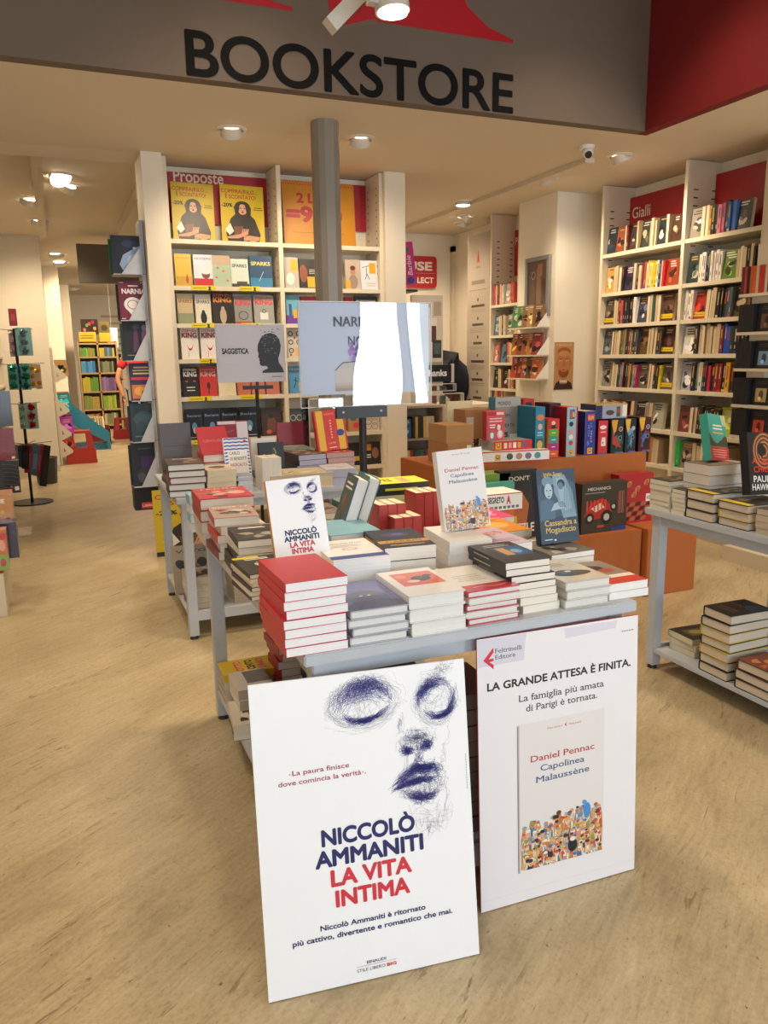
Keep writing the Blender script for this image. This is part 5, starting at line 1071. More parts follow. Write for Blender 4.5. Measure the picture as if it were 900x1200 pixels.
def fill_row(bay, yfar, ynear, zs, toks, si, seed):
    rng = random.Random(seed); y = yfar - .008; lean = math.radians(rng.uniform(1.5, 5)); k = 0; grp = f'crime novels in the {bay}'
    toks = toks.split(); fixed = 0; wid = []
    for t in toks:
        kd, c = t.split(':')[0], (t.split(':') + [''])[1]
        w_ = {'F': rng.uniform(.120, .135), 'P': rng.uniform(.022, .034), 'S': rng.uniform(.018, .028), 'T': .045}[kd]; wid.append(w_)
    sc = min(1.35, (yfar - ynear - .03) / sum(wid) * .97); wid = [w_ * (sc if (sc < 1 or t[0] != 'F') else 1) for w_, t in zip(wid, toks)]
    for t, w_ in zip(toks, wid):
        pr = t.split(':'); kd = pr[0]; c = pr[1] if len(pr) > 1 else rng.choice(['8a7a64', 'a89070']); fl = pr[2] if len(pr) > 2 else ''
        h = rng.uniform(.185, .212) if kd != 'F' else rng.uniform(.195, .215); h = min(h, .225)
        if kd == 'F':
            tt = .030; M = Matrix.Translation(Vector((XR + .035, y - w_ / 2, zs))) @ Matrix.Rotation(math.radians(-90), 4, 'Z') @ Matrix.Rotation(math.radians(84), 4, 'X') @ Matrix.Translation(Vector((-w_ / 2, 0, -tt)))
            sbook(f'{cname(c)} book, cover facing out, {ORDN[k]} from far end, {SHORD[si]} shelf, {bay}', w_ - .003, h, tt, M, c, art=cover_art(seed * 50 + k, c, fl == 'y', fl == 'w'), group=grp, key=(seed, k))
            y -= w_
        else:
            dp = rng.uniform(.13, .145); off = rng.uniform(.012, .03); t_ = w_ - .001
            Rl = Matrix.Translation(Vector((XR + off, y, zs))) @ Matrix.Rotation(lean, 4, 'X')
            zlift = 0
            if kd == 'P':   # fore edge outwards
                M = Rl @ MS((-1, 0, 0), (0, 0, 1), (0, 1, 0), (dp, -t_, 0)); col = c; lab = 0
                sbook(f'cream page block turned outwards, {ORDN[k]} from far end, {SHORD[si]} shelf, {bay}', dp, h, t_, M, c, rng.choice(['d9c6a2', 'cdb994', 'e0d0b0', 'c8b490']), group=grp)
            else:
                M = Rl @ MS((1, 0, 0), (0, 0, 1), (0, -1, 0), (0, 0, 0))
                sbook(f'{cname(c)} book, spine outwards, {ORDN[k]} from far end, {SHORD[si]} shelf, {bay}', dp, h, t_, M, c, 'd9c6a2', spine=spine_art(seed * 70 + k, c), group=grp, key=(seed, k, 's'))
            y -= w_ / math.cos(lean)
        k += 1
L_ = ['F:1c2836 F:8c4526 P S:5f1f1c F:3c2a26 P F:2e3226 P P P F:242f38 P F:4a2c20',
 'F:c89850:w P P P S:26242a F:3a2a4a P S:2a2448 P S:c8683a S:3a3a3c S:c03a4a P S:e0c020 S:e0d8c8 S:e3c81e S:e3c81e S:d8d8d8 S:28344a S:e0d8c8 S:c8202a F:9a3f22',
 'F:5a4a3a:y P P S:8a4a40 S:2a3a4a S:d03a34 S:1e1e20 S:262224 S:1e1e20 S:2a2022 S:5a3020 S:e6e2dc F:3a3e52 P P S:2a5a5a P P F:5a4030:y',
 'F:4a5258 P P P P S:222226 S:6a6a3a S:8a8a60 S:2a2a2a S:7a2a24 S:8a7a5a S:3a3a3a S:2f3133 S:46484a F:5a4420 P P P S:2c2c28 S:3a3a30 F:3a2024:y',
 'F:8a8478:w P P P S:2f2f33 S:2f8fb0 S:c84a3a S:222226 S:28262a S:3a3a30 S:c08030 S:222226 S:5a9a9a S:b03a5a F:6a5a50 P P S:1e1e22 S:26262a S:e0cc20 F:5a5040:y',
 'S:6a6a6a P P S:1f1f22 S:c8622c S:c8622c S:2f4f6a S:1e1e20 S:c8402a S:d8b020 S:1f1f22 S:c03030 P F:2a2622:y S:9a9a90 P F:a8aa98:w',
 'F:9a5a3a P S:8a4a3c P P P P S:8a3a2c P P S:a02a2c S:d89a1e S:6a2a2c P P S:3a3a3a S:b87a3c P P']
N_ = ['F:8f8678:w P P S:d8a020 S:222226 S:2a282c S:d07a8a S:c86a80 S:3a3234 S:2a5a9a S:4a7ab8 F:3a3632',
 'F:2a3a3a S:e6e0d6 S:e0dace S:e6e0d6 S:26262a S:2a3a4a S:e6e0d6 S:e0dace S:e6e0d6 S:ddd6ca F:5a7a2c P P P S:222226 P S:2a2622',
 'S:e0dace S:e6e0d6 S:e6e0d6 F:b03024:y P P P S:222226 S:2a2a2e S:1e2024 S:3a4a5a S:52606a F:4a4430',
 'F:e6e2d8:w S:3a2a28 P P P P P P S:7a2a2a S:1f4fc0 S:1f4fc0 S:2a3a2a S:1e2226 S:3a2e26 S:1e2430 S:26262a',
 'F:a9acb8:w S:222226 S:8aa090 S:d0d4cc S:2a4a4a S:222226 S:c02a50 S:222226 S:8a2028 S:8a2028 S:222226 S:d8a020 S:26262a',
 'F:7a3a34:w P P S:222226 S:2a2626 S:222226 S:1e1e22 S:3a2220 S:26242a S:222226 F:b8c028 S:26242a',
 'S:2ac050 F:8a7468 P P P S:2f62a8 S:2f62a8 S:26262a S:3a2a28 S:5a3a2a P P']
for i in range(7):
    zs = ZS[i] - .0148
    fill_row('far crime bay', XR * 0 + 3.86 + 1.76, 3.86 + .82 + .032, zs, L_[i], i, 100 + i)
    fill_row('near crime bay', 3.86 + .82, 3.96 + .032, zs, N_[i], i, 200 + i)

# =====================================================  BOOKS IN THE BACK BOOKCASE  =====================================================
BY = 5.835
def txt_art(lines, bg, fn=None):
    """lines: (text, y0 fraction, height fraction, colour, bold)"""
    def f(A, w, d):
        A.step = 4e-5; A.rect(.001, .001, w - .001, d - .001, bg)
        if fn: fn(A, w, d)
        for s_, y, hh, c, b in lines: A.text(s_, w * .08, d * y, w * .92, d * hh, c, bold=b)
    return f
def bface(label, x0, x1, yt, row, cover, art, tilt=7, pages='d8c8a8'):
    a = PY(x0, yt, BY); b = PY(x1, yt, BY); z = ZS[row] + .0006; w = max(.06, b.x - a.x - .003); h = max(.12, min(.225, (a.z + b.z) / 2 - z)) * 1.01
    M = Matrix.Translation(Vector(((a.x + b.x) / 2, BY, z))) @ Matrix.Rotation(math.radians(90 - tilt), 4, 'X') @ Matrix.Translation(Vector((-w / 2, 0, -.022)))
    return sbook(label, w, h, .022, M, cover, pages, art=art, group=None, key=label)
KING = lambda bg, c1, c2, fn=None: txt_art([('STEPHEN', .86, .075, c1, .02), ('KING', .68, .15, c2, .04)], bg, fn)
SPK = lambda bg, c, fn=None: txt_art([('SPARKS', .70, .11, c, .03)], bg, fn)
fig = lambda c, x=.5, y=.3, rx=.14, ry=.2: (lambda A, w, d: (A.ell(w * x, d * y, w * rx, d * ry, c, 12), A.ell(w * x, d * (y + ry), w * rx * .5, d * .05, c, 10)))
sb = 'of the back bookcase'
bface('yellow paperback at the left end of the second shelf, left bay ' + sb, 204, 224, 297, 1, 'd9b43a', txt_art([('MANZONI', .84, .06, 'b88a20', .01)], 'd9b43a', lambda A, w, d: (A.rect(.001, .001, w - .001, d * .3, 'c89a2c'), fig('b8481c', .7, .2, .08, .12)(A, w, d))))
bface('white paperback with a red foot, second shelf, left bay ' + sb, 226, 249, 298, 1, 'e0dce4', txt_art([('HOSSEINI', .84, .07, '6a6a9a', .02)], 'e0dce4', lambda A, w, d: (A.rect(.001, .001, w - .001, d * .25, 'c0262c'), A.ell(w * .62, d * .38, w * .22, d * .14, '7a4a34', 12), A.ell(w * .62, d * .46, w * .24, d * .08, 'e8e4e0', 10))))
bface('mint paperback with pink blossoms, second shelf, left bay ' + sb, 248, 270, 299, 1, 'b8c0a4', txt_art([], 'a9bfa4', lambda A, w, d: (A.rect(.001, d * .7, w, d, 'c0a890'), [A.ell(w * x, d * y, w * .08, d * .04, 'd86a7a', 8) for x, y in ((.2, .3), (.8, .2), (.6, .5), (.3, .6))])))
bface('pale paperback with a dark bridge, second shelf, left bay ' + sb, 270, 291, 303, 1, 'd0d8cc', SPK('ccd6ca', '2c3a4a', lambda A, w, d: (A.rect(0.001, .001, w, d * .12, '3a4038'), A.rect(w * .3, d * .1, w * .9, d * .2, '4a4a44'))))
bface('dark blue paperback with yellow lettering, second shelf, left bay ' + sb, 292, 319, 299, 1, '1e4a6a', SPK('1f4a6c', 'e0d060', lambda A, w, d: (A.rect(0.001, .001, w - .001, d * .3, '2f7aa0'), A.line([(w * .4, d * .2), (w * .6, d * .5)], .003, 'c8d8e0'))))
bface('grey paperback with a yellow sticker, second shelf, right bay ' + sb, 333, 350, 301, 1, 'b8b2a8', txt_art([], 'b4aea4', lambda A, w, d: (A.ell(w * .4, d * .3, w * .3, d * .2, 'd8d4cc', 12), A.rect(w * .45, d * .55, w * .95, d * .92, 'e0a81e'))))
bface('dark paperback showing a profile with a yellow sticker, right bay ' + sb, 351, 373, 303, 1, '2a2422', txt_art([], '2a2422', lambda A, w, d: (A.ell(w * .2, d * .5, w * .22, d * .3, '8a4a34', 14), A.rect(w * .4, d * .04, w * .8, d * .4, 'e0a81e'), A.bars(w * .5, w * .9, d * .62, 3, d * .06, d * .02, 'd8d0c8'))))
bface('beige paperback with a painted portrait just right of the column, ' + 'back bookcase', 405, 423, 304, 1, 'c9b8a8', txt_art([], 'c4b2a4', lambda A, w, d: (A.ell(w * .5, d * .25, w * .3, d * .25, 'a08a7a', 12), A.ell(w * .5, d * .6, w * .17, d * .14, 'c08a6a', 14), A.ell(w * .5, d * .72, w * .18, d * .08, '6a3a24', 12), A.rect(.001, d * .02, w * .3, d * .3, 'e0a81e'))))
bface('white paperback with a blue leaping figure, second shelf right end, ' + 'back bookcase', 423, 443, 305, 1, 'e2e2e4', txt_art([], 'e2e2e4', lambda A, w, d: (A.line([(w * .1, d * .75), (w * .35, d * .8), (w * .35, d * .5), (w * .25, d * .35)], .006, '3a6aa0'), A.line([(w * .35, d * .8), (w * .65, d * .82)], .006, '3a6aa0'), A.line([(w * .36, d * .55), (w * .5, d * .35)], .006, '3a6aa0'), A.rect(w * .52, d * .55, w * .9, d * .92, 'e0a81e'), A.bars(w * .3, w * .9, d * .2, 2, d * .08, d * .02, 'c89a9a'))))
r3 = [(207, 226, 344, 'c0ac84', SPK('c4ae86', '8a5a24', lambda A, w, d: A.rect(.001, .001, w - .001, d * .35, '8a9070')), 'tan'), (228, 247, 345, 'd4cdba', SPK('d8d0bc', '2a2a2a', fig('1f1c1c', .5, .2, .2, .22)), 'ivory'), (248, 273, 342, '2c221e', KING('2e241f', 'c87a3a', 'd8883c', fig('b8a898', .5, .25, .16, .25)), 'dark brown'), (274, 295, 347, '8a8a86', KING('8c8c88', 'c8343c', 'd02c3a', lambda A, w, d: (A.ring(w * .5, d * .3, w * .28, w * .04, '2a2a2a', ry=d * .16), A.rect(.001, .001, w - .001, d * .08, 'b03a3a'))), 'grey ferris-wheel'), (297, 321, 346, '94948e', KING('989890', 'c8343c', 'd02c3a', lambda A, w, d: (A.rect(w * .3, d * .15, w * .7, d * .4, 'd8d8d4'), A.ring(w * .5, d * .45, w * .1, w * .03, '3a3a3a'))), 'grey tower')]
for x0, x1, yt, c, a_, nm in r3: bface(f'{nm} paperback with large author lettering, third shelf, left bay {sb}', x0, x1, yt, 2, c, a_)
bface('turquoise and violet paperback, third shelf, right bay ' + sb, 335, 352, 346, 2, '5a9ab0', txt_art([], '6aaac0', lambda A, w, d: (A.rect(.001, .001, w - .001, d * .3, '6a3a9a'), A.rect(w * .2, d * .3, w * .4, d * .7, '3a4a8a'), A.rect(w * .5, d * .2, w * .95, d * .5, 'e0a81e'))))
bface('red paperback left of the column, third shelf, right bay ' + sb, 353, 373, 347, 2, 'a8343c', txt_art([], 'a8343c'))
bface('red paperback right of the column, third shelf, right bay ' + sb, 404, 415, 348, 2, 'a02c34', txt_art([], 'a02c34'))
bface('dark paperback with orange lettering, third shelf right end ' + sb, 416, 443, 347, 2, '2c2824', txt_art([('MONTALBAN', .78, .08, 'e0dcd4', .02)], '2c2824', lambda A, w, d: A.bars(w * .2, w * .9, d * .5, 3, d * .12, d * .06, 'a8642c')))
mouth = lambda A, w, d: (A.poly([(w * .3, d * .48), (w * .42, d * .3), (w * .5, d * .26), (w * .6, d * .3), (w * .72, d * .48), (w * .6, d * .36), (w * .5, d * .33), (w * .4, d * .37)], 'a8242c'), A.line([(w * .4, d * .25), (w * .38, d * .05)], .003, 'c8343c'))
bface('white paperback with red lettering, left end of fourth shelf ' + sb, 211, 232, 383, 3, 'e2ddda', KING('e4dfdc', 'a82a34', 'a82a34', mouth))
bface('second white paperback with red lettering, fourth shelf ' + sb, 234, 256, 383, 3, 'dcd7d6', KING('dedad8', 'a82a34', 'a82a34', mouth))
bface('black and white patterned paperback, fourth shelf, right bay ' + sb, 336, 355, 386, 3, 'c8c4ba', txt_art([], 'c8c0b0', lambda A, w, d: ([A.ring(w * x, d * y, w * .16, w * .06, '34383c', 10) for x in (.25, .75) for y in (.25, .55, .85)], [A.ell(w * x, d * y, w * .08, d * .05, 'b04a3a', 8) for x, y in ((.5, .7), (.2, .1), (.8, .4))], A.rect(w * .5, d * .05, w * .98, d * .35, 'e0b060'))))
bface('black paperback with white lettering, left end of fifth shelf ' + sb, 213, 232, 430, 4, '1f1e20', KING('1f1e20', 'e8e4e0', 'f0ece8', lambda A, w, d: (A.ell(w * .25, d * .52, w * .1, d * .03, 'c8343c', 8), A.ell(w * .75, d * .52, w * .1, d * .03, 'c8343c', 8), A.bars(w * .2, w * .8, d * .3, 2, d * .1, d * .03, 'd8d4d0'))))
bface('red paperback with a dark microphone, fifth shelf ' + sb, 233, 254, 430, 4, 'b8302c', KING('b8302c', 'd88a84', 'e8b8b0', lambda A, w, d: (A.ell(w * .5, d * .36, w * .1, d * .12, '3a1c1c', 12), A.rect(w * .47, d * .08, w * .53, d * .26, '3a1c1c'))))
bface('cream paperback under the head silhouette sign, fifth shelf ' + sb, 255, 276, 433, 4, 'd8ccb0', txt_art([('VUOTO', .8, .06, '4a4440', .01)], 'd8ccb0'))
for i, (x0, x1) in enumerate(((277, 293), (294, 310), (311, 327))): bface(f'{("first", "second", "third")[i]} of three salmon paperbacks at the right end, fifth shelf {sb}', x0, x1, 431, 4, 'b86a54', txt_art([('ROMANA', .82, .06, 'c8342c', .01)], 'b86a54'))
bface('blue paperback with a diver, fifth shelf, right bay ' + sb, 338, 355, 429, 4, '4a8ab0', txt_art([('CROSSAN', .86, .05, 'e8e4dc', .01)], '4f90b8', lambda A, w, d: (A.line([(w * .5, d * .6), (w * .5, d * .4), (w * .35, d * .2)], .006, '1c2c3c'), A.line([(w * .35, d * .5), (w * .65, d * .45)], .005, '1c2c3c'), A.rect(w * .7, d * .1, w, d * .4, 'e0b030'))))
for i, (x0, x1) in enumerate(((217, 237), (238, 258), (259, 279), (280, 304))):
    bface(f'{("first", "second", "third", "fourth")[i]} of four black-blue covers from the left, sixth shelf {sb}', x0, x1, 476, 5, '10182a', txt_art([('Baciami', .74, .08, 'a8b4c4', 0)], '10182a', lambda A, w, d: (A.ell(w * .5, d * .42, w * .16, d * .14, '5a8ab0', 12), A.ell(w * .5, d * .3, w * .1, d * .1, 'a8c4d8', 10), A.rect(w * .15, d * .06, w * .85, d * .09, '8a94a8'))))
bface('dark brown cover with a hooded figure, sixth shelf ' + sb, 306, 330, 478, 5, '3a2418', txt_art([], '3a2418', lambda A, w, d: (A.ell(w * .5, d * .4, w * .24, d * .3, '6a4228', 12), A.ell(w * .5, d * .7, w * .12, d * .08, '24140e', 10), A.ell(w * .35, d * .15, w * .14, d * .08, 'b8602c', 8))))
bface('grey patterned cover left of the sign stand, sixth shelf ' + sb, 338, 357, 479, 5, '5a5a58', txt_art([], '4a4c50', lambda A, w, d: ([A.ring(w * x, d * y, w * .2, w * .05, 'b8b4ac', 10) for x in (.3, .7) for y in (.3, .65)], A.rect(w * .5, d * .05, w * .95, d * .3, 'e0a030'))))
bface('orange and teal cover right of the sign stand post, sixth shelf ' + sb, 408, 424, 482, 5, 'b86a3a', txt_art([], 'b87a4a', lambda A, w, d: (A.ell(w * .4, d * .7, w * .3, d * .2, '3a6a6a', 12), A.ell(w * .6, d * .3, w * .25, d * .15, 'c8342c', 12))))
bface('white lace-patterned cover at the right end, sixth shelf ' + sb, 426, 445, 484, 5, 'c8b8a4', txt_art([], 'cbbba8', lambda A, w, d: [A.ring(w * x, d * y, w * .2, w * .03, '7a6a5c', 10) for x in (.3, .7) for y in (.25, .5, .75)]))
bface('dark cover with an orange sticker at the right end, seventh shelf ' + sb, 424, 447, 518, 6, '262220', txt_art([], '262220', lambda A, w, d: (A.rect(w * .1, d * .62, w * .5, d * .9, 'c8842c'), A.ell(w * .7, d * .5, w * .18, d * .25, '8a5a44', 12), A.bars(w * .1, w * .5, d * .4, 2, d * .1, d * .05, 'd8d0c8'))))
bface('black cover beside the sign stand post, seventh shelf ' + sb, 406, 423, 519, 6, '1e1c1f', txt_art([], '1e1c1f', lambda A, w, d: A.rect(w * .4, d * .2, w * .9, d * .4, 'c8a02c')))
bface('yellow cover at the right end, lowest shelf ' + sb, 428, 450, 560, 7, 'c8a82c', txt_art([], 'c8a82c', lambda A, w, d: A.bars(w * .2, w * .8, d * .8, 2, d * .1, d * .04, '4a4020')))
# yellow promotion strips clipped to the shelf edges
ps = [(225, 1, .17), (281, 1, .15), (225, 2, .16), (283, 2, .16), (235, 3, .1), (222, 4, .16), (282, 4, .16), (226, 5, .16)]
for i, (px, row, w) in enumerate(ps):
    z = ZS[row]; x = PY(px, 300 + row * 42, 5.80).x; 
    o = MB(); o.box(x, 5.7985, z - .029, x + w, 5.8005, z + .004, 'e0cc14'); A = Art(o, (x, 5.7985, z - .029), (1, 0, 0), (0, 0, 1), .0004); A.rect(w * .05, .012, w * .6, .016, '7a6a14'); A.poly([(w * .66, 0), (w * .74, .02), (w * .82, .0)], '2a2420'); A.ell(w * .74, .02, .01, .007, '3a2a20', 8)
    t_ = o.build('shelf_strip', m_print); tag(t_, f'yellow promotion strip on the {SHORD[row]} shelf edge of the back bookcase, {("right" if i in (1, 3, 6) else "left")} one', 'strip', 'yellow promotion strips on shelf edges')
# discount posters on the top shelf
def woman(A, w, d, legs=False):
    A.rect(.0004, .0004, w - .0004, d - .0004, 'c2a814')
    A.text('COMPRA(R)LO...', w * .03, d * .86, w * .86, d * .065, 'a83020', bold=.02); A.text('È SCONTATO!', w * .12, d * .765, w * .82, d * .065, 'a83020', bold=.02); A.text('-20%', w * .03, d * .62, w * .27, d * .06, '2a2418', bold=.04)
    A.bars(w * .75, w * .97, d * .62, 2, d * .035, d * .015, '5a5020')
    A.poly([(w * .14, d * .02), (w * .1, d * .16), (w * .22, d * .42), (w * .36, d * .52), (w * .64, d * .52), (w * .78, d * .42), (w * .9, d * .16), (w * .86, d * .02)], '2b2622')
    A.poly([(w * .34, d * .45), (w * .30, d * .62), (w * .40, d * .70), (w * .60, d * .70), (w * .70, d * .62), (w * .68, d * .45)], '2f2722'); A.ell(w * .5, d * .63, w * .18, d * .10, '2f2722', 18)
    A.ell(w * .5, d * .585, w * .105, d * .092, 'c89a7a', 18); A.ell(w * .455, d * .605, w * .018, d * .012, '2a1c18', 8); A.ell(w * .545, d * .605, w * .018, d * .012, '2a1c18', 8); A.ell(w * .5, d * .54, w * .022, d * .02, '6a2420', 10)
    A.poly([(w * .40, d * .68), (w * .36, d * .5), (w * .40, d * .5), (w * .44, d * .66)], '2a201c'); A.poly([(w * .60, d * .68), (w * .64, d * .5), (w * .60, d * .5), (w * .56, d * .66)], '2a201c')
    A.poly([(w * .08, d * .22), (w * .2, d * .34), (w * .28, d * .2), (w * .18, d * .13)], 'd8d4cc'); A.poly([(w * .28, d * .28), (w * .5, d * .3), (w * .48, d * .14), (w * .3, d * .14)], '6a4434')
    A.poly([(w * .12, d * .10), (w * .44, d * .16), (w * .62, d * .23), (w * .60, d * .15), (w * .38, d * .08), (w * .14, d * .07)], 'c08a68'); A.poly([(w * .88, d * .12), (w * .62, d * .14), (w * .5, d * .08), (w * .7, d * .03), (w * .86, d * .06)], 'c08a68')
    for k in range(4): A.line([(w * (.46 + .03 * k), d * .16), (w * (.5 + .04 * k), d * .25)], w * .02, 'c89474'); A.line([(w * .6, d * (.06 + .02 * k)), (w * .5, d * (.04 + .025 * k))], w * .02, 'c89474')
def pstand(label, x0, x1, yt, yb, Yp, w=None, art=woman, z=None, tilt=5, cover='c4aa18', lean=0, name='promotion_poster'):
    a, b = PY(x0, yt, Yp), PY(x1, yt, Yp); bt = PY((x0 + x1) / 2, yb, Yp); z = bt.z if z is None else z; w = b.x - a.x if w is None else w; h = a.z * .5 + b.z * .5 - z
    M = Matrix.Translation(Vector(((a.x + b.x) / 2, Yp, z))) @ Matrix.Rotation(math.radians(lean), 4, 'Y') @ Matrix.Rotation(math.radians(90 - tilt), 4, 'X') @ Matrix.Translation(Vector((-w / 2, 0, 0)))
    t = thing(name, label, 'poster', M=M); MB().box(0, 0, -.004, w, h, 0, cover).build('poster_board', m_board, t); p = MB(); art(Art(p, (0, 0, 0), lift=.0005), w, h); p.build('poster_print', m_cover, t); return t
pstand('yellow discount poster with a hooded woman, at the left end of the top shelf', 199, 249, 213, 279, 5.90, z=ZS[0] + .001, lean=1)
pstand('yellow discount poster with a hooded woman, right of its twin on the top shelf', 257, 308, 216, 281, 5.90, z=ZS[0] + .001, lean=1)
def twolibri(A, w, d):
    A.rect(.0004, .0004, w - .0004, d - .0004, 'c4830f')
    for k in range(26): A.ell(w * (.02 + .038 * k), d * .95, w * .012, d * .012, 'b8343a', 6); A.ell(w * (.04 + .038 * k), d * .985, w * .010, d * .010, 'b8343a', 6)
    A.text('2 LIBRI', w * .20, d * .67, w * .74, d * .14, 'b0202c', bold=.04); A.text('=9,90', w * .06, d * .38, w * .80, d * .22, 'b0202c', bold=.05); A.bars(w * .05, w * .9, d * .2, 1, .01, d * .012, 'a8601c')
pstand('large orange-yellow two-book offer poster on the top shelf, half hidden by the column', 331, 416, 212, 286, 5.90, z=ZS[0] + .001, art=twolibri, cover='c8860f')
# promo poster on the floor beside the back table
pstand('yellow discount poster standing on the floor behind the back table legs', 176, 280, 572, 650, 5.60, z=.003, w=.60, tilt=6, art=lambda A, w, d: (woman(A, w, d), A.rect(.001, .001, w - .001, d * .07, '2a221c')))
# =====================================================  SIGNS ON STANDS  =====================================================
SY = 3.30
TL, TR, BLp, BRp = PY(354, 354, SY), PY(506, 362, SY + .03), PY(349, 464, SY), PY(500, 473, SY + .03)
w = .60; ux = (TR - TL); ux = Vector((ux.x, ux.y, 0)).normalized(); w = (TR - TL).length; h = TL.z - BLp.z
M = Matrix((ux, Vector((0, 0, 1)), ux.cross(Vector((0, 0, 1))))).transposed().to_4x4(); M.translation = Vector((BLp.x * .5 + TL.x * .5, SY, BLp.z)); M = M @ Matrix.Rotation(math.radians(-2.12), 4, 'Y')
sg = thing('sign_holder', 'white clear-sleeved sign with sketched lettering and an open book, on a black stand', 'sign', M=M)
MB().box(0, 0, -.0015, w - .012, h, 0, 'e4e5ee').build('paper_sheet', m_board, sg)
p = MB(); A = Art(p, lift=.0005); A.step = 1e-5
def sketch(txt, x0, y, x1, hh, c, n=3):
    for k in range(n): A.text(txt, x0 + R.uniform(-.002, .002), y + R.uniform(-.002, .002), x1 + R.uniform(-.002, .002), hh, c, slant=R.uniform(-.03, .06))
A.text('NARRATIVA', w * .25, h * .745, w * .74, .040, '3a3a4a'); sketch('NARRATIVA', w * .25, h * .745, w * .74, .042, '55566a', 2)
A.text("NOVITÀ'", w * .355, h * .54, w * .65, .036, '3a3a4a'); sketch("NOVITÀ'", w * .355, h * .54, w * .65, .038, '55566a', 2)
rg = random.Random(9)
for k in range(60):
    x, y = w * rg.gauss(.43, .035), h * rg.uniform(.22, .58); A.ell(x, y, rg.uniform(.005, .014), rg.uniform(.006, .022), rg.choice(['b58acb', '8a5ab8', 'c8a4dc', 'a070c0', 'dcc8ea']), 8, rg.random() * 3)
for k in range(4):
    yb = .035 + .03 * k; A.poly([(w * .25, h * yb), (w * .5, h * (yb + .01)), (w * .5, h * (yb + .16)), (w * .40, h * (yb + .23)), (w * .31, h * (yb + .22)), (w * .25, h * (yb + .14))], ('cdb09c', 'dcc4b4', 'e6d4c8', 'eee0d6')[k])
    A.line([(w * .25, h * (yb + .14)), (w * .31, h * (yb + .225)), (w * .40, h * (yb + .235)), (w * .5, h * (yb + .165))], .0036, '4a3a34')
    A.poly([(w * .5, h * (yb + .01)), (w * .74, h * yb), (w * .74, h * (yb + .13)), (w * .64, h * (yb + .2)), (w * .5, h * (yb + .16))], ('e8d8cc', 'efe2d8', 'f3e9e2', 'f8f1ec')[k])
p.build('sheet_print', m_print, sg)
gs = MB(); nx, nz = 40, 20   # gently bowed acrylic sleeve, front and back leaf
def leaf(zo, x0, x1, y0, y1, amp):
    vs = []; fs = []
    for j in range(nz + 1):
        for i in range(nx + 1):
            u, v = i / nx, j / nz; vs.append((x0 + (x1 - x0) * u, y0 + (y1 - y0) * v, zo + amp * math.sin(math.pi * u) * (0.5 + .5 * v) + .0007 * math.sin(7 * u + 2.2 * v) * (1.2 - v)))
            if i and j: a = j * (nx + 1) + i; fs.append((a - nx - 2, a - nx - 1, a, a - 1))
    return vs, fs
vs, fs = leaf(.004, -.004, w, -.055, h + .004, .0); me = bpy.data.meshes.new('acrylic_sleeve'); me.from_pydata([Vector(v) for v in vs], [], fs); me.materials.append(m_acryl); me.polygons.foreach_set('use_smooth', [True] * len(fs)); link('acrylic_sleeve', me, sg)
e_ = MB()
for q in ((-.004, h + .002, w, h + .005), (-.004, -.055, w, -.052), (w - .002, -.055, w + .001, h + .005), (-.005, -.055, -.003, h + .005)): e_.box(q[0], q[1], -.004, q[2], q[3], .0045, 'd0d2d6')
e_.build('sleeve_edge', m_plas, sg)
a, b = PY(394, 479, SY), PY(453, 485, SY); pc = PY(425, 485, SY + .02)
Mi = M.inverted()
la, lb = Mi @ a, Mi @ b; mb = MB(); mb.box(la.x, min(la.y, lb.y) - .012, -.016, lb.x, max(la.y, lb.y) + .006, .012, '1d2026'); mb.build('cross_bar', m_black, sg)
mb = MB(); [mb.tube((x, (la.y + lb.y) / 2, .0115), (x, (la.y + lb.y) / 2, .014), .005, .005, 12, 'a8a8a8') for x in (la.x + .03, lb.x - .03)]; mb.build('screw', m_plas, sg)['kind'] = 'stuff'
lp = Mi @ Vector((pc.x, pc.y, 0)); top = Mi @ Vector((pc.x, pc.y, pc.z)); mb = MB(); mb.tube((top.x, top.y, -.02), (top.x, lp.y + .02, -.02), .017, .017, 16, '1d2026'); mb.build('stand_post', m_black, sg)
mb = MB(); mb.tube((lp.x, lp.y + .0, -.02), (lp.x, lp.y + .018, -.02), .16, .15, 32, '1d2026'); mb.build('stand_base', m_black, sg)
# second sign with the head silhouette
S2 = 4.95; a, b, c = PY(252, 381, S2), PY(332, 383, S2), PY(252, 449, S2); w, h = b.x - a.x, a.z - c.z
sg = thing('sign_holder', 'grey-white sign with a black head silhouette on a thin black stand', 'sign', (a.x, S2, c.z))
MB().box(0, 0, 0, w, .003, h, 'c9c6d2').build('paper_sheet', m_board, sg)
p = MB(); A = Art(p, (0, 0, 0), (1, 0, 0), (0, 0, 1), .0006); A.text('SAGGISTICA', w * .08, h * .505, w * .46, h * .09, '1c1a1e', bold=.045)
hd = [(.655, .16), (.665, .20), (.74, .235), (.735, .27), (.70, .285), (.665, .28), (.63, .30), (.618, .335), (.628, .36), (.612, .385), (.622, .41), (.600, .445), (.612, .50), (.597, .56), (.605, .66), (.65, .77), (.72, .845), (.80, .865), (.88, .83), (.93, .75), (.95, .64), (.935, .52), (.905, .42), (.91, .34), (.965, .24), (.985, .16)]
A.poly([(w * x, h * y) for x, y in hd], '1d1b1e')
rg = random.Random(4)
for k in range(30): x, y = rg.uniform(.66, .90), rg.uniform(.50, .82); A.poly([(w * (x - .016), h * y), (w * x, h * (y + .018)), (w * (x + .018), h * (y + .003)), (w * x, h * (y - .008))], rg.choice(['5a585e', '77757a', '3c3a3e']))
for k in range(10): x, y = rg.uniform(.6, .98), rg.uniform(.86, .93); A.poly([(w * (x - .014), h * y), (w * x, h * (y + .014)), (w * (x + .014), h * (y - .006))], '2a282c')
A.bars(w * .78, w * .97, h * .085, 1, .01, h * .012, '4a484e'); p.build('sheet_print', m_print, sg)
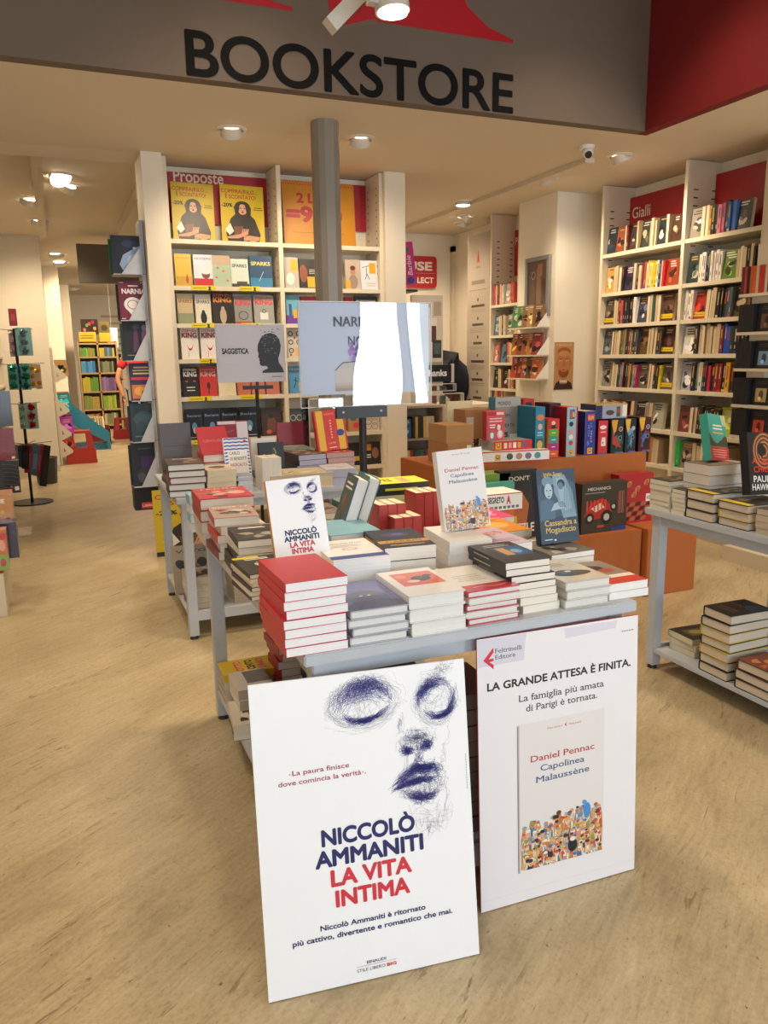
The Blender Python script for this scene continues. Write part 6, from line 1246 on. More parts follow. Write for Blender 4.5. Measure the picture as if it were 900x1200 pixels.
e_ = MB(); [e_.box(*q, 'b8b6bc') for q in ((-.003, -.002, -.003, 0, .005, h + .003), (w, -.002, -.003, w + .003, .005, h + .003), (0, -.002, h, w, .005, h + .003))]; e_.build('sleeve_edge', m_plas, sg)
pb = PY(302, 461, S2).x - a.x; mb = MB(); mb.box(pb - .09, -.012, -.045, pb + .10, .018, -.022, '17181b'); mb.build('cross_bar', m_black, sg)
mb = MB(); mb.box(pb - .01, .0, -.046, pb + .01, .006, .002).tube((pb - .002, .012, -c.z + .02), (pb - .002, .012, -.04), .011, .011, 14, '17181b'); mb.build('stand_post', m_black, sg)
mb = MB(); mb.tube((pb, .012, -c.z), (pb, .012, -c.z + .018), .15, .14, 32); mb.build('stand_base', m_black, sg)

# =====================================================  GREY TIERED DISPLAY LEFT OF THE BACK BOOKCASE  =====================================================
DY = 5.86
tw = thing('tiered_display', 'narrow grey tiered wall display of large books by the corridor mouth', 'display rack', (.60, DY, 0))
MB().box(.028, 0, .30, .055, .20, PY(168, 258, DY).z).build('upright', m_metal, tw)
tiers = [(129, 171, 275, 322, 'dark blue picture book with a pale blue flying figure', '1c2434', lambda A, w, d: (A.rect(.001, .001, w - .001, d - .001, '1c2436'), A.poly([(w * .35, d * .05), (w * .62, d * .1), (w * .85, d * .45), (w * .9, d * .75), (w * .6, d * .62), (w * .35, d * .5), (w * .22, d * .25)], '9ab4dc'), A.poly([(w * .4, d * .1), (w * .6, d * .2), (w * .75, d * .55), (w * .5, d * .45)], 'c8d8f0'), A.ell(w * .6, d * .78, w * .28, d * .09, '2c3a5c', 14), A.ell(w * .72, d * .68, w * .06, d * .03, 'd8dce0', 8), A.ell(w * .85, d * .42, w * .09, d * .05, 'a86a5a', 8))),
         (138, 171, 329, 376, 'crimson fantasy volume with a white ornament', '6a1c34', lambda A, w, d: (A.rect(.001, .001, w - .001, d - .001, '6e1e38'), A.text('NARNIA', w * .12, d * .68, w * .95, d * .12, 'ece6e8', bold=.04), A.bars(w * .3, w * .75, d * .86, 1, .01, d * .03, 'e0d4d8'), A.ell(w * .48, d * .40, w * .32, d * .19, 'ece6e8', 20), A.poly([(w * .2, d * .32), (w * .76, d * .32), (w * .48, d * .08)], 'ece6e8'), A.ring(w * .48, d * .40, w * .2, w * .025, '8a4a5c', ry=d * .12), [A.rect(w * (a), d * b, w * (a + .14), d * (b + .015), 'ece6e8') for a, b in ((.05, .95), (.8, .95), (.05, .035))])),
         (143, 173, 376, 423, 'black book with two violet figures', '1d1a22', lambda A, w, d: (A.rect(.001, .001, w - .001, d - .001, '1d1a22'), A.poly([(w * .35, d * .2), (w * .6, d * .25), (w * .55, d * .75), (w * .42, d * .8)], '5a3458'), A.poly([(w * .65, d * .3), (w * .85, d * .35), (w * .9, d * .8), (w * .72, d * .75)], '7a4a78'), A.ell(w * .5, d * .84, w * .14, d * .07, '4a4658', 10), A.ell(w * .83, d * .82, w * .12, d * .08, '8a88a0', 10), A.bars(w * .08, w * .45, d * .12, 1, .01, d * .02, '8a8890'))),
         (151, 177, 426, 470, 'orange and purple cartoon book', '4a2a4a', lambda A, w, d: (A.rect(.001, .001, w - .001, d - .001, '2c2450'), A.bars(w * .1, w * .8, d * .86, 3, d * .08, d * .04, 'd8c87a'), A.rect(w * .05, d * .55, w * .9, d * .62, 'c83a34'), A.rect(w * .05, d * .05, w * .95, d * .42, 'c8743a'), A.ell(w * .35, d * .25, w * .22, d * .12, 'e0a04a', 12), A.ell(w * .6, d * .2, w * .2, d * .1, '8a3a4a', 12))),
         (152, 181, 474, 518, 'dark teal landscape book', '1f3038', lambda A, w, d: (A.rect(.001, .001, w - .001, d - .001, '22343c'), A.ell(w * .5, d * .6, w * .4, d * .2, '34505a', 14), A.ell(w * .4, d * .4, w * .2, d * .15, '2a4048', 12), A.bars(w * .1, w * .6, d * .12, 1, .01, d * .03, '5a7880'))),
         (153, 184, 520, 570, 'black book with a purple square at its corner', '191c22', lambda A, w, d: (A.rect(.001, .001, w - .001, d - .001, '1a1d24'), A.bars(w * .2, w * .8, d * .84, 1, .01, d * .03, '4a5058'), A.rect(w * .35, d * .3, w * .95, d * .68, '3a1c54'), A.ell(w * .5, d * .25, w * .35, d * .18, '2c2c34', 12), A.ell(w * .35, d * .2, w * .15, d * .12, '4a4a54', 10)))]
for i, (x0, x1, yt, yb, nm, c, art) in enumerate(tiers):
    a, b, bb = PY(x0, yt, DY + .0), PY(x1, yt, DY), PY((x0 + x1) / 2, yb, DY); w = min(b.x - a.x, .215); h = a.z - bb.z; zb = bb.z + .004
    Mk = Matrix.Translation(Vector((a.x + .0, DY, zb))) @ Matrix.Rotation(math.radians(84), 4, 'X') @ Matrix.Translation(Vector((0, 0, -.02)))
    sbook(f'{nm}, {ORDN[i]} tier of the grey display', max(w, .18), h * 1.0, .02, Mk, c, 'cfc4ae', art=art, key='tier%d' % i)
    sbook(f'book standing behind the front one, {ORDN[i]} tier from top of the grey display', max(w, .18) * .9, h * .93, .02, Matrix.Translation(Vector((a.x - .012, DY + .07, zb))) @ Matrix.Rotation(math.radians(84), 4, 'X') @ Matrix.Translation(Vector((0, 0, -.02))), ('1f6a44', '26201f', '2a5a54', 'cfc0a8', '1f2830', '20242a')[i], 'cfc4ae', key='tierb%d' % i)
    x1_ = .60 - .60 + .03; lx = a.x - .60
    tr = MB().box(lx + .0, -.035, zb - .006, .03, .16, zb - .001, 'b5b6b8').build('tray', m_metal, tw)
    s_ = (b.x - a.x)
    MB().prism([(.028, zb - .004), (lx + .05, zb - .004), (.028, zb + h * .70)], 'y', -.040, -.037, 'b5b6b8').build('side_bracket', m_metal, tr)
MB().box(PY(158, 590, DY).x - .60, -.02, PY(158, 598, DY).z, .03, .16, PY(158, 578, DY).z + .04, '1c1b1d').build('bottom_box', m_black, tw)
o = MB(); a = PY(170, 596, DY - .025); o.box(a.x - .60 - .02, -.0215, a.z, a.x - .60 + .06, -.0205, a.z + .045, 'c23a44'); A = Art(o, (a.x - .62, -.0215, a.z), (1, 0, 0), (0, 0, 1), .0005); A.text('LIBRI', .006, .014, .072, .016, 'e8d0d0', bold=.02); o.build('red_label', m_print, tw)

# =====================================================  DISPLAY RACK AT THE RIGHT EDGE  =====================================================
RXF = 4.06; RYF = PX(866, 345, RXF).y
rk = thing('tiered_display', 'cream rack of black book covers jutting out before the near crime bay', 'display rack', (RXF, RYF, 0))
RZ = [PX(880, y, RXF).z for y in (344, 389, 432, 475, 512)]
MB().box(.135, -.70, 0, .15, 0, 2.05).build('rack_back', m_lacq, rk); MB().box(.15, -.66, 0, .27, -.62, 2.05).build('rack_side', m_lacq, rk)
MB().box(.02, -.70, 0, .15, 0, .10).build('rack_foot', m_lacq, rk)
for i, z in enumerate(RZ):
    tr = MB().box(0, -.70, z - .018, .135, 0, z).build('tray', m_lacq, rk)
    MB().box(.05, -.20, z - .06, .13, -.06, z - .018).build('tray_bracket', m_lacq, tr)
cols0 = ['5a2a34', 'b03a40', '26242a', 'c85a30', 'd0622c', 'c8b890', 'c83a30', 'c03a30', 'c8c0a0', '2a302e', 'c87a34', 'c8a03a']
for k, c in enumerate(cols0):
    sbook(f"{cname(c)} pocket book, {ORDN[k]} from left on the right rack's top tray", .11, .165, .020, MS((1, 0, 0), (0, 0, 1), (0, -1, 0), (RXF + .004, RYF - .008 - k * .0225, RZ[0] + .0006)), c, 'c8b490', key=('r0', k))
for i in range(1, 5):
    y = RYF - .006
    for k in range(6):
        sbook(f'black-spined novel, {ORDN[k]} from left, rack tray {ORDN[i]} under the pocket books', .11, .170, .0185, MS((1, 0, 0), (0, 0, 1), (0, -1, 0), (RXF + .004, y, RZ[i] + .0006)), '1f2023', '4a4640', key=('rs', i), group='black-spined novels on the rack at the right edge'); y -= .0195
    for k in range(2):
        M = Matrix.Translation(Vector((RXF + .03, y - .066, RZ[i] + .0008))) @ Matrix.Rotation(math.radians(-90), 4, 'Z') @ Matrix.Rotation(math.radians(87), 4, 'X') @ Matrix.Translation(Vector((-.0625, 0, -.02)))
        pc_ = [('6a4a3c', '8a8a7a'), ('7a9ab8', 'b89a4a'), ('b8a46a', '5a3a2c'), ('c84a34', '4a7a5a')][i - 1][k]
        sbook(f'black cover with {cname(pc_)} picture, {("first", "second")[k]} on tray {ORDN[i]}, right rack', .125, .172, .02, M, '202124', '4a4640', art=(lambda A, w, d, pc_=pc_: (A.rect(w * .25, d * .12, w * .92, d * .62, pc_), A.ell(w * .6, d * .38, w * .14, d * .17, shade(pc_, .5), 10), A.ell(w * .52, d * .24, w * .1, d * .08, shade(pc_, 1.4), 8), A.bars(w * .2, w * .9, d * .86, 2, d * .07, d * .015, '5a5a5c'))), key=('rc', i, k))
        y -= .15

# =====================================================  BACK ROOM  =====================================================
# second bookcase along the right aisle with small tray rack, text panel, framed picture, portrait poster
X2 = 4.15; ya, yb_ = 6.58, 7.13
b2 = thing('bookcase', 'narrow cream bookcase beyond the white pillar with a small tray rack beside it', 'bookcase', (X2, ya, 0))
for y in (0, yb_ - ya - .03): MB().box(0, y, 0, .29, y + .03, 2.745).build('side_panel', m_lacq, b2)
MB().box(.275, 0, 0, .29, yb_ - ya, 2.745, 'e9dfca').build('back_panel', m_shelfc, b2)
Z2 = [PX(585, y, X2).z for y in (357, 393, 425, 455, 478)] + [.55]
for z in Z2: MB().box(.003, .03, z - .025, .275, yb_ - ya - .03, z).build('shelf', m_lacq, b2)
hm = MB(); holes(hm, yb_ - ya - .0308, .06, .3, 2.5, .15, 2, face='y', w=.03, dz=.056); hm.build('slots', m_print, b2)['kind'] = 'stuff'
o = MB().box(.255, .03, 2.16, .27, .50, 2.60, 'c02020'); A = Art(o, (.255, 0, 0), (0, -1, 0), (0, 0, 1), .001); A.text('Prop', -.49, 2.46, -.30, .07, 'e8d8cc'); o.build('header_panel', m_board, b2)
B2T = ['S:c03a58 S:c03a58 P S:2a2c24 S:c0303a P P S:d8cfc0 F:a8a094 S:b8503c S:c03a34 S:c8504a', 'F:4a6a80 P P S:3a3c34 P S:c8b890 F:8a8a84 S:6a8a5a S:b87a4a P', 'F:b8786a S:a85a54 F:4a8098 S:2a2a2c S:c8403a S:b89a6a P P', 'F:2c2a24 P P F:4a2a20 S:26242a P S:c8643c S:b8a48a S:8a4a34', 'S:4a4640 S:3a3834 P P S:c0262c S:b8302c S:c83a34 P S:8a5a3a S:c8a88a']
def fill_row2(zs, toks, si):
    rng = random.Random(si + 900); y = yb_ - .04; toks = toks.split()
    for k, t in enumerate(toks):
        pr = t.split(':'); kd = pr[0]; c = pr[1] if len(pr) > 1 else '9a8464'; w_ = {'F': .115, 'P': .028, 'S': .024}[kd]; h = rng.uniform(.18, .205)
        if y - w_ < ya + .04: break
        lab = f'{cname(c)} book, {ORDN[k]} from far end, {SHORD[si]} shelf of the bookcase beyond the pillar'
        if kd == 'F': sbook(lab, w_ - .004, h, .028, Matrix.Translation(Vector((X2 + .03, y - w_ / 2, zs))) @ Matrix.Rotation(math.radians(-90), 4, 'Z') @ Matrix.Rotation(math.radians(84), 4, 'X') @ Matrix.Translation(Vector((-w_ / 2, 0, -.028))), c, art=cover_art(si * 50 + k + 900, c), key=('b2', si, k))
        elif kd == 'P': sbook(lab, .14, h, w_ - .002, MS((-1, 0, 0), (0, 0, 1), (0, 1, 0), (X2 + .16, y - w_ + .002, zs)), c, 'd6c4a4')
        else: sbook(lab, .14, h, w_ - .002, MS((1, 0, 0), (0, 0, 1), (0, -1, 0), (X2 + .02, y, zs)), c, 'd6c4a4', spine=spine_art(si * 60 + k, c), key=('b2s', si, k))
        y -= w_
for i in range(5): fill_row2(Z2[i] + .0006, B2T[i], i)
# small rack of clear trays on the pillar's flank
rr = thing('tray_rack', 'small white rack of clear trays holding slim books on the pillar flank', 'rack', (X2, 6.10, 0))
MB().box(-.035, .02, 1.0, -.012, .05, 2.0).build('rack_spine', m_lacq, rr)
TZs = [PX(632, y, X2 - .1).z for y in (383, 416, 444)]
for i, z in enumerate(TZs):
    tr = MB().box(-.16, -.06, z - .012, -.012, .42, z).build('tray', m_lacq, rr)
    MB().prism([(-.012, z), (-.15, z), (-.012, z + .17)], 'y', -.065, -.06, 'e6e2d8').build('side_bracket', m_shelfc, tr)
    for k in range(5):
        c = [['4a7a5a', '5a8a4a', '8a6a4a', 'b08a5a', '7a5a3a'], ['a8642c', '8a4a3a', '9a5a3a', 'b8743c', '8a3a3a'], ['b84a34', '7a3a2a', 'a85a3c', '6a4a3a', 'b8643c']][i][k]
        sbook(f'{cname(c)} slim book, {ORDN[k]} from far end, {ORDN[i]} clear tray, pillar rack', .11, .20, .010, Matrix.Translation(Vector((X2 - .115 + .0, 6.43 - k * .085, z + .0006))) @ Matrix.Rotation(math.radians(-62), 4, 'Z') @ Matrix.Rotation(math.radians(80), 4, 'X') @ Matrix.Translation(Vector((-.055, 0, -.01))), c, art=cover_art(700 + i * 10 + k, c), key=('tr', i, k))
a, b, c_ = PX(619, 304, X2 - .02), PX(647, 298, X2 - .02), PX(620, 372, X2 - .02)
pf = thing('framed_picture', 'grey-framed brown picture high on the flank of the white pillar', 'picture', (X2 - .04, min(a.y, b.y), c_.z))
W2, H2 = abs(a.y - b.y), b.z - c_.z; W2 = max(W2, .36)
for q in ((0, 0, W2, .035), (0, H2 - .035, W2, H2), (0, .035, .035, H2 - .035), (W2 - .035, .035, W2, H2 - .035)): MB().box(-.012, q[0], q[1], .018, q[2], q[3], '8a8a88').build('frame', m_plas, pf)
o = MB().box(0, .035, .035, .01, W2 - .035, H2 - .035, '5a4434'); A = Art(o, (0, W2 - .04, .04), (0, -1, 0), (0, 0, 1), .001); A.rect(.03, .02, W2 * .3, H2 * .6, '6a5040'); A.rect(W2 * .36, .03, W2 * .55, H2 * .72, '8a6a50'); A.rect(W2 * .6, .02, W2 * .72, H2 * .55, '4a3628'); A.ring(W2 * .22, H2 * .62, .035, .006, 'b8a48a'); A.rect(W2 * .4, H2 * .6, W2 * .6, H2 * .8, '9a6a5a'); o.build('picture_print', m_gloss, pf)
def portrait(A, w, d):
    A.rect(.001, .001, w - .001, d - .001, 'b98a5c'); A.poly([(w * .0 + .001, .001), (w - .001, .001), (w * .9, d * .14), (w * .68, d * .2), (w * .3, d * .2), (w * .1, d * .14)], '3a2a26'); A.rect(w * .34, d * .12, w * .66, d * .36, 'b07a54')
    A.ell(w * .5, d * .56, w * .36, d * .30, 'b8784a', 22); A.ell(w * .14, d * .55, w * .06, d * .06, 'b07248', 8); A.ell(w * .86, d * .55, w * .06, d * .06, 'b07248', 8)
    A.ell(w * .5, d * .80, w * .34, d * .09, '9a5a2c', 16); A.ell(w * .5, d * .76, w * .28, d * .06, 'c08a5c', 16); A.ell(w * .5, d * .36, w * .27, d * .11, '8a4a26', 16); A.ell(w * .5, d * .44, w * .2, d * .07, 'b8784a', 14)
    for s_ in (-1, 1): A.rect(w * (.5 + s_ * .16) - w * .08, d * .645, w * (.5 + s_ * .16) + w * .08, d * .66, '7a4422'); A.ell(w * (.5 + s_ * .16), d * .61, w * .06, d * .014, 'e0d0c0', 10); A.ell(w * (.5 + s_ * .16), d * .61, w * .025, d * .014, '3a4a54', 8)
    A.poly([(w * .47, d * .62), (w * .53, d * .62), (w * .57, d * .49), (w * .43, d * .49)], 'a86a42'); A.rect(w * .42, d * .405, w * .58, d * .42, '8a3a2c'); A.text('SPARE', w * .3, d * .15, w * .7, d * .05, 'ece4d8', bold=.03); A.text('MEMOIR', w * .1, d * .92, w * .9, d * .035, 'd8c0a0', bold=.01)
a, b, c_ = PY(643, 401, 5.955), PY(666, 399, 5.955), PY(645, 457, 5.955)
pw, ph = b.x - a.x, a.z - c_.z
o = thing('wall_poster', 'poster of a bearded red-haired man stuck on the white pillar', 'poster', (max(a.x, 4.135), 5.954, c_.z)); MB().box(0, 0, 0, pw, .003, ph, 'd8b890').build('poster_board', m_board, o); p = MB(); portrait(Art(p, (0, 0, 0), (1, 0, 0), (0, 0, 1), .0006), pw, ph); p.build('poster_print', m_print, o)
# grey text panel
y0, y1 = PX(574, 300, X2).y, PX(548, 300, X2).y; z0, z1 = PX(560, 462, X2).z, PX(574, 270, X2).z
o = thing('text_panel', 'tall grey panel of small centred printed lines left of the narrow bookcase', 'panel', (X2, min(y0, y1), 0)); wd = abs(y1 - y0)
MB().box(.0, 0, .30, .05, wd, z1, 'b0a496').build('panel_board', m_board, o); p = MB(); A = Art(p, (0, wd, 0), (0, -1, 0), (0, 0, 1), .001)
A.poly([(wd * .44, z1 - .30), (wd * .5, z1 - .15), (wd * .56, z1 - .30), (wd * .5, z1 - .27)], 'c8483a'); A.text('BOOKSTORE', wd * .4, z1 - .34, wd * .6, .02, '6a5a50'); A.rect(wd * .2, z1 - .50, wd * .8, z1 - .46, '8a7c70'); A.rect(wd * .1, z1 - .56, wd * .9, z1 - .555, '6a5e54')
zz = z1 - .66
for k in range(9): A.rect(wd * .47, zz - .01, wd * .53, zz + .02, '4a4038'); A.rect(wd * (.2 + .05 * (k % 3)), zz - .07, wd * (.8 - .05 * (k % 3)), zz - .045, '4a4038'); [A.rect(wd * (.15 + .04 * (j % 2)), zz - .10 - .018 * j, wd * (.85 - .04 * (j % 2)), zz - .095 - .018 * j, '9a8c80') for j in range(2 + k % 2)]; zz -= .19
p.build('panel_print', m_print, o)
# back wall: red collection sign, door
a, b = PY(459, 300, 8.48), PY(511, 301, 8.48); c_ = PY(511, 338, 8.48); w, h = b.x - a.x, b.z - c_.z
o = thing('wall_sign', 'red sign with rounded corners and white capitals on the back room wall', 'sign', (a.x, 8.46, c_.z)); m_ = MB(); rc = .04; pts = [(x + rc * math.cos(math.radians(t_)), z + rc * math.sin(math.radians(t_))) for x, z, t0 in ((w - rc, rc, -90), (w - rc, h - rc, 0), (rc, h - rc, 90), (rc, rc, 180)) for t_ in (t0, t0 + 30, t0 + 60, t0 + 90)]
m_.prism(pts, 'y', 0, .02, 'b8242c'); m_.build('sign_board', m_board, o); p = MB(); A = Art(p, (0, 0, 0), (1, 0, 0), (0, 0, 1), .001); A.text('USE', w * .32, h * .56, w * .88, h * .25, 'f0e4e0', bold=.04); A.rect(w * .1, h * .46, w * .95, h * .47, 'e0a8a4'); A.text('COLLECT', w * .22, h * .16, w * .92, h * .17, 'f0e4e0', bold=.03); p.build('sign_print', m_print, o)
a, b = PY(528, 290, 8.49), PY(552, 292, 8.49)
dr = struct('door_1', MB().box(a.x + .05, 8.46, .02, b.x + .3, 8.49, 2.55, 'ddd2bc'), m_plas)
for q in ((a.x, 0, a.x + .05, 2.62), (a.x, 2.56, b.x + .3, 2.62)): MB().box(q[0], 8.44, q[1], q[2], 8.50, q[3], 'd0c4ac').build('door_frame', m_plas, dr)
MB().box(a.x + .06, 8.42, 1.30, a.x + .30, 8.45, 1.38, 'e0d8c8').build('door_handle', m_plas, dr)
MB().box(a.x + .16, 8.452, .95, a.x + .30, 8.459, 1.25, 'cfc8b8').build('notice', m_print, dr)
# dark hatch opening in the back room ceiling corner
# pink doll box and dark shelf board on the back side of the right pilaster
a, b, c_, d_ = PY(467, 284, 6.3), PY(483, 283, 6.3), PY(489, 333, 6.3), PY(474, 334, 6.3)
o = thing('toy_box', 'pink doll box with pale script leaning out beside the right pilaster', 'toy box', (a.x, 6.3, 0)); m_ = MB(); m_.prism([(0, a.z), (b.x - a.x, b.z), (c_.x - a.x, c_.z), (d_.x - a.x, d_.z)], 'y', 0, .12, 'c8207a'); m_.build('box_body', m_cover, o)
p = MB(); A = Art(p, (d_.x - a.x, 0, d_.z), ((c_ - d_).normalized().x, 0, (c_ - d_).normalized().z), ((a - d_).normalized().x, 0, (a - d_).normalized().z), .001); L_h = (a - d_).length; ww = (c_ - d_).length
A.ell(ww * .5, L_h * .82, ww * .2, ww * .2, '2a6a4a', 12); A.ell(ww * .55, L_h * .1, ww * .28, ww * .22, '3a3a8a', 12)
B = Art(p, A.P(ww * .75, L_h * .22) , A.uy, -A.ux, .0006); B.text('Barbie', 0, 0, L_h * .46, ww * .34, 'f0c8dc', bold=.02, slant=.2); p.build('box_print', m_print, o)
a, b = PY(470, 338, 6.3), PY(486, 333, 6.3)
o = MB().box(a.x - .16, 6.24, a.z - .03, b.x, 6.55, a.z - .012, '2a2622').build('wall_shelf', m_plas); tag(o, 'dark little wall shelf under the pink doll box', 'shelf')
o.data.transform(Matrix.Identity(4))
# low shelf unit of upright books between pilaster and cartons
LX0, LX1, LY = 2.62, 3.14, 6.15
zA, zB, zC = PY(500, 513, LY).z, PY(500, 549, LY).z, PY(500, 478, LY).z
ls = thing('low_bookcase', 'low grey-brown bookcase between the right pilaster and the cartons', 'bookcase', (LX0, LY, 0))
for x in (0, LX1 - LX0 - .02): MB().box(x, 0, 0, x + .02, .28, zC + .02, 'b8a88e').build('side_panel', m_shelfc, ls)
MB().box(.02, .26, 0, LX1 - LX0 - .02, .28, zC + .02, '8a7a66').build('back_panel', m_shelfc, ls)
for z in (zC + .02, zA, zB, .3): MB().box(.02, .0, z - .02, LX1 - LX0 - .02, .26, z, 'a89880').build('shelf', m_shelfc, ls)
for r_, (z, toks) in enumerate(((zA, ['2a2a2e', 'c8b8a8', 'd8d0c8', 'F3a6a9a', '26242a', 'c8a82c', '1e1e20', '1e1e20', 'd0b02c', 'c8b0a0', 'c0a898', 'b8a494']), (zB, ['Fa8a8ac', 'c8c0b4', 'd8cfc0', 'b83a34', '24282e', '2a4a5c', '2f5a50', '3a6a58', '26324a', '8a2a4a', '8a2a4a', '26324a', '8a2a4a']), (.3, ['F8a5a3a', '2a3a4a', 'c8c0b4', '3a3a3a']))):
    x = LX0 + .024
    for k, c in enumerate(toks):
        h = (.165 if r_ else .185)
        if c[0] == 'F' and len(c) == 7:
            c = c[1:]; sbook(f'{cname(c)} landscape cover facing out on the {SHORD[r_]} shelf of the low bookcase', .11, h * .9, .02, Matrix.Translation(Vector((x + .056, LY + .03, z + .0006))) @ Matrix.Rotation(math.radians(86), 4, 'X') @ Matrix.Translation(Vector((-.055, 0, -.02))), c, art=cover_art(k * 3 + r_, c), key=('lo', r_, k)); x += .113; continue
        t_ = .026
        if x + t_ > LX1 - .024: break
        sbook(f'{cname(c)} book, {ORDN[k]} from left on the {SHORD[r_]} shelf of the low bookcase', .14, h, t_ - .002, MS((0, 1, 0), (0, 0, 1), (1, 0, 0), (x, LY + .012, z + .0006)), c, 'cbb99a', key=('lw', r_, k)); x += t_
# cash desk with clear racks and a black sign, somebody in a dark jacket bending behind it
dk = thing('cash_desk', 'pale cash desk in the back room behind the cartons', 'counter', (3.02, 6.75, 0)); dz_ = PY(540, 473, 6.9).z; MB().box(0.13, 0, 0, 1.0, .5, dz_ - .03, 'c8bca4').build('desk_body', m_shelfc, dk); MB().box(.1, -.03, dz_ - .03, 1.03, .53, dz_, 'd8ccb4').build('desk_top', m_lacq, dk)
KY = 6.9; a, b = PY(497, 428, KY), PY(529, 447, KY)
o = thing('counter_sign', 'small black counter sign with white lettering next to the big acrylic sign', 'sign', (a.x, KY, b.z)); w, h = b.x - a.x, a.z - b.z; MB().box(0, 0, 0, w, .02, h, '141416').box(w, .0, -.01, w + .03, .02, h + .01, 'c8c4b8').build('sign_board', m_plas, o); p = MB(); A = Art(p, (0, 0, 0), (1, 0, 0), (0, 0, 1), .001); A.text('thanks', w * .06, h * .35, w * .82, h * .36, 'e8e8e6', bold=.04); p.build('sign_print', m_print, o)
rk2 = thing('acrylic_rack', 'clear stepped acrylic rack on the cash desk below the black sign', 'rack', (a.x, KY - .05, dz_))
for k, (x0, x1, y0, y1) in enumerate(((500, 532, 449, 459), (500, 541, 460, 475))):
    p0, p1 = PY(x0, y1, KY), PY(x1, y0, KY); MB().box(p0.x - a.x, 0, p0.z - dz_, p1.x - a.x, .004, p1.z - dz_).build('clear_tray', m_acryl, rk2)
    o = MB(); [o.box(q[0] - a.x, -.002, q[1] - dz_, q[2] - a.x, .06, q[3] - dz_, 'c8c4bc') for q in ((p0.x, p0.z, p1.x, p0.z + .006), (p0.x, p1.z - .006, p1.x, p1.z), (p1.x - .006, p0.z, p1.x, p1.z))]; o.build('tray_edge', m_plas, rk2)
    for j in range(2): MB().box(p0.x - a.x + .02 + .1 * j, .01, max(0.001, p0.z - dz_ + .008), p0.x - a.x + .09 + .1 * j, .016, p1.z - dz_ - .02, ('a83a34', '6a6a66')[j]).build('leaflet', m_print, rk2)
MB().box(.0, .0, .0, .012, .05, max(.05, PY(500, 449, KY).z - dz_), 'c8c4bc').build('rack_post', m_plas, rk2)
cp = thing('notice_column', 'narrow white board with pinned pictures right behind the acrylic sign', 'board', (PY(483, 400, 7.3).x, 7.3, 0)); w = PY(519, 345, 7.3).x - PY(483, 400, 7.3).x; z0, z1 = PY(500, 428, 7.3).z, PY(500, 346, 7.3).z
MB().box(0, 0, 0, w, .04, z1, 'c9bfae').build('board', m_shelfc, cp); p = MB(); A = Art(p, (0, 0, 0), (1, 0, 0), (0, 0, 1), .001)
A.ell(w * .16, z1 - .12, .03, .035, 'e8e4dc', 14); A.ell(w * .16, z1 - .12, .018, .022, '4a6a9a', 12); [A.rect(w * x0, z1 - y0, w * x1, z1 - y1, c) for x0, x1, y0, y1, c in ((.45, .6, .12, .07, '8a8478'), (.7, .95, .2, .06, 'a89c8c'), (.55, .8, .34, .22, 'd8d0c4'), (.6, .78, .46, .30, '5a2a34'), (.66, .95, .62, .44, '2a2e30'), (.7, .92, .58, .47, '4a5a58'), (.55, .98, .88, .66, '8a9088'))]
[A.ring(w * (.65 + .1 * k), z1 - .74 - .03 * k, .05, .01, '2c3834') for k in range(3)]; p.build('pinned_print', m_print, cp)

# ---------------- people ----------------
def skin_body(name, verts, edges, radii, material, parent, col='20222a', sub=2):
    me = bpy.data.meshes.new(name); me.from_pydata([Vector(v) for v in verts], edges, []); o = bpy.data.objects.new(name, me); COL.objects.link(o)
    sk = o.modifiers.new('skin', 'SKIN'); sk.use_smooth_shade = True
    if not me.skin_vertices: bpy.context.view_layer.update()
    for i, r in enumerate(radii): me.skin_vertices[0].data[i].radius = (r, r) if not isinstance(r, tuple) else r
    me.skin_vertices[0].data[0].use_root = True
    sb_ = o.modifiers.new('sub', 'SUBSURF'); sb_.levels = sub; sb_.render_levels = sub
    dg = bpy.context.evaluated_depsgraph_get(); nm = bpy.data.meshes.new_from_object(o.evaluated_get(dg)); bpy.data.objects.remove(o); nm.materials.clear(); nm.materials.append(material)
    a_ = nm.color_attributes.new('Col', 'FLOAT_COLOR', 'CORNER'); c = lin(col); a_.data.foreach_set('color', [c[0], c[1], c[2], 1.0] * len(nm.loops)); nm.polygons.foreach_set('use_smooth', [True] * len(nm.polygons)); nm.name = name
    return link(name, nm, parent)
def hand(parent, wrist, dirn, up, s=1.0, col='b8805c', curl=.5):
    d = Vector(dirn).normalized(); u = Vector(up).normalized(); sd = d.cross(u).normalized(); W_ = Vector(wrist)
    vs = [W_, W_ + d * .045 * s, W_ + d * .085 * s]; ed = [(0, 1), (1, 2)]; rd = [(.024 * s, .018 * s), (.036 * s, .016 * s), (.036 * s, .014 * s)]
    for k, (off, ln) in enumerate(((-.030, .070), (-.010, .080), (.010, .075), (.030, .058))):
        b0 = W_ + d * .092 * s + sd * off * s; i = len(vs); vs += [b0, b0 + d * ln * .5 * s - u * .008 * s * curl * 2, b0 + d * ln * .85 * s - u * .035 * s * curl]; ed += [(2, i), (i, i + 1), (i + 1, i + 2)]; rd += [.009 * s, .0085 * s, .0075 * s]
    i = len(vs); b0 = W_ + d * .03 * s - sd * .03 * s; vs += [b0, b0 + d * .03 * s - sd * .022 * s, b0 + d * .06 * s - sd * .026 * s]; ed += [(0, i), (i, i + 1), (i + 1, i + 2)]; rd += [.013 * s, .011 * s, .009 * s]
    return skin_body('hand', vs, ed, rd, m_skin, parent, col, 1)
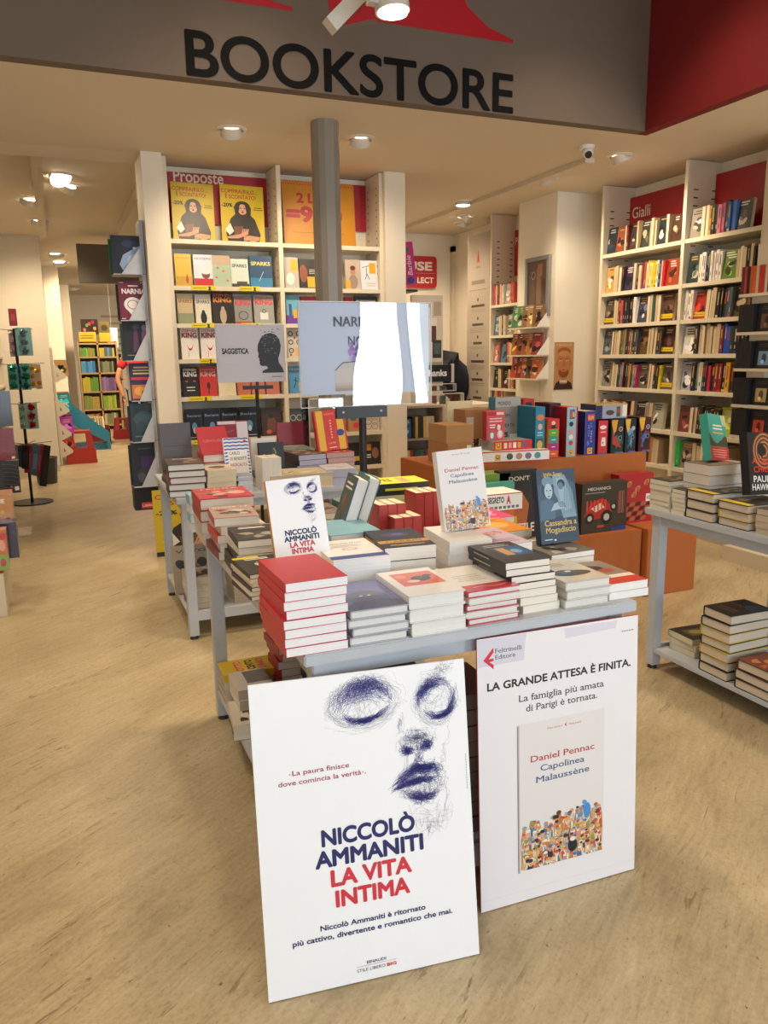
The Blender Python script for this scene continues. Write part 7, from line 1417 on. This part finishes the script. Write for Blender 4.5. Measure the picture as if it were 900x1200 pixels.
def head(parent, c, d, skinc, hairc, s=1.0):
    h = MB(); q = Vector(d).to_track_quat('Y', 'Z').to_matrix().to_4x4()
    h.ball(c, .078 * s, .098 * s, .118 * s, skinc, 20, 14, q); P_ = lambda x, y, z: Vector(c) + q.to_3x3() @ Vector((x, y, z)) * s
    for sx in (-1, 1): h.ball(P_(sx * .078, 0, -.005), .012, .02, .03, skinc, 8, 6, q)
    h.ball(P_(0, .10, -.012), .013, .02, .022, skinc, 8, 6, q)
    o = h.build('head', m_skin, parent, smooth=True)
    e = MB(); [e.ball(P_(sx * .03, .087, .012), .012, .008, .008, 'f0ece6', 8, 6, q) and e.ball(P_(sx * .03, .094, .012), .006, .004, .006, '2a1c14', 8, 6, q) for sx in (-1, 1)]; e.ball(P_(0, .09, -.052), .026, .008, .007, '8a4438', 8, 6, q); e.build('face_features', m_print, o)
    hr = MB(); hr.ball(P_(0, -.018, .025), .088 * s, .10 * s, .112 * s, hairc, 18, 12, q); hr.build('hair', m_cloth, parent, smooth=True)
    return o
# person bending over behind the cash desk: back and shoulder show as a dark curve
bx, by, bz = PY(536, 470, 7.55); 
pz = PY(519, 408, 7.55).z; px_ = PY(519, 408, 7.55).x; x2 = PY(550, 470, 7.55).x
pn = thing('person', 'person in a dark navy jacket bending down behind the cash desk', 'person', (x2 + .10, 7.74, 0))
ox = 0.0; hx, hz = -.02, .92; sx_, sz = px_ - (x2 + .10) - .04, pz - .17
skin_body('jacket', [(hx, 0, hz), (hx - .10, 0, hz + .17), (sx_ + .05, -.02, sz - .04), (sx_, -.04, sz), (sx_ - .10, -.05, sz - .08), (sx_ - .02, -.2, sz - .06), (sx_ - .08, -.26, sz - .30), (sx_ - .16, -.30, sz - .46), (sx_ - .02, .16, sz - .06), (sx_ - .08, .2, sz - .30)], [(0, 1), (1, 2), (2, 3), (3, 4), (3, 5), (5, 6), (6, 7), (3, 8), (8, 9)], [.20, .215, .22, .18, .085, .09, .062, .05, .09, .06], m_cloth, pn, '1c2030')
skin_body('trousers', [(hx, 0, hz - .06), (hx + .02, -.10, .80), (hx, -.10, .46), (hx + .04, -.10, .09), (hx - .10, -.10, .05), (hx + .02, .10, .80), (hx, .10, .46), (hx + .04, .10, .09), (hx - .10, .10, .05)], [(0, 1), (1, 2), (2, 3), (3, 4), (0, 5), (5, 6), (6, 7), (7, 8)], [.15, .10, .065, .05, .045, .10, .065, .05, .045], m_cloth, pn, '22242c')
head(pn, (sx_ - .24, -.06, sz - .14), (-.7, -.2, -.6), 'b98a68', '2a201c')
hand(pn, (sx_ - .17, -.31, sz - .49), (-.3, -.1, -1), (-1, 0, .2))
# person in a red T-shirt far down the corridor, reaching to a shelf
FYp = 13.2; a = PY(141, 418, FYp); b = PY(137, 470, FYp)
pn = thing('person', 'person in a red T-shirt reaching down at the far corridor shelves', 'person', (a.x + .24, FYp + .05, 0))
S_ = a.z - .02; X0 = -.20
skin_body('t_shirt', [(0, 0, .98), (0, 0, 1.18), (-.01, 0, S_ - .06), (-.02, 0, S_ + .05), (-.16, 0, S_ - .02), (-.27, -.02, S_ - .17), (.13, 0, S_ - .02), (.20, -.02, S_ - .18)], [(0, 1), (1, 2), (2, 3), (2, 4), (4, 5), (2, 6), (6, 7)], [.16, .15, .165, .06, .08, .068, .08, .065], m_cloth, pn, 'a81c24')
skin_body('arm', [(-.25, -.02, S_ - .14), (-.31, -.05, S_ - .34), (-.24, -.12, S_ - .62)], [(0, 1), (1, 2)], [.050, .043, .028], m_skin, pn, 'b07a5a')
hand(pn, (-.24, -.12, S_ - .61), (.15, -.15, -1), (1, 0, .1))
skin_body('arm', [(.20, -.02, S_ - .15), (.25, -.10, S_ - .36), (.18, -.28, S_ - .44)], [(0, 1), (1, 2)], [.050, .043, .028], m_skin, pn, 'b07a5a'); hand(pn, (.18, -.29, S_ - .44), (-.1, -1, -.1), (0, 0, 1))
head(pn, (-.02, -.01, S_ + .20), (-.3, -1, -.3), 'b8866a', '3a2a22')
skin_body('trousers', [(0, 0, .96), (-.09, 0, .84), (-.10, -.01, .48), (-.10, .02, .09), (-.10, -.10, .05), (.09, 0, .84), (.10, -.01, .48), (.10, .02, .09), (.10, -.10, .05)], [(0, 1), (1, 2), (2, 3), (3, 4), (0, 5), (5, 6), (6, 7), (7, 8)], [.15, .10, .065, .05, .045, .10, .065, .05, .045], m_cloth, pn, '2c3040')
skin_body('neck', [(-.02, 0, S_ + .04), (-.02, 0, S_ + .14)], [(0, 1)], [.05, .048], m_skin, pn, 'b8866a')

# =====================================================  LEFT SIDE: BOW STAND, SHELVES, BIN, BOXES  =====================================================
b0 = PZ(38, 589, 0)
st = thing('bow_stand', 'black rotating stand hung with cards of gift bows, red top label', 'stand', b0)
MB().tube((0, 0, 0), (0, 0, .012), .20, .195, 36, '3a3430').build('base', m_black, st)
MB().tube((0, 0, .012), (0, 0, PY(24, 385, b0.y).z), .014, .014, 14).build('pole', m_black, st)
zt = PY(24, 382, b0.y).z; MB().box(-.035, -.008, zt, .035, .008, zt + .16, 'a82a28').build('top_label', m_plas, st, bevel=.004)
MB().box(-.02, -.0095, zt + .05, .02, -.0085, zt + .11, 'c8504a').build('label_print', m_print, st)
hz_ = [PY(30, 387, b0.y).z, PY(40, 427, b0.y).z, PY(38, 473, b0.y).z, PY(45, 520, b0.y).z]
for i, z in enumerate(hz_):
    m_ = MB(); r = (.16, .24, .17, .24)[i]
    for k in range(4 if i < 3 else 6): t_ = 2 * math.pi * k / (4 if i < 3 else 6) + .2; m_.tube((0, 0, z), (r * math.cos(t_), r * math.sin(t_), z + .012), .0035, .003, 6, '2a2a2c')
    m_.build('hook_tier', m_black, st)
def bowcard(label, px0, px1, py0, py1, dy, card, bow, n, kind='bow'):
    Yc = b0.y + dy; a, b, c = PY(px0, py0, Yc), PY(px1, py0, Yc), PY(px0, py1, Yc); w, h = b.x - a.x, a.z - c.z
    t = thing('bow_card', label, 'gift bows', (a.x, Yc, c.z)); MB().box(0, 0, 0, w, .003, h, card).build('backing_card', m_print, t)
    for j in range(n):
        m_ = MB(); rg = random.Random(j + px0); cz = h * (1 - (j + .5) / n); rad = min(w * .55, h / n * .52)
        for k in range(11):
            t_ = 2 * math.pi * k / 11 + rg.random() * .3; rr_ = rad * rg.uniform(.55, .95)
            c0 = Vector((w / 2, -.012, cz)); e_ = c0 + Vector((math.cos(t_) * rr_, -.012, math.sin(t_) * rr_)); nn = Vector((-math.sin(t_), 0, math.cos(t_))) * rad * .22
            m_.add([c0 - nn * .3, e_ - nn, e_ + nn + Vector((0, -.012, 0)), c0 + nn * .3, c0 + Vector((math.cos(t_), 0, math.sin(t_))) * rr_ * .45 + Vector((0, -.045, 0)) * (rad / .06)], [(0, 1, 4), (1, 2, 4), (2, 3, 4), (0, 4, 3), (0, 3, 2, 1)], bow)
        m_.ball((w / 2, -.03, cz), rad * .28, rad * .22, rad * .28, bow, 8, 6); m_.build('gift_bow', m_foil, t)
    return t
bowcard('pink-edged card of pale bows on the top tier of the bow stand', 9, 17, 386, 418, .06, 'c8aaa8', 'd8c4c8', 3)
bowcard('card of silver-blue bows on the top tier of the bow stand', 17, 36, 384, 417, -.05, '8ac0b4', '8aa8c0', 3)
bowcard('left card of turquoise bows on the second tier of the bow stand', 8, 20, 427, 457, -.10, '5aa89a', '2a9a80', 3)
bowcard('navy bow card between the turquoise ones', 19, 24, 429, 455, -.02, '26304a', '26345a', 2)
bowcard('right card of turquoise bows on the second tier of the bow stand', 23, 34, 426, 457, -.12, '5aa89a', '2a8a74', 3)
bowcard('first card of yellow bows on the second tier of the bow stand', 33, 40, 427, 455, -.06, 'c8a884', 'd8a81c', 3)
bowcard('second card of yellow bows at the right end of the second tier', 40, 47, 427, 456, -.02, 'c8a884', 'e0b01c', 2)
bowcard('card of silver bows on the third tier of the bow stand', 21, 29, 474, 503, -.08, '8ac0a8', 'b8b8b4', 3)
bowcard('card of red bows on the third tier of the bow stand', 29, 43, 472, 503, -.10, '8ac0a8', 'c01c20', 3)
bc = ['b8a89c', '3a4a5c', 'c88a84', '26242a', 'b83a3c', 'c8a0a0', '4a5a6a', 'a82a34', 'b86a64', '1e1c20']
for k, c in enumerate(bc):
    Yc = b0.y - .14 + .03 * (k % 3); a = PY(17 + k * 4.3, 521 + (k % 2), Yc); M = Matrix.Translation(a) @ Matrix.Rotation(math.radians(-50 + 9 * k), 4, 'Z') @ Matrix.Rotation(math.radians(4 + k), 4, 'Y')
    h_ = (.20, .21, .19, .23, .28, .2, .3, .30, .31, .40)[k]; o = MB().box(-.035, 0, -h_, .035, .006, 0, c).box(-.02, -.001, -h_ * .8, .02, 0, -h_ * .3, shade(c, 1.4)).build('hanging_bag', m_cover, None, M=M); tag(o, f'{cname(c)} hanging gift bag, {ORDN[k]} from left on the lowest tier of the bow stand', 'gift bag')
# waste bin
b1 = PZ(56, 566, 0)
bn = thing('waste_bin', 'dark ribbed waste bin on the floor behind the bow stand', 'bin', b1); m_ = MB(); n = 28; vs = []; fs = []
for j, (r, z) in enumerate(((.10, 0), (.105, .01), (.125, .28), (.13, .30), (.118, .30), (.10, .02))):
    for i in range(n): q = r * (1 + (.03 if i % 2 and 0 < j < 3 else 0)); vs.append((q * math.cos(2 * math.pi * i / n), q * math.sin(2 * math.pi * i / n), z))
    if j: fs += [((j - 1) * n + i, (j - 1) * n + (i + 1) % n, j * n + (i + 1) % n, j * n + i) for i in range(n)]
m_.add(vs, fs + [list(range(n))[::-1]], '3a3a34'); m_.build('bin_body', m_plas, bn)
b1m = MB(); b1m.tube((0, 0, .285), (0, 0, .29), .118, .118, 24, '1c1c1c'); b1m.build('bin_liner', m_plas, bn)
# left bookcase, side on, with large boxes facing the aisle
LXc = -.56
lb = thing('bookcase', 'cream bookcase on the left wall, seen at a sharp angle behind the bow stand', 'bookcase', (LXc - .35, 6.9, 0)); Ln = 3.7
MB().box(0, 0, 0, .02, Ln, 2.4).build('back_panel', m_lacq, lb)
for y in (0, 1.2, 2.4, Ln - .03): MB().box(.02, y, 0, .35, y + .03, 2.4).build('side_panel', m_lacq, lb)
LZ = [.12, .45, .78, 1.11, 1.44, 1.77, 2.10]
for z in LZ: MB().box(.02, .03, z - .025, .36, Ln - .03, z).build('shelf', m_lacq, lb)
rg = random.Random(77)
for i, z in enumerate(LZ[:6]):
    y = 6.95; k = 0
    while y < 10.3:
        wv = rg.uniform(.14, .26); c = rg.choice(['6a1c24', '1c1c20', '8a2a30', '2a2a2e', 'c8b8a0', '8a7a68', '3a4a5a', '7a2a34']) if z < 1.0 else rg.choice(['8a8074', 'c8b8a0', '4a4640', 'd8cfc0', '3a3a3c', '9a4a3a'])
        if rg.random() < .75 and k < 8:
            sbook(f'{cname(c)} cover facing the aisle, {ORDN[k]} from the near end, {ORDN[i]} shelf up, left wall', wv - .01, rg.uniform(.2, .28), .03, Matrix.Translation(Vector((LXc - .02, y + wv / 2, z + .001))) @ Matrix.Rotation(math.radians(90), 4, 'Z') @ Matrix.Rotation(math.radians(80), 4, 'X') @ Matrix.Translation(Vector((-(wv - .01) / 2, 0, -.03))), c, art=cover_art(int(y * 100) + i, c), key=('lf', i, k)); k += 1
        y += wv + rg.uniform(.0, .1)
# big boxes standing at the very left edge, before the bow stand
def lbox(label, px0, px1, py0, py1, Yv, c, art=None, d=.06, rz=8, name='boxed_set'):
    a, b, cc = PY(px0, py0, Yv), PY(px1, py0, Yv), PY((px0 + px1) / 2, py1, Yv); w, h = b.x - a.x, a.z - cc.z
    t = thing(name, label, 'box', (a.x, Yv, cc.z), math.radians(rz)); MB().box(0, 0, 0, w, d, h, c).build('box_body', m_gloss, t)
    p = MB(); A = Art(p, (0, 0, 0), (1, 0, 0), (0, 0, 1), .0008)
    if art: art(A, w, h); p.build('box_print', m_gloss, t)
    return t
lines = lambda c: (lambda A, w, h: [A.line([(w * .55, h * (.9 - .12 * i)), (w * .8, h * (.88 - .12 * i)), (w * .97, h * (.82 - .12 * i))], h * .008, c) for i in range(7)])
fx = thing('stepped_stand', 'white stepped display stand carrying large boxes at the left picture edge', 'stand', (-.82, 6.30, 0))
sx0, sx1 = 0, PY(12, 560, 6.3).x + .82
zs4 = [PY(8, y, 6.3).z for y in (580, 542, 502, 455)]
MB().box(0, .10, 0, sx1 - .02, .16, zs4[3] + .45, 'd8d0c0').build('back_board', m_lacq, fx)
for z in zs4[:3]: MB().box(0, -.03, z - .02, sx1, .10, z, 'd8d0c0').build('ledge', m_lacq, fx)
MB().box(0, -.03, 0, .03, .16, zs4[2], 'd8d0c0').build('side_panel', m_lacq, fx); MB().box(sx1 - .04, .0, 0, sx1 - .02, .16, zs4[2], 'd8d0c0').build('side_panel', m_lacq, fx)
lbox('black boxed set with grey curved lines, lower one at the left edge', -22, 21, 542, 579, 6.24, '1c1a1e', lambda A, w, h: (lines('6a6a6c')(A, w, h), A.ell(w * .75, h * .2, w * .04, h * .04, 'a83a3a', 8), A.rect(w * .84, h * .08, w * .96, h * .2, 'd8d4cc')), d=.05, rz=0)
lbox('dark red boxed set at the left edge above the black one', -20, 15, 503, 540, 6.24, '7a1a26', lambda A, w, h: (lines('a84a54')(A, w, h), A.rect(w * .86, h * .04, w * .97, h * .12, 'd8d4cc')), d=.05, rz=0)
lbox('tall black box leaning at the left edge above the red one', -20, 11, 459, 500, 6.24, '201c20', None, d=.05, rz=0)
# low plinth in front with game boxes and a purple book
pl = thing('display_block', 'low white block at the left edge carrying an orange game box', 'display', (-.75, 4.95, 0)); q = PY(6, 660, 4.95); MB().box(0, 0, 0, q.x + .75, .35, q.z, 'e0dcd2').build('block_body', m_lacq, pl)
fl_ = PZ(18, 628, 0); o = MB().box(fl_.x - .3, fl_.y - .06, 0, fl_.x + .12, fl_.y + .25, .02, 'e4dcc8').build('floor_plate', m_lacq, bevel=.004); tag(o, 'flat white base plate on the floor at the left edge', 'plate')
zt = q.z; c1 = PY(13, 583, 4.95)
def gm(A, w, h):
    A.rect(0, 0, w, h, 'c8841c'); A.text('GAME', w * .45, h * .72, w * .86, h * .14, 'f0e4d0', bold=.04)
    for x, y, c in ((.62, .42, '3a8a3a'), (.8, .4, 'e0b82c'), (.7, .22, '2a6ab8'), (.5, .35, 'c83a2c'), (.9, .14, '5a2a6a')): A.ell(w * x, h * y, w * .05, h * .07, c, 10)
lbox('orange game box with coloured shapes on the white block at the left edge', -45, 12.5, 584, 615, 4.93, 'c8841c', gm, d=.22, rz=0, name='game_box')
a = PY(12, 615, 4.93)
lbox('dark purple velvet-like book set standing below the orange game box', -30, 19, 616, 656, 4.80, '2c2640', lambda A, w, h: [A.ell(w * R.uniform(.55, .95), h * R.uniform(.1, .9), w * .03, h * .06, '3c3656', 8) for _ in range(9)], d=.12, rz=0)
lbox('orange and green cartoon box at the lower left picture edge', -40, 7, 625, 671, 4.66, 'c8702c', lambda A, w, h: (A.rect(w * .3, h * .02, w, h * .4, '8ab04a'), A.ell(w * .86, h * .62, w * .09, h * .14, 'e8a88a', 12), A.ell(w * .9, h * .85, w * .12, h * .08, 'c8342c', 12), A.ell(w * .85, h * .2, w * .08, h * .1, 'b8484a', 10)), d=.1, rz=0)
zp = PY(-5.5, 656, 4.80).z - .001; MB().box(0, -.17, 0, PY(4, 656, 4.8).x + .75, -.002, zp).build('block_step', m_lacq, pl)
pl2 = thing('display_block', 'low white block at the lower left corner under the cartoon box', 'display', (-.75, 4.64, 0)); MB().box(0, 0, 0, PY(5, 680, 4.66).x + .75, .27, PY(0, 672, 4.66).z - .001, 'e0dcd2').build('block_body', m_lacq, pl2)

# =====================================================  CORRIDOR  =====================================================
# white sloped pocket displays along the left side
for j, (Y0, X_) in enumerate(((11.3, -.025), )):
    dp = thing('pocket_display', 'white wall display of sloping pockets with picture books, corridor left side', 'display rack', (X_, Y0, 0))
    MB().box(0, 0, 0, .03, 1.1, 1.55, 'd8cfbc').build('back_board', m_lacq, dp)
    for i, py in enumerate((448, 488, 516, 541)):
        z = max(PY(72, py, Y0).z, .10)
        MB().prism([(.03, z), (.05, z), (.17, z + .06), (.17, z + .09), (.03, z + .24)], 'y', 0, .008, 'dcd6ca').build('pocket_side', m_lacq, dp); MB().prism([(.03, z), (.05, z), (.17, z + .06), (.17, z + .09), (.04, z + .012)], 'y', .008, 1.1, 'dcd6ca').build('pocket', m_lacq, dp)
        for k in range(4):
            c = [['c8a060', '2a2624', 'b87a4a', '6a8a5a'], ['2a9aa8', '6a2a7a', 'c8a82c', '3a5aa0'], ['c03ac0', 'd05ad0', '3a3a5a', 'b83a3a'], ['c8342c', 'd8d0c8', 'a82a34', '4a3a34']][i][k]
            sbook(f'{cname(c)} picture book, {ORDN[k]} along the {ORDN[i]} sloping pocket from the top, corridor', .17, .22, .012, Matrix.Translation(Vector((X_ + .13, Y0 + .04 + .26 * k, z + .075))) @ Matrix.Rotation(math.radians(28), 4, 'Z') @ Matrix.Rotation(math.radians(78), 4, 'X') @ Matrix.Translation(Vector((-.085, 0, 0))), c, art=cover_art(810 + i * 4 + k, c), key=('pk', i, k))
# red step stools
def stool(label, px, py, Yv, w, h, c='b8301e'):
    p = PY(px, py, Yv); p.z = 0; t = thing('step_stool', label, 'stool', p)
    q = w * .5; r = w * .36
    m_ = MB(); 
    for sx, sy in ((-1, -1), (1, -1), (1, 1), (-1, 1)):
        m_.prism([(sx * q, sy * q), (sx * (q - .09), sy * q), (sx * (q - .09), sy * (q - .09)), (sx * q, sy * (q - .09))][::(1 if sx * sy > 0 else -1)], 'z', 0, .01, c)
        lg = MB(); b = [(sx * q, sy * q, 0), (sx * (q - .10), sy * q, 0), (sx * (q - .10), sy * (q - .08), 0), (sx * q, sy * (q - .08), 0)]; tp = [(sx * r, sy * r, h), (sx * (r - .07), sy * r, h), (sx * (r - .07), sy * (r - .06), h), (sx * r, sy * (r - .06), h)]; lg.add(b + tp, [(0, 1, 2, 3), (7, 6, 5, 4), (0, 4, 5, 1), (1, 5, 6, 2), (2, 6, 7, 3), (3, 7, 4, 0)], c); lg.build('leg', m_plas, t)
    MB().box(-r, -r, h - .03, r, r, h, c).build('top_step', m_plas, t, bevel=.01)
    s = MB(); s.box(-q + .03, -q - .02, h * .42, q - .03, q * .2, h * .47, c).box(-q + .01, -q - .03, .0, q - .01, -q + .0, h * .44, c); s.build('lower_step', m_plas, t); return t
stool('large red plastic step stool on the corridor floor beside the white display', 96, 540, 11.55, .40, .43)
stool('dark red step stool farther down the corridor by the red-shirted person', 143, 490, 14.6, .34, .36, '8a1c1c')
# far shelf unit of children's books
KYs = 16.6; a, b = PY(90, 400, KYs), PY(137, 400, KYs); zt = PY(100, 400, KYs).z
ks = thing('cube_bookcase', 'wooden cube bookcase of children books at the far end of the corridor', 'bookcase', (a.x, KYs, 0)); w = b.x - a.x; 
for x in (0, w * .48, w - .03): MB().box(x, 0, 0, x + .03, .3, zt, 'b8976a').build('side_panel', m_shelfc, ks)
kz = [PY(100, y, KYs).z for y in (402, 418, 437, 459, 480)] + [.1]
for z in kz: MB().box(.03, 0, z - .03, w - .03, .3, z, 'c0a074').build('shelf', m_shelfc, ks)
MB().box(0, .3, 0, w, .32, zt, '9a7c54').build('back_panel', m_shelfc, ks)
rg = random.Random(31)
for i, z in enumerate(kz[1:6]):
    for half in range(2):
        x = a.x + .04 + half * w * .48; xe = a.x + (w * .48 if half == 0 else w - .03)
        cs = [['6a9a4a', 'c8783c', '8ab04a'], ['4a6a7a', 'c8b03a', '7a8a9a'], ['3a7ab8', '5a9ac8'], ['4a5a4a', '8a8a6a'], ['c8b83a', '6a9a3a'], ['8a6a9a', '7a5a8a', '9a7aa8'], ['8a9a4a', 'b8a04a'], ['b8c04a', '8ab03a'], ['b8643c', 'c8a060'], ['8a8a5a', 'c8c0a0']][min(9, i * 2 + half)]
        k = 0
        while x < xe - .07:
            tt = rg.uniform(.035, .055); c = rg.choice(cs); h = min(.30, kz[i] - z - .08) * rg.uniform(.88, 1)
            if k < 20: sbook(f'{cname(c)} children book, {ORDN[k]} from left, {("left", "right")[half]} cube of the {ORDN[i]} row, far cube bookcase', .2, max(h, .15), tt - .003, MS((0, 1, 0), (0, 0, 1), (1, 0, 0), (x, KYs + .02, z + .001)), c, key=('kd', i, half, k))
            x += tt; k += 1
lbox('black box with orange planets on top of the far cube bookcase', 94, 114, 374, 392, KYs + .05, '2a1c1c', lambda A, w, h: [A.ell(w * x, h * y, w * .09, h * .12, c, 10) for x, y, c in ((.2, .3, 'c8642c'), (.5, .7, 'b8342c'), (.8, .4, 'd8882c'), (.7, .8, '8a2a2c'), (.35, .6, '5a8a3a'))], d=.1, rz=0)
lbox('yellow printed box lying before the planet box on the far cube bookcase', 92, 112, 389, 400.5, KYs + .0, 'd0b01c', lambda A, w, h: A.bars(w * .1, w * .9, h * .6, 2, h * .25, h * .08, '6a4a1c'), d=.04, rz=0)
lbox('gold-topped box at the right end above the far cube bookcase', 115, 128, 377, 400.5, KYs + .03, '6a5a2c', lambda A, w, h: (A.rect(0, 0, w, h * .45, 'c8a42c'), A.ell(w * .5, h * .7, w * .3, h * .15, '3a3424', 10)), d=.1, rz=0)
# low shelves right of it, printed wall text, sheet coloured to imitate a bright reflection
hb = thing('low_shelving', 'pale wooden shelf rows behind the red-shirted person in the far corridor', 'shelves', (b.x + .03, KYs, 0))
for z in (.55, 1.0, 1.45, PY(130, 415, KYs).z): MB().box(0, 0, z - .03, 1.1, .3, z, 'c4a880').build('shelf', m_shelfc, hb)
for x in (0, 1.07): MB().box(x, 0, 0, x + .03, .3, PY(130, 415, KYs).z, 'b89a70').build('side_panel', m_shelfc, hb)
o = MB(); A = Art(o, (0, 20.1, 0), (1, 0, 0), (0, 0, 1), .004); a = PY(118, 372, 20.1); b = PY(150, 372, 20.1)
for k in range(6): A.rect(a.x + .05 * (k % 3), a.z - .16 * k, b.x - .08 * (k % 2), a.z - .16 * k + .05, 'b09a7a')
o.build('wall_lettering', m_print, bpy.data.objects['wall_back'])
a, b = PY(123, 384, 17.2), PY(139, 407, 17.2)
o = thing('painted_reflection_sheet', 'white and pale blue sheet painted as a reflection hanging at the far corridor end', 'poster', (a.x, 17.2, b.z)); MB().box(0, 0, 0, b.x - a.x, .01, a.z - b.z, 'e8ecf4').build('sheet', m_gloss, o); p = MB(); A = Art(p, (0, 0, 0), (1, 0, 0), (0, 0, 1), .001); w, h = b.x - a.x, a.z - b.z; A.poly([(w * .1, h * .1), (w * .5, h * .2), (w * .6, h * .6), (w * .3, h * .8)], 'c0c8e0'); A.poly([(w * .5, h * .1), (w * .95, h * .15), (w * .7, h * .4)], 'd0d8ec'); p.build('sheet_print', m_gloss, o)  # whitish base and pale blue polygons paint in a glass reflection
MB().tube((w * .5, .005, h), (w * .5, .005, 2.86 - b.z), .004, .004, 6, 'a8a49c').build('hanging_cord', m_plas, o)
# blue book trough and dark red floor box with upright picture books
bt = thing('book_trough', 'turquoise sloping book trough behind the large red stool', 'display', PY(80, 505, 12.9).xy.to_3d()); bt.location.z = 0
m_ = MB(); m_.prism([(0, .45), (.55, .12), (.60, .16), (.60, .26), (0, .78)], 'y', 0, .02, '2a7a9a').prism([(0, .45), (.55, .12), (.60, .16), (.60, .26), (0, .78)], 'y', .36, .38, '2a7a9a').box(0, .03, .0, .03, .35, .8, '2a7a9a').box(0.0, 0.03, .0, .6, .35, .1, '2a6a8a').box(0, 0, 0, .03, .38, .35, '2a7a9a').box(.55, 0, 0, .6, .38, .12, '2a7a9a'); m_.build('trough_body', m_plas, bt)['kind'] = 'structure'
del bt.children[0]['kind']
for k in range(9):
    c = ['c8a03a', 'b8643c', 'd8c8a0', '8a5a3a', 'c8342c', 'e0d8c0', '5a8a9a', 'c8b890', '3a3a3a'][k]; L0 = bt.location
    sbook(f'{cname(c)} picture book, {ORDN[k]} in the turquoise sloping trough', .2, .24, .02, Matrix.Translation(Vector((L0.x + .04 + k * .062, L0.y + .06, max(.11, .52 - k * .045)))) @ Matrix.Rotation(math.radians(-22), 4, 'Y') @ MS((0, 1, 0), (0, 0, 1), (1, 0, 0), (0, 0, 0)), c, key=('bt', k))
fb = PZ(104, 521, 0); fbx = thing('floor_box', 'dark red floor box of upright picture books in the corridor', 'box', fb); w = PZ(131, 520, 0).x - fb.x
m_ = MB(); h = PY(110, 505, fb.y).z; m_.box(0, 0, 0, w, .02, h, '6a1420').box(0, .30, 0, w, .32, h * 1.3, '6a1420').box(0, .02, 0, .02, .3, h * 1.15, '6a1420').box(w - .02, .02, 0, w, .3, h * 1.15, '6a1420').box(.02, .02, 0, w - .02, .3, .02, '4a1018'); m_.build('box_body', m_card, fbx)
for k in range(7):
    c = ['c8a878', 'd8c49a', '8a7a5a', 'd0b88a', 'c8b48a', 'b89a6a', 'e0d0a8'][k]; sbook(f'{cname(c)} picture book, {ORDN[k]} from left in the dark red floor box', .22, .42, .03, Matrix.Translation(Vector((fb.x + .03 + k * (w - .09) / 7, fb.y + .04, .021))) @ Matrix.Rotation(math.radians(-3), 4, 'Y') @ MS((0, 1, 0), (0, 0, 1), (1, 0, 0), (0, 0, 0)), c, key=('fb', k))

#FINALIZE
# ---------------- past the 300 books that show largest, the rest become one mass ----------------
def finalize(keep=300):
    from mathutils.bvhtree import BVHTree
    bpy.context.view_layer.update(); hits = {}; O = Vector((0, 0, H)); vs = []; ps = []; own = []
    for o in bpy.data.objects:
        if o.type != 'MESH' or o.data.materials[0] in (m_acryl, m_glass): continue
        r = o
        while r.parent: r = r.parent
        n = len(vs); mw = o.matrix_world; vs += [mw @ v.co for v in o.data.vertices]
        for p in o.data.polygons: ps.append([n + i for i in p.vertices]); own.append(r.name)
    T = BVHTree.FromPolygons(vs, ps)
    for iy in range(0, 1200, 3):
        for ix in range(0, 900, 3):
            d = _rt * ((ix + 1.5 - 450) / F) - _up * ((iy + 1.5 - 600) / F) + _fw; i = T.ray_cast(O, d)[2]
            if i is not None: hits[own[i]] = hits.get(own[i], 0) + 1
    bks = [o for o in bpy.data.objects if o.get('category') == 'book']; bks.sort(key=lambda o: (-hits.get(o.name, 0), o.name))
    print('300th book shows in', hits.get(bks[keep - 1].name, 0), 'of the 3 px samples, unseen', sum(1 for o in bks if not hits.get(o.name)))
    bm = bmesh.new(); mats = []; n = 0
    for o in bks[keep:]:
        for q in [o] + list(o.children):
            if q.type == 'MESH':
                me = q.data.copy(); me.transform(q.matrix_world); mt = me.materials[0]
                if mt not in mats: mats.append(mt)
                me.polygons.foreach_set('material_index', [mats.index(mt)] * len(me.polygons)); bm.from_mesh(me); bpy.data.meshes.remove(me)
        for q in list(o.children): bpy.data.objects.remove(q)
        bpy.data.objects.remove(o); n += 1
    me = bpy.data.meshes.new('small_books')
    bm.to_mesh(me); bm.free(); [me.materials.append(x) for x in mats]
    print('BOOKS kept', keep, 'merged', n, '')
    o = link('background_books', me); tag(o, 'the many smaller books on far shelves and low in the piles', 'books', kind='stuff')
finalize()
